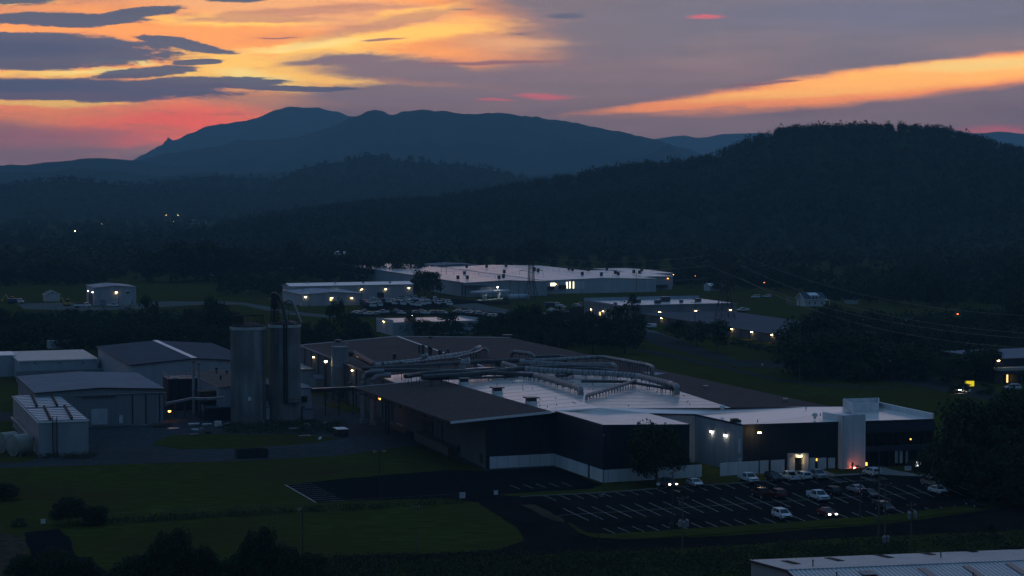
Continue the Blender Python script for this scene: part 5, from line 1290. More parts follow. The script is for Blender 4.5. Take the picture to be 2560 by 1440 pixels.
ent = part(off, 'entrance_portal', 'white_panel', lambda m: (fwb(m, 1968, 1133, 1983, 1179, .9), fwb(m, 2003, 1133, 2017, 1176, .9), fwb(m, 1968, 1132, 2017, 1143, .9)))
part(off, 'glass_door', 'glass_dark', lambda m: fwb(m, 1984, 1145, 2003, 1176, .1), parent=ent)
lamp(off, f0, f1, 1994.5, 1138, 'lamp_warm', .45, off=1.4)
part(off, 'lit_window', 'orange_glow', lambda m: fwb(m, 2040, 1146, 2042.5, 1152, .1))
# white stair tower
t0, t1 = P(2105, 1173), P(2163, 1169); tdir = (t1 - t0).normalized(); tn = outn(t0, t1); th_ = zat(1045, t0.y)
def tw2(m):
    q = [t0, t1, t1 - tn * 7.5, t0 - tn * 7.5]; m.prism(q, [p + Z * th_ for p in q])
tw_ = part(off, 'stair_tower', 'white_panel', tw2)
part(off, 'tower_parapet', 'white_panel', lambda m: (m.bar(t0 + Z * (th_ + .25) - tn * .15, t1 + Z * (th_ + .25) - tn * .15, .2, .5), m.bar(t0 + Z * (th_ + .25) + tdir * .1, t0 + Z * (th_ + .25) - tn * 7.5 + tdir * .1, .2, .5), m.bar(t1 + Z * (th_ + .2) - tdir * .1 - tn * 3, t1 + Z * (th_ + .2) - tn * 7.5 - tdir * .1, .2, .4)), parent=tw_)
# glazed wing: fascia, dark window band, spandrel, recessed ground floor
part(off, 'fascia', 'navy_fascia', lambda m: fwb(m, 2163, 1054, 2335, 1081, .7))
def bandm(m, zt, zb, th, mm): pass
g0, g1 = onwall(f0, f1, 2164, 1100), onwall(f0, f1, 2330, 1100); gm = (g0 + g1) / 2; gl = (dn(g1) - dn(g0)).length
zf = onwall(f0, f1, 2250, 1082).z; z1 = onwall(f0, f1, 2250, 1112).z; z2 = onwall(f0, f1, 2250, 1125).z
gmx = lambda z, o: Vector((gm.x, gm.y, z)) + fn * o
wn = part(off, 'window_band', 'glass_dark', lambda m: m.box(gmx((zf + z1) / 2, .08), gl, .1, zf - z1, fh, None, Z))
part(off, 'mullion', 'dark_steel', lambda m: [m.box(gmx((zf + z1) / 2, .16) + fh * gl * (-.5 + k / 10), .1, .1, zf - z1, fh, None, Z) for k in range(11)], parent=wn)
part(off, 'spandrel', 'navy_fascia', lambda m: m.box(gmx((z1 + z2) / 2, .3), gl, .5, z1 - z2, fh, None, Z))
gw = part(off, 'ground_glazing', 'glass_dark', lambda m: m.box(gmx(z2 / 2, .05) - fh * .8, gl - 3, .08, z2, fh, None, Z))
part(off, 'column', 'navy', lambda m: [m.box(gmx(z2 / 2, .3) + fh * gl * (-.46 + k * .15), .35, .35, z2, fh, None, Z) for k in range(7)])
part(off, 'curtain', 'concrete_pale', lambda m: [m.box(onwall(f0, f1, x, 1142) + fn * .14, .8, .04, 2.6, fh, None, Z) for x in (2241, 2251, 2268)], parent=gw)
part(off, 'lit_window', 'orange_glow', lambda m: fwb(m, 2274, 1096, 2277, 1099.5, .25))
# roof furniture: penthouse screen, parapet, units
pa, pb, pc, pd = P(2133, 1031, 9.9), P(2196, 1028, 9.9), P(2197, 1016, 9.9), P(2108, 1018, 9.9)
ph = zat(1009, pa.y) - 9.9
part(off, 'penthouse', 'white_panel', lambda m: [m.bar(a + Z * ph / 2, b + Z * ph / 2, .2, ph) for a, b in ((pa, pb), (pd, pa), (pb, pc), (pc, pd))])
part(off, 'parapet', 'white_panel', lambda m: (m.bar(O3[6] + Z * .55 - fh * .15, O3[7] + Z * .55 - fh * .15, .3, 1.1),))
part(off, 'parapet_cap', 'white_trim', lambda m: m.bar(O3[6] + Z * 1.14 - fh * .15, O3[7] + Z * 1.14 - fh * .15, .5, .08))
p = P(1839, 1056, 9.9); part(off, 'roof_hatch', 'rust_steel', lambda m: (m.box(p + Z * .3, 1.9, 1.4, .5, B, A, Z), m.box(p + Z * .75 - B * .3, 1.6, 1.2, .1, B, A, (Z + B * .3).normalized())))
for px, py in ((2037, 1047), (1806, 1026)):
    p = P(px, py, 10); part(off, 'turbine_vent', 'white_panel', lambda m: m.lathe(p, [(.32, 0), (.32, .5), (.6, .6), (.62, .9), (.36, 1.2), (.05, 1.24)], 14), True)
for px, py in ((2051, 1040), (1894, 1056), (1738, 1025), (2015, 1023)):
    p = P(px, py, 10.1); part(off, 'vent_pipe', 'steel_grey', lambda m: m.lathe(p, [(.1, 0), (.1, .6)], 8))
# flame-coloured ground light beside the tower
for x, y, lit, lab in ((2166, 1173, True, 'lit orange bollard lamp beside the white tower foot'), (2131, 1173, False, 'unlit bollard in front of the white tower')):
    p = P(x, y); o = empty('bollard', p, lab, 'bollard'); part(o, 'post', 'rust_steel', lambda m: m.lathe(p, [(.14, 0), (.14, .75)], 10))
    part(o, 'lamp' if lit else 'cap', 'orange_glow' if lit else 'rust_steel', lambda m: m.lathe(p + Z * .75, [(.16, 0), (.2, .1), (.2, .6), (.05, .7)], 10))
p = P(2128, 1180); o = empty('flood_light', p, 'low red flood light washing the white tower wall', 'flood light')
q = t0.lerp(t1, .42) + tn * 1.1; WL[o.name] = q.copy(); q.z = 0; o.location = q; WL[o.name] = q
part(o, 'housing', 'dark_steel', lambda m: m.box(q + Z * .15 + tn * .16, .5, .12, .3, tdir, None, Z)); part(o, 'lens', 'flood_red', lambda m: m.box(q + Z * .25, .4, .14, .22, tdir, None, Z))
# lit sign with emblem and lettering
sp = P(2296, 1180); sg_ = empty('entrance_sign', sp, 'black entrance sign with a lit white double-V emblem and lettering', 'sign')
s_ = ppm(sp.y); u = B; sn = A; zc = lambda y: zat(y, sp.y)
part(sg_, 'board', 'black', lambda m: m.box(sp - B * .9 + Z * (zc(1151) + zc(1170)) / 2, 3.4, .2, zc(1151) - zc(1170), B, A, Z))
part(sg_, 'post', 'dark_steel', lambda m: [m.box(sp + B * x + Z * zc(1170) / 2 - B * .5, .15, .15, zc(1170), B, A, Z) for x in (-1.2, 1.2)])
def emb(m):
    k = 1 / s_; o = sp + A * .14
    pt = lambda x, y: o + B * ((x - 2296) * k) + Z * zc(y)
    for a, b in (((2288.6, 1153.6), (2293.2, 1160)), ((2293.5, 1153.6), (2297.6, 1159.8)), ((2293.2, 1159.8), (2296.4, 1158.6)), ((2300, 1153.2), (2296.2, 1158.4)), ((2304.4, 1152.4), (2299.6, 1159.4))): m.bar(pt(*a), pt(*b), .16, .12)
part(sg_, 'emblem', 'sign_white', emb)
tcv = bpy.data.curves.new('lettering', 'FONT'); tcv.body = 'WHISPA'; tcv.size = .42; tcv.extrude = .03; tcv.align_x = 'CENTER'; tcv.align_y = 'CENTER'; tcv.offset = .012
to = bpy.data.objects.new('tmp', tcv); COL.objects.link(to); bpy.context.view_layer.update()
me = bpy.data.meshes.new_from_object(to.evaluated_get(bpy.context.evaluated_depsgraph_get())); bpy.data.objects.remove(to)
me.materials.clear(); me.materials.append(MATS['sign_white']); me.name = 'lettering'
lo = bpy.data.objects.new('lettering', me); COL.objects.link(lo); lo.parent = sg_; lo.location = A * .16 + B * -.05 + Z * zc(1163.6); lo.rotation_euler = (math.pi / 2, 0, TH)
for px, py, w, hgt, lab, bm in ((2270, 1182, 1.5, .9, 'small pale parking sign on the kerb lawn below the lit sign', 'white_panel'), (1156, 1252, 1.1, 1.1, 'white notice board at the lot entrance by the fence end', 'white_panel'), (1240, 1243, .8, .8, 'small white sign standing on the asphalt entrance', 'white_panel'), (108, 1316, .8, .8, 'small white sign at the left end of the lawn fence', 'white_panel'), (1906, 918, .7, .7, 'tiny pale road sign at the road junction', 'white_panel')):
    p = P(px, py); o = empty('sign_board', p, lab, 'sign'); part(o, 'panel', bm, lambda m: m.box(p + Z * (hgt / 2 + .5), w, .06, hgt, B, A, Z)); part(o, 'post', 'dark_steel', lambda m: m.box(p + Z * .5 - A * .06, .08, .06, 1.0, B, A, Z))
    def lines(m):
        for k in range(3): m.box(p + Z * (.7 + hgt * .2 + k * hgt * .22) + A * .04, w * .6, .02, hgt * .06, B, A, Z)
    part(o, 'print', 'steel_grey', lines)
# ================================================================ middle distance: big white warehouse
ribbed('roof_white', (.92, .86, .82), 1.2, B, rough=.22, depth=.04, dark=.95, spec=.4)
csL = rect((1163, 707), 7.5, frx=1368, bly=664)
wh = bld('warehouse', 'big far warehouse with a bright white roof dotted with dark vents', 'warehouse', csL, 'A', 1.0, 'wall_blue_grey', 'roof_white', 'steel_grey', over=.4)
csM = rect((1366, 701), 7.3, frx=1640, bly=667.5)
part(wh, 'wall', 'wall_pale', lambda m: walls(m, csM, 'A', .9)); part(wh, 'roof', 'roof_white', lambda m: gable(m, csM, 'A', .9, .4))
csR = rect((1461, 696.5), 6.8, frx=1680, bly=681)
part(wh, 'wall', 'wall_blue_grey', lambda m: walls(m, csR, 'B', .5)); part(wh, 'roof', 'roof_white', lambda m: gable(m, [p + Z * .6 for p in csR], 'B', .4, .4))
csS = rect((1600, 684), 7.6, frx=1682, bly=671.5)
part(wh, 'wall', 'wall_blue_grey', lambda m: walls(m, csS, 'B', .3)); part(wh, 'roof', 'roof_white', lambda m: gable(m, csS, 'B', .5, .3))
csB = rect((1090, 664), 8, frx=1200, d=30)
part(wh, 'rear_roof', 'roof_grey', lambda m: gable(m, csB, 'A', .8, .3)); part(wh, 'rear_wall', 'wall_grey', lambda m: walls(m, csB, 'A', .8))
VP = [(329, 262), (420, 262), (392, 220), (413, 152), (607, 150), (795, 142), (778, 205), (770, 248), (727, 262), (1070, 180), (1106, 190), (1405, 174), (1440, 182), (1594, 183), (1773, 178), (1535, 224), (1720, 230), (1855, 212), (1883, 224), (2035, 204), (2090, 210), (2110, 186)]
for x, y in VP:
    p = P(1060 + x / 3.879, 630 + y / 3.879, 8.3)
    o = part(wh, 'roof_vent', 'dark_steel', lambda m: (m.box(p + Z * .8, 1.3, 1.3, 1.9, B, A, Z), m.box(p + Z * 1.8, 1.6, 1.6, .2, B, A, Z)))
part(wh, 'vent_pipe', 'steel_grey', lambda m: [m.bar(P(1060 + x / 3.879, 630 + y / 3.879, 8), P(1060 + x / 3.879, 630 + y / 3.879, 8) + Z * 1.9, .16) for x, y in ((290, 232), (530, 230), (690, 268), (358, 150), (1200, 180), (1250, 186), (1310, 190), (1160, 245), (1640, 150), (1822, 165), (1825, 245), (2215, 200), (2260, 200), (2308, 200), (2340, 203))])
FLc, FRc = csM[0], csM[1]
# dark loading yard openings with room light
part(wh, 'lit_opening', 'room_light', lambda m: [wbox(m, FLc, FRc, a, b, c, d, .2) for a, b, c, d in ((1353, 709, 1364, 715), (1376, 707, 1388, 715), (1415, 705, 1419, 721), (1423, 704, 1426, 721), (1432, 704, 1435, 721))])
part(wh, 'loading_bay', 'dark_steel', lambda m: [wbox(m, FLc, FRc, a, b, c, d, 1.5) for a, b, c, d in ((1358, 716, 1384, 724), (1395, 712, 1414, 722))])
part(wh, 'loading_wall', 'white_panel', lambda m: wbox(m, FLc, FRc, 1345, 703, 1460, 724, .12))
part(wh, 'loading_bay', 'dark_steel', lambda m: (wbox(m, csR[0], csR[1], 1502, 712, 1542, 723, 1.0), wbox(m, csR[0], csR[1], 1572, 713, 1620, 721, 1.0), wbox(m, csR[0], csR[1], 1634, 712, 1668, 719, 1.0)))
lamp(wh, csR[0], csR[1], 1549.5, 698, 'lamp_sodium', .5); lamp(wh, csR[0], csR[1], 1669.6, 696, 'lamp_sodium', .5); lamp(wh, csR[0], csR[1], 1525, 712.8, 'lamp_white', .3)
lamp(wh, FLc, FRc, 1388, 710, 'lamp_warm', .4)
# open lit shed on the warehouse's left
a0, a1 = P(1163, 744), P(1104, 728); a0t, a1t = zat(711, a0.y), zat(703, a1.y)
sh = empty('open_shed', a0, 'open-sided shed with lit white interior at the left end of the big warehouse', 'shed')
sd_ = (a1 - a0).normalized(); ins = Vector((-sd_.y, sd_.x, 0)); ins = ins if ins.x > 0 else -ins; Ls = (a1 - a0).length
part(sh, 'roof', 'roof_grey', lambda m: m.prism([a0 + Z * 6.2 - ins * .5, a0 + Z * 6.2 + ins * 12, a1 + Z * 6.2 + ins * 12, a1 + Z * 6.2 - ins * .5][::-1], [a0 + Z * 6.6 - ins * .5, a0 + Z * 6.6 + ins * 12, a1 + Z * 6.6 + ins * 12, a1 + Z * 6.6 - ins * .5][::-1]))
part(sh, 'column', 'dark_steel', lambda m: [m.bar(a0.lerp(a1, k / 8), a0.lerp(a1, k / 8) + Z * 6.3, .5) for k in range(9)])
part(sh, 'back_wall', 'white_panel', lambda m: m.box((a0 + a1) / 2 + ins * 9 + Z * 3, Ls, .2, 6, sd_, ins, Z))
part(sh, 'ceiling_light', 'room_light', lambda m: [m.box(a0.lerp(a1, .2 + .3 * k) + ins * 5 + Z * 6.05, 1.2, 5, .12, sd_, ins, Z) for k in range(3)])
MATS['room_light'].node_tree.nodes['Principled BSDF'].inputs['Emission Strength'].default_value = 2.2
part(sh, 'stored_goods', 'dark_steel', lambda m: [m.box(a0.lerp(a1, t) + ins * 4 + Z * h_ / 2, 3, 3, h_, sd_, ins, Z) for t, h_ in ((.1, 3.2), (.25, 2), (.4, 1.6))])
# ---------------------------------------------------------------- long white-roofed building and the blue shed before it
cs = rect((725, 716), 7.5, frx=1033, d=17)
lb = bld('long_shed', 'long pale building with a narrow white roof and a row of warm wall lamps', 'building', cs, 'B', 1.2, 'wall_blue_grey', 'roof_white', 'steel_grey', over=.3)
FL, FR, BR, BL = cs
for x, y in ((840, 724), (904, 723.5), (964, 722.5), (1022, 719.5), (730, 728.5)): lamp(lb, FL, FR, x, y, 'lamp_warm', .6)
for x, y in ((708.5, 727), (721.5, 728.5)): lamp(lb, BL, FL, x, y, 'lamp_warm', .5)
for x in (770, 838, 908, 975): 
    p = P(x, 708.5, 8.4); part(lb, 'roof_vent', 'steel_grey', lambda m: m.lathe(p, [(.4, 0), (.4, .5), (.8, .55), (.6, .9), (.05, .95)], 10))
part(lb, 'loading_door', 'dark_steel', lambda m: wbox(m, FL, FR, 943, 731, 960, 745, .2))
cs = rect((755, 736.5), 5.6, frx=908, blx=708)
bs = bld('blue_shed', 'low blue-grey shed with a shallow gable and three warm wall lamps', 'shed', cs, 'A', 1.0, 'wall_blue_grey', 'roof_blue', 'steel_grey', over=.3)
for x, y in ((763.5, 742), (829, 745), (879.5, 744.5)): lamp(bs, cs[0], cs[1], x, y, 'lamp_warm', .6)
def skl(m):
    a, b, c, d = cs
    for u, v in ((.18, .3), (.34, .6), (.62, .4), (.8, .7)):
        p = a.lerp(b, u).lerp(d.lerp(c, u), v); p = p + Z * (1.0 * (1 - abs(u - .5) * 2) + .1); m.box(p, 1.0, 5, .06, B, A, Z)
part(bs, 'skylight', 'white_trim', skl)
part(bs, 'door', 'white_panel', lambda m: wbox(m, cs[3], cs[0], 751, 757, 754, 764, .15)); part(bs, 'door', 'dark_steel', lambda m: (wbox(m, cs[0], cs[1], 771, 762, 775, 769, .15)))
part(bs, 'lit_doorway', 'window_warm', lambda m: wbox(m, cs[0], cs[1], 824.5, 745, 828.5, 752, .1))
# ---------------------------------------------------------------- garage on the left
cs = rect((236, 719.3), 8.8, frx=340, blx=216)
ga = bld('garage', 'tall pale garage with lamp-lit doors on its side, left of the green field', 'garage', cs, 'A', .9, 'wall_blue_grey', 'roof_blue', 'steel_grey', over=.3)
FL, FR, BR, BL = cs
lamp(ga, FL, FR, 290.5, 731, 'lamp_warm', .7)
for x, y in ((220.7, 727), (232, 730.5)): lamp(ga, BL, FL, x, y, 'lamp_white', .55)
part(ga, 'roller_door', 'steel_grey', lambda m: wbox(m, FL, FR, 250, 749, 263, 763, .15)); part(ga, 'door', 'steel_grey', lambda m: wbox(m, FL, FR, 328, 751.5, 333.5, 763.5, .15))
part(ga, 'window', 'glass_dark', lambda m: wbox(m, FL, FR, 316, 728.5, 323, 733.5, .15)); part(ga, 'awning', 'white_trim', lambda m: wbox(m, FL, FR, 315.5, 727, 323.5, 728.5, .8))
part(ga, 'bay_door', 'dark_steel', lambda m: [wbox(m, BL, FL, x, 734, x + 2.6, 760, .15) for x in (222.3, 225.8, 229.3)])
part(ga, 'skylight', 'white_trim', lambda m: [m.box(FL.lerp(FR, u).lerp(BL.lerp(BR, u), v) + Z * (.9 * (1 - abs(u - .5) * 2) + .1), 4.2, 1.3, .08, B, A, Z) for u, v in ((.22, .35), (.25, .75), (.7, .35), (.72, .75))])
hs = rect((113, 737), 3.4, frx=150, d=9)
ho_ = bld('small_house', 'small pale house in the dark trees left of the garage', 'house', hs, 'A', 2.0, 'wall_pale', 'roof_grey', 'white_trim', over=.4)
part(ho_, 'window', 'glass_dark', lambda m: [wbox(m, hs[0], hs[1], x, 731, x + 3, 734, .1) for x in (129, 140)]); part(ho_, 'door', 'steel_grey', lambda m: wbox(m, hs[0], hs[1], 119, 731, 122, 737.5, .1))
# ---------------------------------------------------------------- shed with white roof in the trees
cs = rect((982, 806), 5.2, frx=1196, blx=941)
ws = bld('white_roof_shed', 'shed with a clean white roof half hidden by dark trees behind the factory', 'shed', cs, 'B', 0, 'wall_blue_grey', 'roof_white', None, over=.05)
FL, FR, BR, BL = cs
part(ws, 'parapet', 'wall_blue_grey', lambda m: (m.prism([FL, BL, BL + B * .25, FL + B * .25][::-1], [FL + Z * .9, BL + Z * .45, BL + B * .25 + Z * .45, FL + B * .25 + Z * .9][::-1]), m.prism([FR - B * .25, BR - B * .25, BR + B * .02, FR + B * .02], [FR - B * .25 + Z * 1.1, BR - B * .25 + Z * .5, BR + Z * .5, FR + Z * 1.1])))
lamp(ws, BL, FL, 959.5, 804, 'lamp_warm', .5); lamp(ws, FL, FR, 1030, 789, 'lamp_white', .2)
part(ws, 'vent_pipe', 'dark_steel', lambda m: m.bar(P(973, 793, 5.3), P(973, 793, 5.3) + Z * 1, .2))
mat('roof_dark_flat', (.10, .11, .13), .8, spec=.05, var=.12, scale=.2, var2=.4, scale2=.05, col2=(.08, .085, .1))
# ---------------------------------------------------------------- flat building and the dark-roofed hall right of centre
cs = rect((1544, 765), 6.0, frx=1842, blx=1460)
fb = bld('flat_building', 'long flat building with a blue-white roof, rooftop units and warm wall lamps', 'building', cs, 'B', 0, 'wall_grey', 'roof_white', 'steel_grey', over=.1)
FL, FR, BR, BL = cs
part(fb, 'parapet', 'roof_blue', lambda m: (m.bar(BL + Z * .7, BR + Z * .7, .3, 1.4), m.bar(FL + Z * .25 + B * .2, BL + Z * .25 + B * .2, .3, .6), m.bar(FL.lerp(BL, .0) + Z * .1, FR + Z * .1, .2, .35)))
for x, y in ((1558.5, 783), (1649, 779.8), (1739, 777), (1826, 775)): lamp(fb, FL, FR, x, y, 'lamp_warm', .6)
for x, y in ((1478, 773.5), (1508.5, 778), (1533, 782)): lamp(fb, BL, FL, x, y, 'lamp_warm', .5)
part(fb, 'lit_doorway', 'window_warm', lambda m: wbox(m, BL, FL, 1498, 780, 1502, 788, .12))
part(fb, 'door', 'dark_steel', lambda m: wbox(m, BL, FL, 1471, 779, 1476, 788, .12))
for x, y, w, hh_ in ((1590, 757, 4.0, 1.6), (1644, 758.5, 2.6, 1.5), (1663, 754, 4.2, 2.2), (1745, 754, 2.4, 1.4), (1703, 756.5, 1.0, 1.2), (1538, 761, .8, .8)):
    p = P(x, y, 6.1); o = part(fb, 'rooftop_unit', 'galv_dark', lambda m: m.box(p + Z * hh_ / 2, w, 2.0, hh_, B, A, Z)); part(fb, 'lid', 'white_trim', lambda m: m.box(p + Z * (hh_ + .06), w * .9, 1.8, .1, B, A, Z), parent=o)
cs = rect((1975, 842), 3.2, frx=2235, bly=783)
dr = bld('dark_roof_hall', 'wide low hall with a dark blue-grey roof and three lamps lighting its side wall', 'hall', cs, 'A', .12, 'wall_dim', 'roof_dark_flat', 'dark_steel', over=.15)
FL, FR, BR, BL = cs
for x, y in ((1831, 822.5), (1880.7, 829.6), (1931.5, 836.8), (1654.6, 795.2)): lamp(dr, BL, FL, x, y, 'lamp_warm', .55, off=.5)
part(dr, 'wall_pilaster', 'dark_steel', lambda m: [m.bar(dn(BL.lerp(FL, .05 + .06 * k)) - B * .1, BL.lerp(FL, .05 + .06 * k) - B * .1 - Z * .2, .16) for k in range(16)])
part(dr, 'gutter', 'black', lambda m: m.bar(BL - B * .22 - Z * .05, FL - B * .22 - Z * .05, .25, .3))
# ---------------------------------------------------------------- fuel canopy and blue tank
ca, cb = P(1206, 752), P(1268, 747); cc = (ca + cb) / 2; zt = zat(727, cc.y); cdir = (cb - ca).normalized(); cn = Vector((-cdir.y, cdir.x, 0)); cl = (cb - ca).length
fu = empty('fuel_canopy', cc, 'lit fuel canopy on four white posts beside the blue tank', 'canopy')
part(fu, 'roof', 'white_panel', lambda m: (m.box(cc + cn * 3 + Z * (zt - .4), cl + 2.2, 8.5, .9, cdir, cn, Z),)); part(fu, 'roof_screen', 'wall_grey', lambda m: m.box(cc + cn * 5 + Z * (zt + 1), cl * .6, 1.2, 1.3, cdir, cn, Z))
for k in range(4): part(fu, 'post', 'white_paint', lambda m: m.bar(ca.lerp(cb, .08 + .27 * k) + cn * (0 if k % 2 == 0 else 3), ca.lerp(cb, .08 + .27 * k) + cn * (0 if k % 2 == 0 else 3) + Z * (zt - .8), .38))
part(fu, 'downlight', 'lamp_cool', lambda m: [m.box(ca.lerp(cb, .2 + .3 * k) + cn * 2.5 + Z * (zt - .9), 1.2, 1.2, .08, cdir, cn, Z) for k in range(3)])
part(fu, 'roof_lamp', 'lamp_white', lambda m: m.box(ca.lerp(cb, .64) + cn * .5 + Z * (zt + 1.6), .4, .4, .4))
for k in (.22, .8): 
    q = ca.lerp(cb, k) + cn * 2; o = part(fu, 'fuel_pump', 'white_paint', lambda m: m.box(q + Z * 1.3, 2.0 if k < .5 else .7, 1.2, 2.6 if k < .5 else 1.6, cdir, cn, Z))
part(fu, 'bollard', 'yellow_steel', lambda m: [m.bar(ca.lerp(cb, k / 8) - cn * 1.5, ca.lerp(cb, k / 8) - cn * 1.5 + Z * 1.0, .22) for k in range(9)]); part(fu, 'island', 'concrete_pale', lambda m: m.box(cc + cn * 2 + Z * .1, cl + 1, 5, .2, cdir, cn, Z))
p = P(1296, 752); tk = empty('fuel_tank', p, 'long pale blue cylindrical tank lying beside the fuel canopy', 'tank')
part(tk, 'shell', 'blue_tank', lambda m: m.tube([p - B * 5.4 + Z * 1.9, p - B * 5.0 + Z * 1.9, p + B * 5.0 + Z * 1.9, p + B * 5.4 + Z * 1.9], 1.5, 20), True); part(tk, 'saddle', 'concrete', lambda m: [m.box(p + B * s + Z * .4, .5, 2.4, .8, B, A, Z) for s in (-3.5, 3.5)]); part(tk, 'end_box', 'galv_dark', lambda m: m.box(p - B * 7 + Z * 1, 2.4, 2, 2, B, A, Z))
# ---------------------------------------------------------------- houses, water tower, right-hand building
hs = rect((2012, 748.5), 3.4, frx=2064, d=8.5)
h2 = bld('house', 'grey-blue house with a steep roof and pale dormer among dark trees', 'house', hs, 'B', 3.0, 'wall_pale', 'roof_slate', 'white_trim', over=.5)
part(h2, 'dormer', 'wall_pale', lambda m: (m.box((hs[0] + hs[1]) / 2 + Z * 1.0 - A * 1.6, 4.2, 2.6, 1.8, B, A, Z),)); part(h2, 'dormer_roof', 'white_trim', lambda m: m.box((hs[0] + hs[1]) / 2 + Z * 2.2 - A * 2.2, 5.0, 4.0, .2, B, (A - Z * .35).normalized(), Z))
part(h2, 'window', 'glass_dark', lambda m: [wbox(m, hs[0], hs[1], x, 755, x + 3, 761, .1) for x in (2022, 2036, 2053)]); part(h2, 'dormer_window', 'glass_dark', lambda m: [m.box((hs[0] + hs[1]) / 2 + B * s + Z * .9 - A * .28, .8, .06, 1.0, B, A, Z) for s in (-.8, .8)])
part(h2, 'porch', 'white_trim', lambda m: (m.box(hs[1] + B * 1.2 - Z * .6 - A * 2, 2.4, 4, .2, B, A, Z), m.bar(dn(hs[1] + B * 2.2), hs[1] + B * 2.2 - Z * .6, .18)))
for k, (x, y, w, hh_, lab) in enumerate(((203, 668, 6, 4, 'far bright white building glimpsed between dark trees above the garage'), (524, 690, 6, 4, 'far small white building glimpsed in the trees left of the silo head'), (1775, 728, 10, 3, 'far pale shed at the foot of the pylon'), (480, 560, 22, 5, 'far pale roofed building in the hazy valley'), (852, 594, 12, 3, 'far low pale building in the hazy woods'), (906, 600, 10, 3, 'far pale hut with a light in the hazy woods'), (640, 580, 16, 6, 'far pale sheds at the valley road'), (700, 686, 12, 3, 'far low pale building left of the long white roof'))):
    q = P(x, y); cs = [q + Z * hh_, q + B * w + Z * hh_, q + B * w - A * 8 + Z * hh_, q - A * 8 + Z * hh_]
    bld('far_building', lab, 'building', cs, 'B', 1.2, 'wall_pale', 'roof_white', None, over=.2)
p = P(852, 668); wt = empty('water_tower', p, 'white domed water tank rising out of the far trees', 'water tower'); zt = zat(626, p.y); r_ = 17 / ppm(p.y)
part(wt, 'tank', 'white_paint', lambda m: m.lathe(p + Z * zt, [(.4, -r_ * 1.7), (r_ * .75, -r_ * 1.45), (r_, -r_ * .8), (r_ * .92, -r_ * .4), (r_ * .6, -r_ * .1), (.05, 0)], 24), True); part(wt, 'leg', 'white_panel', lambda m: [m.bar(p + Vector((math.cos(k * 1.57) * r_ * .9, math.sin(k * 1.57) * r_ * .9, 0)), p + Vector((math.cos(k * 1.57) * r_ * .8, math.sin(k * 1.57) * r_ * .8, zt - r_)), .4) for k in range(4)])
cs = rect((2488, 897), 7.2, frx=2900, d=30)
rb = bld('brown_building', 'flat brown-fascia building at the right edge with golden lit entrance', 'building', cs, 'B', 0, 'navy', 'roof_grey', 'wood', over=.2)
FL, FR, BR, BL = cs
lamp(rb, FL, FR, 2495.5, 901.5, 'lamp_warm', .6); part(rb, 'canopy', 'navy_fascia', lambda m: (wbox(m, FL, FR, 2484, 918, 2700, 934, 4.0),)); part(rb, 'canopy_edge', 'pale_wood', lambda m: wbox(m, FL, FR, 2484, 917, 2700, 918, 4.1))
part(rb, 'lit_window', 'window_warm', lambda m: [wbox(m, FL, FR, x, 936, x + w, 958, .12) for x, w in ((2492.5, 3), (2516, 4))]); part(rb, 'glazing', 'glass_dark', lambda m: wbox(m, FL, FR, 2526, 938, 2700, 960, .1)); part(rb, 'column', 'wood', lambda m: [wbox(m, FL, FR, x, 934, x + 3, 961, 3.8) for x in (2486, 2524, 2534, 2545, 2556)])
p = P(2424, 974); ys = empty('lit_sign', p, 'glowing yellow sign board half hidden by a bushy shrub', 'sign'); part(ys, 'panel', 'sign_yellow', lambda m: m.box(p + Z * zat(959, p.y), 2.6, .3, 1.5, (B + A * .25).normalized(), None, Z)); part(ys, 'post', 'dark_steel', lambda m: [m.bar(p + B * s, p + B * s + Z * .9, .2) for s in (-.9, .9)])
# ---------------------------------------------------------------- foreground metal roof
bl, rl = P(1873, 1399.5, 6.4), P(1967, 1424.5, 8.0)
v = (rl - bl); v.z = 0; hw = v.length; vd = v.normalized(); bd = Vector((-vd.y, vd.x, 0)); bd = bd if bd.x > 0 else -bd; LL = 70
f1_ = bl + vd * hw * 2
mr_ = empty('metal_roof_building', rl + bd * 30 - Z * 8, 'ribbed metal-roofed building in the bottom right corner with dark skylights', 'building')
ribbed('roof_near', (.60, .60, .59), .62, bd, rough=.42, metal=.1, depth=.8, dark=.42, seam=.24)
part(mr_, 'roof', 'roof_near', lambda m: (m.prism([bl - Z * .25, bl + bd * LL - Z * .25, rl + bd * LL - Z * .25, rl - Z * .25][::-1], [bl, bl + bd * LL, rl + bd * LL, rl][::-1]), m.prism([rl - Z * .25, rl + bd * LL - Z * .25, f1_ + bd * LL - Z * .25, f1_ - Z * .25][::-1], [rl, rl + bd * LL, f1_ + bd * LL, f1_][::-1])))
part(mr_, 'wall', 'wall_galv', lambda m: (m.quad(dn(bl) + bd * .3, bl + bd * .3 - Z * .2, rl + bd * .3 - Z * .2, f1_ + bd * .3 - Z * .2, dn(f1_) + bd * .3), m.quad(dn(bl) + bd * .3 + vd * .3, dn(bl) + bd * LL + vd * .3, bl + bd * LL + vd * .3 - Z * .2, bl + bd * .3 + vd * .3 - Z * .2), m.quad(dn(f1_) - vd * .3 + bd * .3, f1_ - vd * .3 + bd * .3 - Z * .2, f1_ - vd * .3 + bd * LL - Z * .2, dn(f1_) - vd * .3 + bd * LL)))
part(mr_, 'ridge_cap', 'roof_galv', lambda m: m.bar(rl + Z * .05, rl + bd * LL + Z * .05, .5, .12)); part(mr_, 'fascia', 'dark_steel', lambda m: (m.bar(bl - bd * .06 - Z * .15, rl - bd * .06 - Z * .15, .1, .35), m.bar(rl - bd * .06 - Z * .15, f1_ - bd * .06 - Z * .15, .1, .35)))
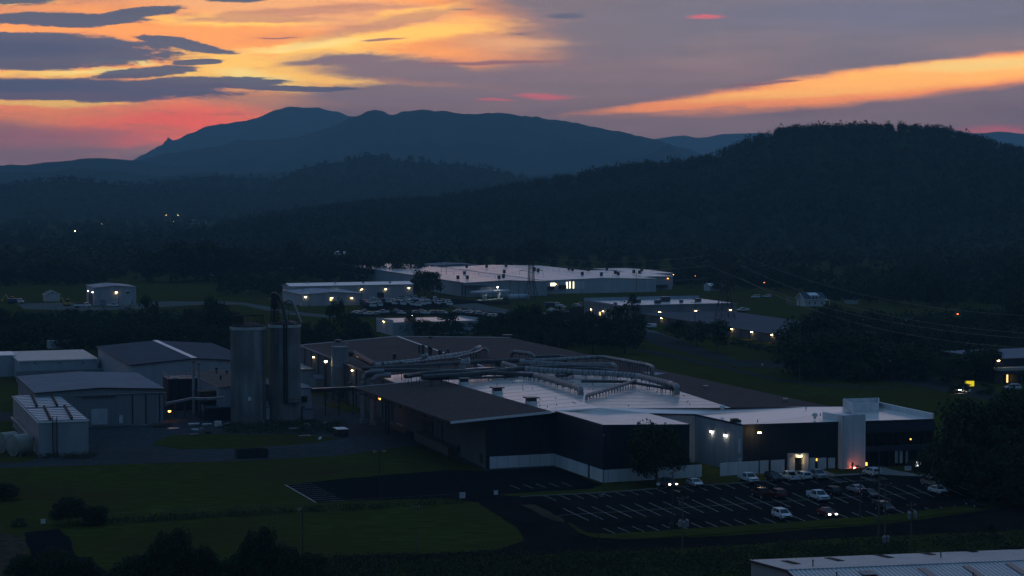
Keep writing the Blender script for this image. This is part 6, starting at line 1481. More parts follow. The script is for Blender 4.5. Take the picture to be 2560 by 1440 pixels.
def onroof(x, y, near):
    z = 7.3
    for _ in range(8):
        p = P(x, y, z); t = (p - bl).dot(vd) / hw; z = 6.4 + 1.6 * t if not near else 8.0 - 1.6 * (t - 1)
    return P(x, y, z)
sk = [(425, 390, 0), (825, 362, 0), (1275, 333, 0), (1660, 307, 0), (2045, 283, 0), (2435, 257, 0), (1690, 495, 1), (2105, 475, 1), (2500, 450, 1), (1210, 520, 1)]
for x, y, near in sk:
    p = onroof(1860 + x / 3.657, 1300 + y / 3.657, near); sl = (vd - Z * (1.6 / hw) * (1 if near else -1)).normalized()
    part(mr_, 'skylight', 'glass_dark', lambda m: m.box(p + Z * .06, 1.05, 5.2, .08, bd, sl, bd.cross(sl) * (1 if bd.cross(sl).z > 0 else -1)))
for x, y, hh_, near in ((630, 420, .75, 0), (1472, 298, .55, 0), (1800, 342, .75, 0), (2073, 258, .55, 0), (2397, 220, .3, 0), (848, 515, .5, 1), (2095, 512, .4, 1)):
    p = onroof(1860 + x / 3.657, 1300 + y / 3.657, near); part(mr_, 'vent_pipe', 'dark_steel', lambda m: m.lathe(p, [(.09, -.1), (.09, hh_), (.14, hh_), (.14, hh_ + .08), (.02, hh_ + .1)], 8))
p = onroof(2163, 1430, 1); part(mr_, 'roof_patch', 'steel_grey', lambda m: m.box(p + Z * .05, 2.0, 4.2, .05, bd, vd, Z))
# ================================================================ vehicles (x forward, z up, local)
for nm, c, r_ in (('paint_white', (.72, .73, .74), .28), ('paint_black', (.012, .012, .014), .22), ('paint_grey', (.13, .135, .14), .28), ('paint_silver', (.36, .37, .38), .28), ('paint_red', (.16, .022, .022), .26), ('paint_maroon', (.06, .012, .012), .26), ('paint_tan', (.26, .22, .16), .4), ('paint_blue', (.03, .05, .12), .3)):
    mat(nm, c, r_, var=.02)
PROF = {
 'sedan': dict(L=4.7, W=1.82, low=[(-2.33, .35), (-2.35, .72), (-2.2, .98), (-1.3, 1.03), (.95, .98), (1.95, .86), (2.3, .68), (2.35, .38)], cab=[(-1.75, 1.0), (-.95, 1.43), (.25, 1.46), (1.15, .97)], wb=(-1.38, 1.42), wr=.33),
 'suv': dict(L=4.7, W=1.9, low=[(-2.3, .42), (-2.35, .85), (-2.28, 1.12), (1.0, 1.1), (2.0, 1.0), (2.28, .82), (2.34, .45)], cab=[(-2.22, 1.1), (-1.85, 1.68), (.35, 1.7), (1.2, 1.08)], wb=(-1.4, 1.42), wr=.37),
 'pickup': dict(L=5.8, W=2.0, low=[(-2.9, .55), (-2.92, 1.05), (-.95, 1.08), (1.45, 1.2), (2.65, 1.15), (2.88, 1.0), (2.92, .5)], cab=[(-.95, 1.1), (-.8, 1.86), (.65, 1.88), (1.5, 1.18)], wb=(-1.85, 1.9), wr=.42),
}
def vehicle(kind, paint, label, group='cars in the front parking lot', lights=None, tails=False, bed_cap=False):
    d = PROF[kind]; hwid = d['W'] / 2; r = empty({'sedan': 'sedan', 'suv': 'suv', 'pickup': 'pickup_truck'}[kind], (0, 0, 0), label, {'sedan': 'car', 'suv': 'car', 'pickup': 'pickup truck'}[kind], group)
    low, cab = d['low'], d['cab']; xb = [p[0] for p in low]
    def body(m):
        # lower body lofted across: slightly narrower at sill and shoulder
        secs = [(-hwid, 1, .03), (-hwid * .93, 1, 0), (hwid * .93, 1, 0), (hwid, 1, .03)]
        rings = []
        for y, s, ins in secs:
            rings.append([(x * (1 - ins), y, z if ins == 0 else z - .05 * (z > .6)) for x, z in low])
        n = len(low)
        for a, b in zip(rings, rings[1:]):
            for k in range(n): l = (k + 1) % n; m.quad(a[k], a[l], b[l], b[k])
        m.quad(*rings[0][::-1]); m.quad(*rings[-1])
    part(r, 'body', paint, body, True)
    t = hwid * .80; bt = hwid * .93
    def green(m):
        q = [(cab[0], bt), (cab[1], t), (cab[2], t), (cab[3], bt)]
        L_ = [(p[0], w, p[1]) for p, w in q]; R_ = [(p[0], -w, p[1]) for p, w in q]
        m.quad(*L_[::-1]); m.quad(*R_)
        for k in range(3): m.quad(L_[k], L_[k + 1], R_[k + 1], R_[k])
    part(r, 'windows', 'glass_dark', green)
    def roof(m):
        a, b = cab[1], cab[2]; m.prism([(a[0] - .05, -t - .02, a[1] - .02), (b[0] + .05, -t - .02, b[1] - .02), (b[0] + .05, t + .02, b[1] - .02), (a[0] - .05, t + .02, a[1] - .02)], [(a[0] + .05, -t + .08, a[1] + .05), (b[0] - .1, -t + .08, b[1] + .05), (b[0] - .1, t - .08, b[1] + .05), (a[0] + .05, t - .08, a[1] + .05)])
        for e in (-1, 1):
            m.bar((cab[0][0], e * bt, cab[0][1]), (cab[1][0], e * t, cab[1][1]), .14, .1); m.bar((cab[3][0], e * bt, cab[3][1]), (cab[2][0], e * t, cab[2][1]), .1, .08)
            xm = (cab[1][0] + cab[2][0]) / 2 + .05; m.bar((xm, e * (bt + .01), cab[0][1]), (xm, e * (t + .01), cab[1][1]), .1, .06)
            if kind != 'sedan': xm2 = cab[1][0] + .35; m.bar((xm2 - .15, e * (bt + .01), cab[0][1]), (xm2, e * (t + .01), cab[1][1]), .12, .06)
    part(r, 'roof', paint, roof)
    if kind == 'pickup':
        def bed(m):
            for e in (-1, 1): m.box((-1.95, e * (hwid - .06), 1.22), 1.95, .1, .4)
            m.box((-2.88, 0, 1.22), .1, d['W'] - .1, .4)
        part(r, 'bed_wall', paint, bed); part(r, 'bed_floor', 'black', lambda m: m.box((-1.93, 0, 1.1), 1.85, d['W'] - .25, .03))
        if bed_cap: part(r, 'bed_cap', paint, lambda m: m.prism([(-2.9, -.9, 1.4), (-.95, -.9, 1.4), (-.95, .9, 1.4), (-2.9, .9, 1.4)], [(-2.7, -.75, 1.9), (-.95, -.75, 1.9), (-.95, .75, 1.9), (-2.7, .75, 1.9)]))
    for x in d['wb']:
        for e in (-1, 1):
            w = part(r, 'wheel', 'rubber', lambda m: m.tube([(x, e * (hwid - .22), d['wr']), (x, e * (hwid + .015), d['wr'])], d['wr'], 18), True)
            part(r, 'rim', 'paint_silver', lambda m: m.tube([(x, e * (hwid - .02), d['wr']), (x, e * (hwid + .025), d['wr'])], d['wr'] * .6, 12), parent=w)
    part(r, 'underbody', 'black', lambda m: m.box((0, 0, .38), d['L'] * .93, d['W'] * .86, .34))
    fx = low[-1][0]; fz = low[-2][1]
    for e in (-1, 1):
        part(r, 'headlight', lights or 'galv', lambda m: m.box((fx - .1, e * hwid * .72, fz - .02), .22, .38, .17)); part(r, 'taillight', 'tail_on' if tails else 'rust_steel', lambda m: m.box((low[0][0] + .02, e * hwid * .82, low[1][1] - .02 + (.1 if kind != 'sedan' else 0)), .12, .22, .26))
        part(r, 'mirror', paint, lambda m: m.box((cab[3][0] - .15, e * (bt + .14), cab[3][1] + .08), .16, .22, .16))
    part(r, 'bumper', 'black', lambda m: (m.box((fx + .01, 0, .48), .14, d['W'] * .9, .2), m.box((low[0][0] - .01, 0, .5), .12, d['W'] * .9, .2))); part(r, 'grille', 'black', lambda m: m.box((fx - .02, 0, fz - .12), .1, d['W'] * .48, .2))
    return r
# facing: nose towards camera-right-front (along A) or away from us
NA = math.atan2(A.y, A.x) + math.radians(-.5); NB = NA + math.pi
LOT = [ # kind, paint, px, py (middle of the car on the ground), heading, label, lights, tails
 ('sedan', 'paint_white', 1737, 1216, NA, 'white sedan parked alone in the back row right of the truck with lit headlights', None, False),
 ('pickup', 'paint_grey', 1668, 1219, NA, 'grey pickup with both headlights lit under the dark tree', 'headlight_on', False),
 ('pickup', 'paint_white', 1871, 1206, NA, 'white pickup facing out in the back row below the lit street lamp', None, False),
 ('suv', 'paint_black', 1933, 1203, NA, 'black minivan in the back row between two white pickups', None, False),
 ('pickup', 'paint_white', 1974, 1202, NB, 'white pickup backed tail-out beside the white wagon at the entrance', None, False),
 ('suv', 'paint_white', 2007, 1200, NB, 'white wagon with a dark rear window in front of the entrance', None, False),
 ('pickup', 'paint_silver', 2043, 1197, NA, 'silver-grey pickup last in the back row beside the hatched bay', None, False),
 ('pickup', 'paint_maroon', 1904, 1245, NB, 'dark maroon pickup in the middle row beside the red hatchback', None, False),
 ('suv', 'paint_red', 1943, 1244, NB, 'dull red hatchback right of the maroon pickup', None, False),
 ('pickup', 'paint_white', 2045, 1251, NA, 'white pickup alone in the middle row facing out', None, False),
 ('suv', 'paint_black', 2080, 1238, NB, 'black boxy suv right behind the white middle-row pickup', None, False),
 ('sedan', 'paint_silver', 2140, 1231, NB, 'dark-sided sedan with one bright rear lamp in the middle row', None, False),
 ('sedan', 'paint_black', 2174, 1243, NA, 'black sedan with a red lit lamp beside the utility poles', None, True),
 ('suv', 'paint_white', 1955, 1297, NA, 'white suv with a dark sunroof in the front row', None, False),
 ('sedan', 'paint_red', 2067, 1291, NA, 'dark red sedan with lit white headlights in the front row', 'headlight_white', False),
 ('suv', 'paint_black', 2211, 1279, NA, 'black suv behind the twin utility poles in the front row', None, False),
 ('suv', 'paint_white', 2180, 1190, NB, 'white crossover in the bay by the lit bollard', None, False),
 ('sedan', 'paint_white', 2345, 1234, NA, 'white sedan at the right end of the lot', None, False),
 ('pickup', 'paint_tan', 2330, 1217, NB, 'tan pickup half in the tree shadow behind the white sedan', None, False),
 ('sedan', 'paint_black', 2437, 1267, NB, 'black sedan under the trees at the far right of the lot', None, False),
]
for kind, paint, px, py, hd, lab, li, ta in LOT:
    r = vehicle(kind, paint, lab, lights=li, tails=ta); p = P(px, py); r.location = (p.x, p.y, .075); r.rotation_euler = (0, 0, hd)
for kind, paint, px, py, hd, lab, cap in (('pickup', 'paint_white', 1623, 821, math.atan2(B.y, -B.x) + .2, 'white pickup with a bed cap on the road behind the factory', True), ('pickup', 'paint_white', 1857, 779, math.pi + .2, 'white pickup parked behind the dark-roofed hall', False), ('suv', 'paint_white', 2531, 975, math.pi + .1, 'white suv parked below the brown building on the right', False),
      ('pickup', 'paint_white', 957, 784.5, math.pi + .1, 'white pickup in the car row beyond the white-roofed shed', False), ('suv', 'paint_white', 1889, 745.5, math.pi, 'left one of two far white cars on the dim field', False), ('suv', 'paint_white', 1917, 744.5, math.pi - .6, 'right one of two far white cars on the dim field', False), ('pickup', 'paint_white', 283, 767.5, .15, 'white flatbed pickup parked before the garage', False)):
    r = vehicle(kind, paint, lab, group=None, bed_cap=cap); p = P(px, py); r.location = (p.x, p.y, .06); r.rotation_euler = (0, 0, hd)
    if 'group' in r: del r['group']
# motorcycle by the lit truck
p = P(1643, 1222); mo = empty('motorcycle', p, 'motorcycle parked left of the truck with lit headlights', 'motorcycle')
part(mo, 'frame', 'paint_black', lambda m: (m.bar(p + A * -.7 + Z * .5, p + A * .7 + Z * .7, .25, .3), m.bar(p + A * .7 + Z * .35, p + A * .45 + Z * 1.1, .08)), True); part(mo, 'fairing', 'paint_white', lambda m: m.box(p + A * .5 + Z * 1.0, .5, .5, .5, B, A, Z)); part(mo, 'seat', 'black', lambda m: m.box(p - A * .3 + Z * .8, .3, .8, .15, B, A, Z))
for s in (-.7, .75): part(mo, 'wheel', 'rubber', lambda m: m.tube([p + A * s - B * .07 + Z * .32, p + A * s + B * .07 + Z * .32], .32, 14))
# trucks in the far yard, cars in the far lots: one mesh each, tiny in the picture
def far_truck(kind):
    mb = MB()
    mb.m = 0; mb.box((1.9, 0, 1.7), 1.9, 2.2, 1.7); mb.box((3.2, 0, 1.25), 1.2, 2.0, .9)
    mb.m = 1; mb.box((2.62, 0, 2.15), .5, 2.0, .6); mb.box((1.95, 0, 2.15), 1.2, 2.24, .5)
    mb.m = 2; mb.box((-1.4, 0, .9), 5, 1.0, .3)
    for x in (3.0, -2.2, -3.2):
        for e in (-1, 1): mb.tube([(x, e * .75, .5), (x, e * 1.1, .5)], .5, 10)
    if kind == 0: mb.m = 3; mb.box((-1.7, 0, 1.9), 4.4, 2.3, 1.7)
    elif kind == 1: mb.m = 3; mb.box((-1.7, 0, 1.3), 4.6, 2.3, .5); mb.m = 0; mb.box((-1.0, 0, 2.4), .5, .5, 1.8); mb.bar((-1, 0, 3.2), (2.6, 0, 3.3), .5)
    else: mb.m = 0; mb.box((-1.7, 0, 1.4), 4.6, 2.2, .8); mb.m = 2; mb.box((-1.7, 0, 2.0), 4.2, 1.7, .6)
    return mb
def far_car(suv):
    mb = MB(); mb.m = 0; mb.box((0, 0, .7), 4.6, 1.8, .6); mb.prism([(-2.0, -.8, 1.0), (1.1, -.8, 1.0), (1.1, .8, 1.0), (-2.0, .8, 1.0)], [(-1.5, -.65, 1.55 + suv * .15), (.4, -.65, 1.55 + suv * .15), (.4, .65, 1.55 + suv * .15), (-1.5, .65, 1.55 + suv * .15)])
    mb.m = 1; mb.prism([(-1.9, -.83, 1.05), (1.15, -.83, 1.05), (1.15, .83, 1.05), (-1.9, .83, 1.05)], [(-1.55, -.7, 1.4), (.6, -.7, 1.4), (.6, .7, 1.4), (-1.55, .7, 1.4)])
    mb.m = 2
    for x in (-1.4, 1.4):
        for e in (-1, 1): mb.tube([(x, e * .7, .33), (x, e * .92, .33)], .33, 10)
    return mb
G1 = 'trucks in the far yard'
tp = [far_truck(k).build('parked_truck', ['paint_white', 'glass_dark', 'rubber', ['paint_blue', 'dark_steel', 'paint_grey'][k]]) for k in range(3)]
ty = [(915, 763), (929, 760), (941, 758), (965, 760), (981, 764), (998, 757), (1004, 765), (1018, 762), (1012, 753), (1032, 752), (1052, 765), (1056, 755), (1070, 763), (1086, 758), (1097, 764), (1112, 762), (1118, 766), (1040, 768), (925, 770), (950, 768)]
LB_ = ['white-cabbed work truck in the crowded yard before the long pale building', 'bucket truck in the crowded yard before the long pale building', 'flatbed truck in the crowded yard before the long pale building']
for k, (x, y) in enumerate(ty):
    i = k % 3; o = tp[i] if k < 3 else tp[i].copy()
    if k >= 3: COL.objects.link(o)
    p = P(x, y); o.location = (p.x, p.y, .06); o.rotation_euler = (0, 0, rnd.uniform(-.5, .15) - .9); tag(o, LB_[i], 'truck', G1)
o = tp[0].copy(); COL.objects.link(o); p = P(40, 760); o.location = (p.x, p.y, .05); o.rotation_euler = (0, 0, .1); o['label'] = 'white work truck at the far left end of the gravel road'; del o['group']
o = tp[2].copy(); COL.objects.link(o); p = P(207, 770); o.location = (p.x, p.y, .05); o.rotation_euler = (0, 0, .2); o['label'] = 'white service truck beside the garage corner'; del o['group']
o = tp[0].copy(); COL.objects.link(o); p = P(1383, 770); o.location = (p.x, p.y, .05); o.rotation_euler = (0, 0, .1); o['label'] = 'pale box truck on the grass lot before the flat building'; del o['group']
o = tp[2].copy(); COL.objects.link(o); p = P(2442, 828); o.location = (p.x, p.y, .05); o.rotation_euler = (0, 0, 3.0); o.scale = (1.6, 1.3, 1.1); o['label'] = 'long white truck with booms in the dark trees at right'; del o['group']
o = tp[1].copy(); COL.objects.link(o); p = P(2272, 815); o.location = (p.x, p.y, .05); o.rotation_euler = (0, 0, -.4); o['label'] = 'pale lorry cab standing in the dark wood clearing'; del o['group']
o = tp[0].copy(); COL.objects.link(o); p = P(1352, 797); o.location = (p.x, p.y, .05); o.rotation_euler = (0, 0, -.6); o['label'] = 'dark-boxed truck half hidden by trees beside the fuel canopy road'; del o['group']
cp_ = [far_car(k).build('parked_car', [pm, 'glass_dark', 'rubber']) for k, pm in enumerate(('paint_white', 'paint_silver', 'paint_grey'))]
G2 = 'cars in the lot beyond the white-roofed shed'
cy_ = [(890, 785), (900, 787), (912, 783), (922, 788), (936, 789), (992, 783), (1004, 786), (1042, 785), (1055, 783), (1064, 786), (1085, 785), (1096, 786), (1108, 785), (1144, 782), (1152, 785), (1166, 785), (1176, 784), (1186, 787), (1192, 785), (1200, 788), (1218, 791), (1228, 793), (1238, 794), (1250, 797)]
for k, (x, y) in enumerate(cy_):
    i = k % 3; o = cp_[i] if k < 3 else cp_[i].copy()
    if k >= 3: COL.objects.link(o)
    p = P(x, y); o.location = (p.x, p.y, .06); o.rotation_euler = (0, 0, rnd.choice((.3, 3.4, -.9, -1.0)) + rnd.uniform(-.1, .1)); tag(o, 'pale car in the crowded lot beyond the white-roofed shed' if i < 2 else 'dark grey car in the crowded lot beyond the white-roofed shed', 'car', G2)
for x, y, i, lab in ((1380, 779, 0, 'white car parked just before the pale box truck'), (1392, 783, 1, 'silver car right of the white one before the box truck'), (1404, 770, 0, 'white car right of the pale box truck'), (1410, 783, 2, 'dark car nearest the small tree before the flat building'), (1442, 768, 1, 'reddish-lit silver car left of the flat building'), (1455, 766, 2, 'dark car against the flat building end'), (2406, 982, 0, 'pale car nosing out of the shrub by the yellow sign')):
    o = cp_[i].copy(); COL.objects.link(o); p = P(x, y); o.location = (p.x, p.y, .06); o.rotation_euler = (0, 0, -.9 + .5 * i); o['label'] = lab; del o['group']
# yellow digger at far left and loader by the gravel
for x, y, lab in ((28, 757, 'yellow digger with a raised arm at the far left'), (168, 765, 'small loader on the gravel left of the garage')):
    p = P(x, y); o = empty('digger', p, lab, 'digger'); part(o, 'body', 'yellow_steel', lambda m: m.box(p + Z * 1.3, 3.4, 2, 1.2)); part(o, 'cab', 'glass_dark', lambda m: m.box(p + Z * 2.5 + Vector((.3, 0, 0)), 1.5, 1.6, 1.4)); part(o, 'arm', 'yellow_steel', lambda m: (m.bar(p + Vector((-1.4, 0, 1.6)), p + Vector((-2.6, 0, 4.4)), .4), m.bar(p + Vector((-2.6, 0, 4.4)), p + Vector((-4.4, 0, 1.6)), .35), m.box(p + Vector((-4.5, 0, 1.2)), 1, 1.2, .9)))
    for e in (-1, 1): part(o, 'track', 'rubber', lambda m: m.box(p + Vector((0, e * 1, .4)), 3.2, .5, .8))
# ================================================================ poles, lamps, pylons, wires, fence
def street_lamp(px, pb, pt, label, arm=0.0, heads=1, m='lamp_warm', lit=True, r=.11, size=.55, group=None, adir_=None):
    p = P(px, pb); h = zat(pt, p.y); o = empty('street_lamp', p, label, 'street lamp', group); ad = adir_ or B
    part(o, 'pole', 'dark_steel' if r < .12 else 'galv_dark', lambda b: b.tube([p, p + Z * h], r, 10, r2=r * .6), True)
    for k in range(heads):
        e = ad * (arm if heads == 1 else (arm * (1 if k else -1)))
        if arm: part(o, 'arm', 'dark_steel', lambda b: b.bar(p + Z * (h - .1), p + e + Z * h, .08))
        hd = part(o, 'lamp_head', 'dark_steel', lambda b: b.box(p + e + Z * (h + .12), size * 1.5, size, .12, ad, None, Z))
        part(o, 'lens', m if lit else 'white_panel', lambda b: b.box(p + e + Z * (h - .02), size * 1.2, size * .8, .16 if lit else .05, ad, None, Z), parent=hd)
    return o
o = street_lamp(1898, 1184, 1081, 'lit yellow street lamp in front of the navy office wall', m='lamp_warm', r=.13, size=.62)
street_lamp(1815, 1150, 1085, 'unlit thin lamp pole in the court between the white screen walls', arm=.8, lit=False)
street_lamp(949, 1246, 1129, 'unlit twin-headed lamp beside the striped lot, pale heads', arm=.9, heads=2, lit=False, adir_=B)
street_lamp(757, 1393, 1274, 'unlit single lamp post on the lower lawn', arm=-.5, lit=False)
street_lamp(1496, 1384, 1240, 'unlit lamp post at the left end of the parking lot', arm=.5, lit=False)
street_lamp(1681, 1320, 1180, 'tall unlit lamp post in the middle of the lot left part', arm=.6, lit=False, r=.14)
street_lamp(2150, 1296, 1166, 'unlit lamp post with a bent head near the white crossover', arm=-.7, lit=False, r=.14)
street_lamp(2152, 975, 800, 'dark lamp pole on the roadside grass left of the wood', arm=.5, lit=False)
street_lamp(2228, 968, 902, 'short dark lamp pole beside the pale road', arm=-.4, lit=False)
street_lamp(2188, 955, 880, 'thin dark pole left of the short lamp pole by the road', arm=.3, lit=False)
street_lamp(1648, 828, 795, 'lamp pole before the lit corner of the dark-roofed hall', arm=.6, lit=False)
for x, yb, yt, m, lab in ((1687, 712, 686.5, 'lamp_sodium', 'orange street lamp at the right end of the white warehouse'), (1742, 716, 689.5, 'lamp_red', 'red-orange street lamp in the dark field, left one'), (1914, 726, 706, 'lamp_red', 'red-orange street lamp right of the pylon'), (1812, 728, 700, 'lamp_red', 'dim reddish lamp at the foot of the pylon'), (2398, 800, 785, 'lamp_red', 'small red lamp in the dark wood at right'), (2215, 850, 831, 'lamp_cool', 'white lamp in the middle of the dark wood'), (2133, 850, 833, 'lamp_cool', 'white lamp at the left edge of the dark wood'), (2406, 984, 974, 'lamp_white', 'bright small lamp low in the shrub by the yellow sign')):
    street_lamp(x, yb, yt, lab, arm=-.8, m=m, size=.5)
for k, (x, y, m) in enumerate(((398, 527, 'lamp_sodium'), (414, 538, 'lamp_sodium'), (444, 538, 'lamp_sodium'), (436, 553, 'lamp_sodium'), (147, 563, 'lamp_warm'), (253, 559, 'lamp_sodium'), (188, 578, 'lamp_red'), (444, 556, 'lamp_white'), (481, 558, 'lamp_sodium'), (616, 526, 'lamp_warm'), (908, 599, 'lamp_white'), (730, 597, 'lamp_cool'), (700, 678, 'lamp_cool'), (767, 652, 'lamp_cool'))):
    yb = y + (13 if y < 600 else 8); street_lamp(x, yb, y, ['distant orange lamp, uppermost of the cluster in the valley', 'distant orange lamp, second of the valley cluster', 'distant orange lamp at the right of the valley cluster', 'tiny dim lamp low in the valley cluster', 'distant warm lamp alone at the left of the valley', 'distant orange lamp above the left woods', 'distant red lamp lowest at the left of the valley', 'distant white lamp under the valley cluster', 'distant lamp beside the pale valley building', 'distant warm lamp alone on the hillside', 'white lamp on the hut in the hazy woods', 'tiny cool lamp in the hazy woods above the silos', 'tiny cool lamp in the trees behind the long pale building', 'tiny cool lamp in the trees left of the water tank'][k], m='lamp_far' if y < 600 and m != 'lamp_white' else m, size=2.0 if y < 600 else .5, r=.1)
for k, (x, yb, yt) in enumerate(((137, 745, 702), (383, 724, 702), (530, 726, 703), (1605, 770, 732), (1498, 800, 743), (1550, 745, 726), (1697, 742, 729), (1626, 742, 724), (1703, 745, 727), (1390, 765, 738), (1363, 760, 742), (1454, 740, 726))):
    street_lamp(x, yb, yt, 'unlit thin lamp pole with a pale top in the far fields', lit=False, r=.07, size=.4, group='pale-topped poles in the far fields')
def pole(px, pb, pt, label, arms=((.6, 2.4),), m='wood', cans=(), r=.15, group=None, ins=True):
    p = P(px, pb); h = zat(pt, p.y); o = empty('utility_pole', p, label, 'utility pole', group)
    part(o, 'pole', m, lambda b: b.tube([p, p + Z * h], r, 10, r2=r * .65), True)
    for dz, w in arms:
        q = p + Z * (h - dz); a = part(o, 'crossarm', 'wood' if ins else 'galv', lambda b: b.box(q - A * .1, w, .12, .14, B, A, Z))
        if ins: part(o, 'insulator', 'galv', lambda b: [b.lathe(q + B * w * s + Z * .08, [(.05, 0), (.09, .1), (.05, .22)], 8) for s in (-.45, 0, .45)], parent=a)
    for zc_, s in cans:
        q = p + B * s + A * .3 + Z * zc_; t = part(o, 'transformer', 'galv', lambda b: b.lathe(q, [(.1, -.55), (.3, -.5), (.3, .45), (.22, .52), (.06, .7)], 12), True)
    return o, p, h
pole(1999, 954, 793, 'tall brown utility pole on the grass left of the wood', arms=((1.0, 2.4), (2.6, 2.0)), r=.2)
pole(1737, 868, 745, 'utility pole with lamp standing behind the three round trees', arms=((.4, 2.4), (1.6, 3.0), (3.2, 2.6)))
pole(1275, 812, 700, 'tall thin pole right of the fuel canopy', arms=((.3, 1.2),)); pole(1297, 806, 703, 'thin pole beside the tall one near the blue tank', arms=())
pole(904, 776, 724, 'dark pole before the blue shed', arms=((.2, .8),)); pole(757, 758, 722, 'dark pole at the left end of the blue shed', arms=((.2, .8),)); pole(297, 770, 715, 'dark pole before the garage front', arms=()); pole(1103, 716, 656, 'left one of two poles over the open lit shed', arms=((.3, 1.6), (2, 2))); pole(1116, 722, 658, 'right one of two poles over the open lit shed', arms=((.3, 1.6), (2, 2)))
pole(1591, 748, 678, 'dark pole before the right end of the white warehouse', arms=((1.0, 2.4), (2.4, 2.2))); pole(1964, 776, 739, 'slim pole carrying sagging wires left of the small house', arms=((.4, 1.6),)); pole(1999, 782, 745, 'slim pole right of the sagging wires before the small house', arms=((.4, 1.6),)); pole(1861, 770, 734, 'thin pole on the dim slope behind the white pickup', arms=()); pole(1776, 752, 715, 'thin pole at the field edge left of the pylon', arms=())
pole(1232, 756, 716, 'thin pole left of the fuel canopy', arms=()); pole(450, 748, 705, 'thin pole on the green field left of the silo head', arms=()); pole(1109, 790, 735, 'thin pole at the yard road', arms=())
pole(1706, 1404, 1240, 'utility pole with three grey transformers before the lot', arms=((.4, 2.0), (1.4, 1.2)), cans=((6.1, -.55), (5.8, .05), (6.1, .6)), r=.16)
_, pa, ha = pole(2196, 1352, 1166, 'left pole of the twin utility poles by the front road', arms=((2.2, 2.0), (6.0, 2.6)), r=.17); _, pb_, hb = pole(2212, 1372, 1206, 'right pole of the twin utility poles, white cans at its foot', arms=((.4, 2.2), (3.4, 1.8)), r=.16, cans=((1.6, -.3), (1.6, .35)))
pole(2277, 1384, 1255, 'utility pole with two grey transformers right of the twin poles', arms=((.6, 1.6), (1.6, 1.2)), cans=((6.2, -.5), (6.2, .55)), r=.15); pole(1040, 1376, 1266, 'slim pole with a small box on the lower lawn', arms=((.2, 1.2),), cans=(), r=.1)
p = P(1681, 1320); 
for px, py, lab in ((1678, 1326, 'dark waste drum at the lot edge beside the lamp post'), (1967, 1283, 'dark post bin behind the white front-row suv')):
    q = P(px, py); o = empty('bin', q, lab, 'bin'); part(o, 'drum', 'black', lambda b: b.lathe(q, [(.32, 0), (.36, 1.2), (.3, 1.3), (.05, 1.35)], 14), True); part(o, 'rim', 'dark_steel', lambda b: b.lathe(q, [(.38, 1.1), (.4, 1.15), (.38, 1.2)], 14))
# lattice pylons
def pylon(px, pb, pt, w, label, alpha='dark_steel'):
    p = P(px, pb); h = zat(pt, p.y); o = empty('pylon', p, label, 'pylon'); W0, W1, W2 = w, w * .42, w * .3
    wd_ = lambda z: W0 + (W1 - W0) * z / (h * .45) if z < h * .45 else W1 + (W2 - W1) * (z - h * .45) / (h * .55)
    cr_ = lambda z: [p + B * sx_ * wd_(z) / 2 + A * sy_ * wd_(z) / 2 + Z * z for sx_, sy_ in ((-1, -1), (1, -1), (1, 1), (-1, 1))]
    part(o, 'leg', alpha, lambda b: [b.bar(cr_(z0)[k], cr_(z1)[k], .22) for k in range(4) for z0, z1 in ((0, h * .45), (h * .45, h * .97))])
    def br(b):
        zs = [h * t for t in (0, .16, .3, .45, .54, .63, .72, .8, .88, .97)]
        for z0, z1 in zip(zs, zs[1:]):
            a, c = cr_(z0), cr_(z1)
            for k in range(4): l = (k + 1) % 4; b.bar(a[k], c[l], .12); b.bar(a[l], c[k], .12); b.bar(c[k], c[l], .1)
    part(o, 'bracing', alpha, br)
    for t, aw in ((.66, 1.0), (.83, 1.25), (.97, .8)):
        def arm(b):
            q = p + Z * h * t
            for e in (-1, 1): b.bar(q + B * e * W2 * .5, q + B * e * w * aw + Z * .4, .16); b.bar(q + B * e * W2 * .5 + Z * 1.4, q + B * e * w * aw + Z * .4, .12); b.bar(q + B * e * w * aw + Z * .4, q + B * e * w * aw - Z * 1.6, .1)
        part(o, 'crossarm', alpha, arm)
    return p, h
P1, H1 = pylon(1328, 752, 640, 6.2, 'lattice pylon standing in front of the white warehouse roof'); P2, H2 = pylon(1812, 818, 632, 7.5, 'tall dark lattice pylon left of the small house')
def wire(pts, label, sag, r=.032, group='power lines'):
    a, b = pts; n = 24; path = [a.lerp(b, k / n) - Z * sag * 4 * (k / n) * (1 - k / n) for k in range(n + 1)]
    mb = MB(); mb.tube(path, r, 5, caps=False); o = mb.build('power_line', 'galv', org=a); tag(o, label, 'power line', group)
for k, (x1, y1, z1d, sg_, side, lv) in enumerate(((2640, 792, 560, 5.5, 1, .97), (2640, 836, 540, 6, 1, .83), (2640, 872, 520, 6.5, 1, .66), (2640, 850, 530, 6, -1, .83))):
    a = P2 + Z * H2 * lv + B * side * 7; wire((a, D(x1, y1, z1d)), ['uppermost power line swinging right from the tall pylon', 'second power line swinging right from the tall pylon', 'lowest power line swinging right from the tall pylon', 'power line from the near arm of the tall pylon'][k], sg_)
for k, lv in enumerate((.97, .83, .66)): wire((P1 + Z * H1 * lv + B * 6, P2 + Z * H2 * lv - B * 7), ['top power line between the two pylons', 'middle power line between the two pylons', 'low power line between the two pylons'][k], 2.5)
for k, lv in enumerate((.83, .66)): wire((P1 + Z * H1 * lv - B * 6, P1 + Z * H1 * lv - B * 90 - A * 30), ['upper power line running left over the white roof', 'lower power line running left over the white roof'][k], 4)
pa_, pb2 = P(1964, 776), P(1999, 782)
for k in range(4): wire((pa_ + Z * (zat(741 + 4 * k, pa_.y)), pb2 + Z * zat(750 + 4 * k, pb2.y)), 'sagging wire between the two slim poles before the small house', 1.2, .04, group='sagging wires by the small house')
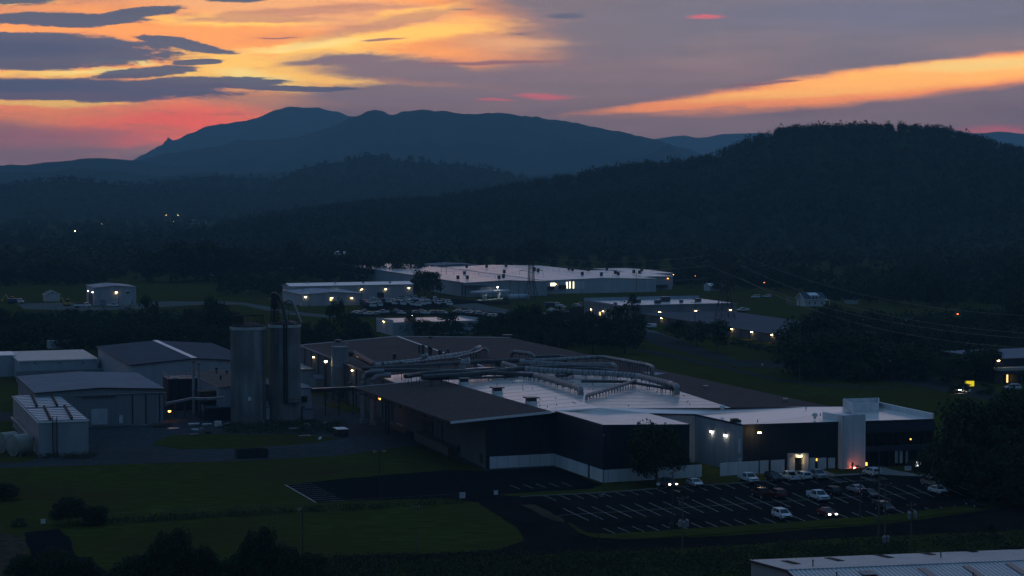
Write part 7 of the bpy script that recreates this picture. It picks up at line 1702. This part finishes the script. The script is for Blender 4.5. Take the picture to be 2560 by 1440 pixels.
# chain-link fence across the lawn
fa, fb_ = P(262, 1311), P(1152, 1259); fe = empty('chain_link_fence', (fa + fb_) / 2, 'long thin chain-link fence crossing the lawn', 'fence'); N = 33
for k in range(N + 1):
    q = fa.lerp(fb_, k / N); part(fe, 'post', 'galv_dark', lambda b: b.bar(q, q + Z * 1.9, .06))
part(fe, 'rail', 'galv_dark', lambda b: b.bar(fa + Z * 1.85, fb_ + Z * 1.85, .05))
def net(b):
    L_ = (fb_ - fa).length; d = (fb_ - fa) / L_
    for k in range(int(L_ / .45)):
        q = fa + d * k * .45
        b.quad(q + Z * .05, q + d * .012 + Z * .05, q + d * 1.8 + d * .012 + Z * 1.82, q + d * 1.8 + Z * 1.82); b.quad(q + d * 1.8 + Z * .05, q + d * 1.812 + Z * .05, q + d * .012 + Z * 1.82, q + Z * 1.82)
part(fe, 'mesh', 'galv_dark', net)
# steam from the valley works
g = np.random.default_rng(3); mb = MB(); q = P(470, 583)
for k in range(9): mb.lathe(q + Vector((k * .7 + g.normal() * .6, g.normal(), 1 + k * 1.3)), [(.05, -1.2 - k * .1), (.6 + k * .12, -.7), (.8 + k * .15, .2), (.5 + k * .1, .9), (.05, 1.2)], 9)
tag(mb.build('steam', 'steel_grey', org=q, smooth=True), 'small white steam plume rising in the hazy valley', 'steam', kind='stuff')
# ================================================================ far-apart pieces of one part become parts of their own
def split_pieces():
    bpy.context.view_layer.update()
    for o in list(COL.objects):
        if o.type != 'MESH' or o.data.users > 1 or o.get('kind') or o.name.split('.')[0] in ('crown', 'foliage', 'trunk', 'stem', 'mesh', 'lettering', 'emblem', 'print', 'scrap_stack', 'power_line', 'parked_truck', 'parked_car', 'bracing'): continue
        if o.parent is None: continue
        me = o.data; nv = len(me.vertices); ne = len(me.edges)
        if nv > 20000 or nv < 8: continue
        ed = np.empty(ne * 2, dtype=np.int32); me.edges.foreach_get('vertices', ed); ed = ed.reshape(-1, 2)
        lab = np.arange(nv)
        while True:
            m = np.minimum(lab[ed[:, 0]], lab[ed[:, 1]]); n = lab.copy(); np.minimum.at(n, ed[:, 0], m); np.minimum.at(n, ed[:, 1], m); n = n[n]
            if (n == lab).all(): break
            lab = n
        roots, isl = np.unique(lab, return_inverse=True); k = len(roots)
        if k < 2 or k > 700: continue
        co = np.empty(nv * 3); me.vertices.foreach_get('co', co); co = co.reshape(-1, 3)
        lo = np.full((k, 3), np.inf); hi = np.full((k, 3), -np.inf); np.minimum.at(lo, isl, co); np.maximum.at(hi, isl, co)
        size = (hi - lo).max(1); gap = np.maximum(0, np.maximum(lo[:, None] - hi[None], lo[None] - hi[:, None]))
        near = np.sqrt((gap ** 2).sum(2)) <= np.maximum(.02, .5 * np.maximum(size[:, None], size[None]))
        pc = np.arange(k)
        while True:
            n = np.array([pc[near[i]].min() for i in range(k)]); 
            if (n == pc).all(): break
            pc = n
        ids = np.unique(pc)
        if len(ids) < 2: continue
        fl = [tuple(p.vertices) for p in me.polygons]; mi = [p.material_index for p in me.polygons]; sm = me.polygons[0].use_smooth
        name = o.name.split('.')[0]; vp = pc[isl]
        for q in ids:
            vi = np.nonzero(vp == q)[0]; rm = {int(v): j for j, v in enumerate(vi)}
            ff = [(f, a) for f, a in zip(fl, mi) if f[0] in rm]
            nm = bpy.data.meshes.new(name); nm.from_pydata(co[vi].tolist(), [], [tuple(rm[v] for v in f) for f, a in ff])
            for x in me.materials: nm.materials.append(x)
            nm.polygons.foreach_set('material_index', [a for f, a in ff]); nm.polygons.foreach_set('use_smooth', [sm] * len(ff)); nm.update()
            if q == ids[0]: o.data = nm
            else:
                c = bpy.data.objects.new(name, nm); COL.objects.link(c); c.parent = o.parent; c.location = o.location; c.rotation_euler = o.rotation_euler
split_pieces()
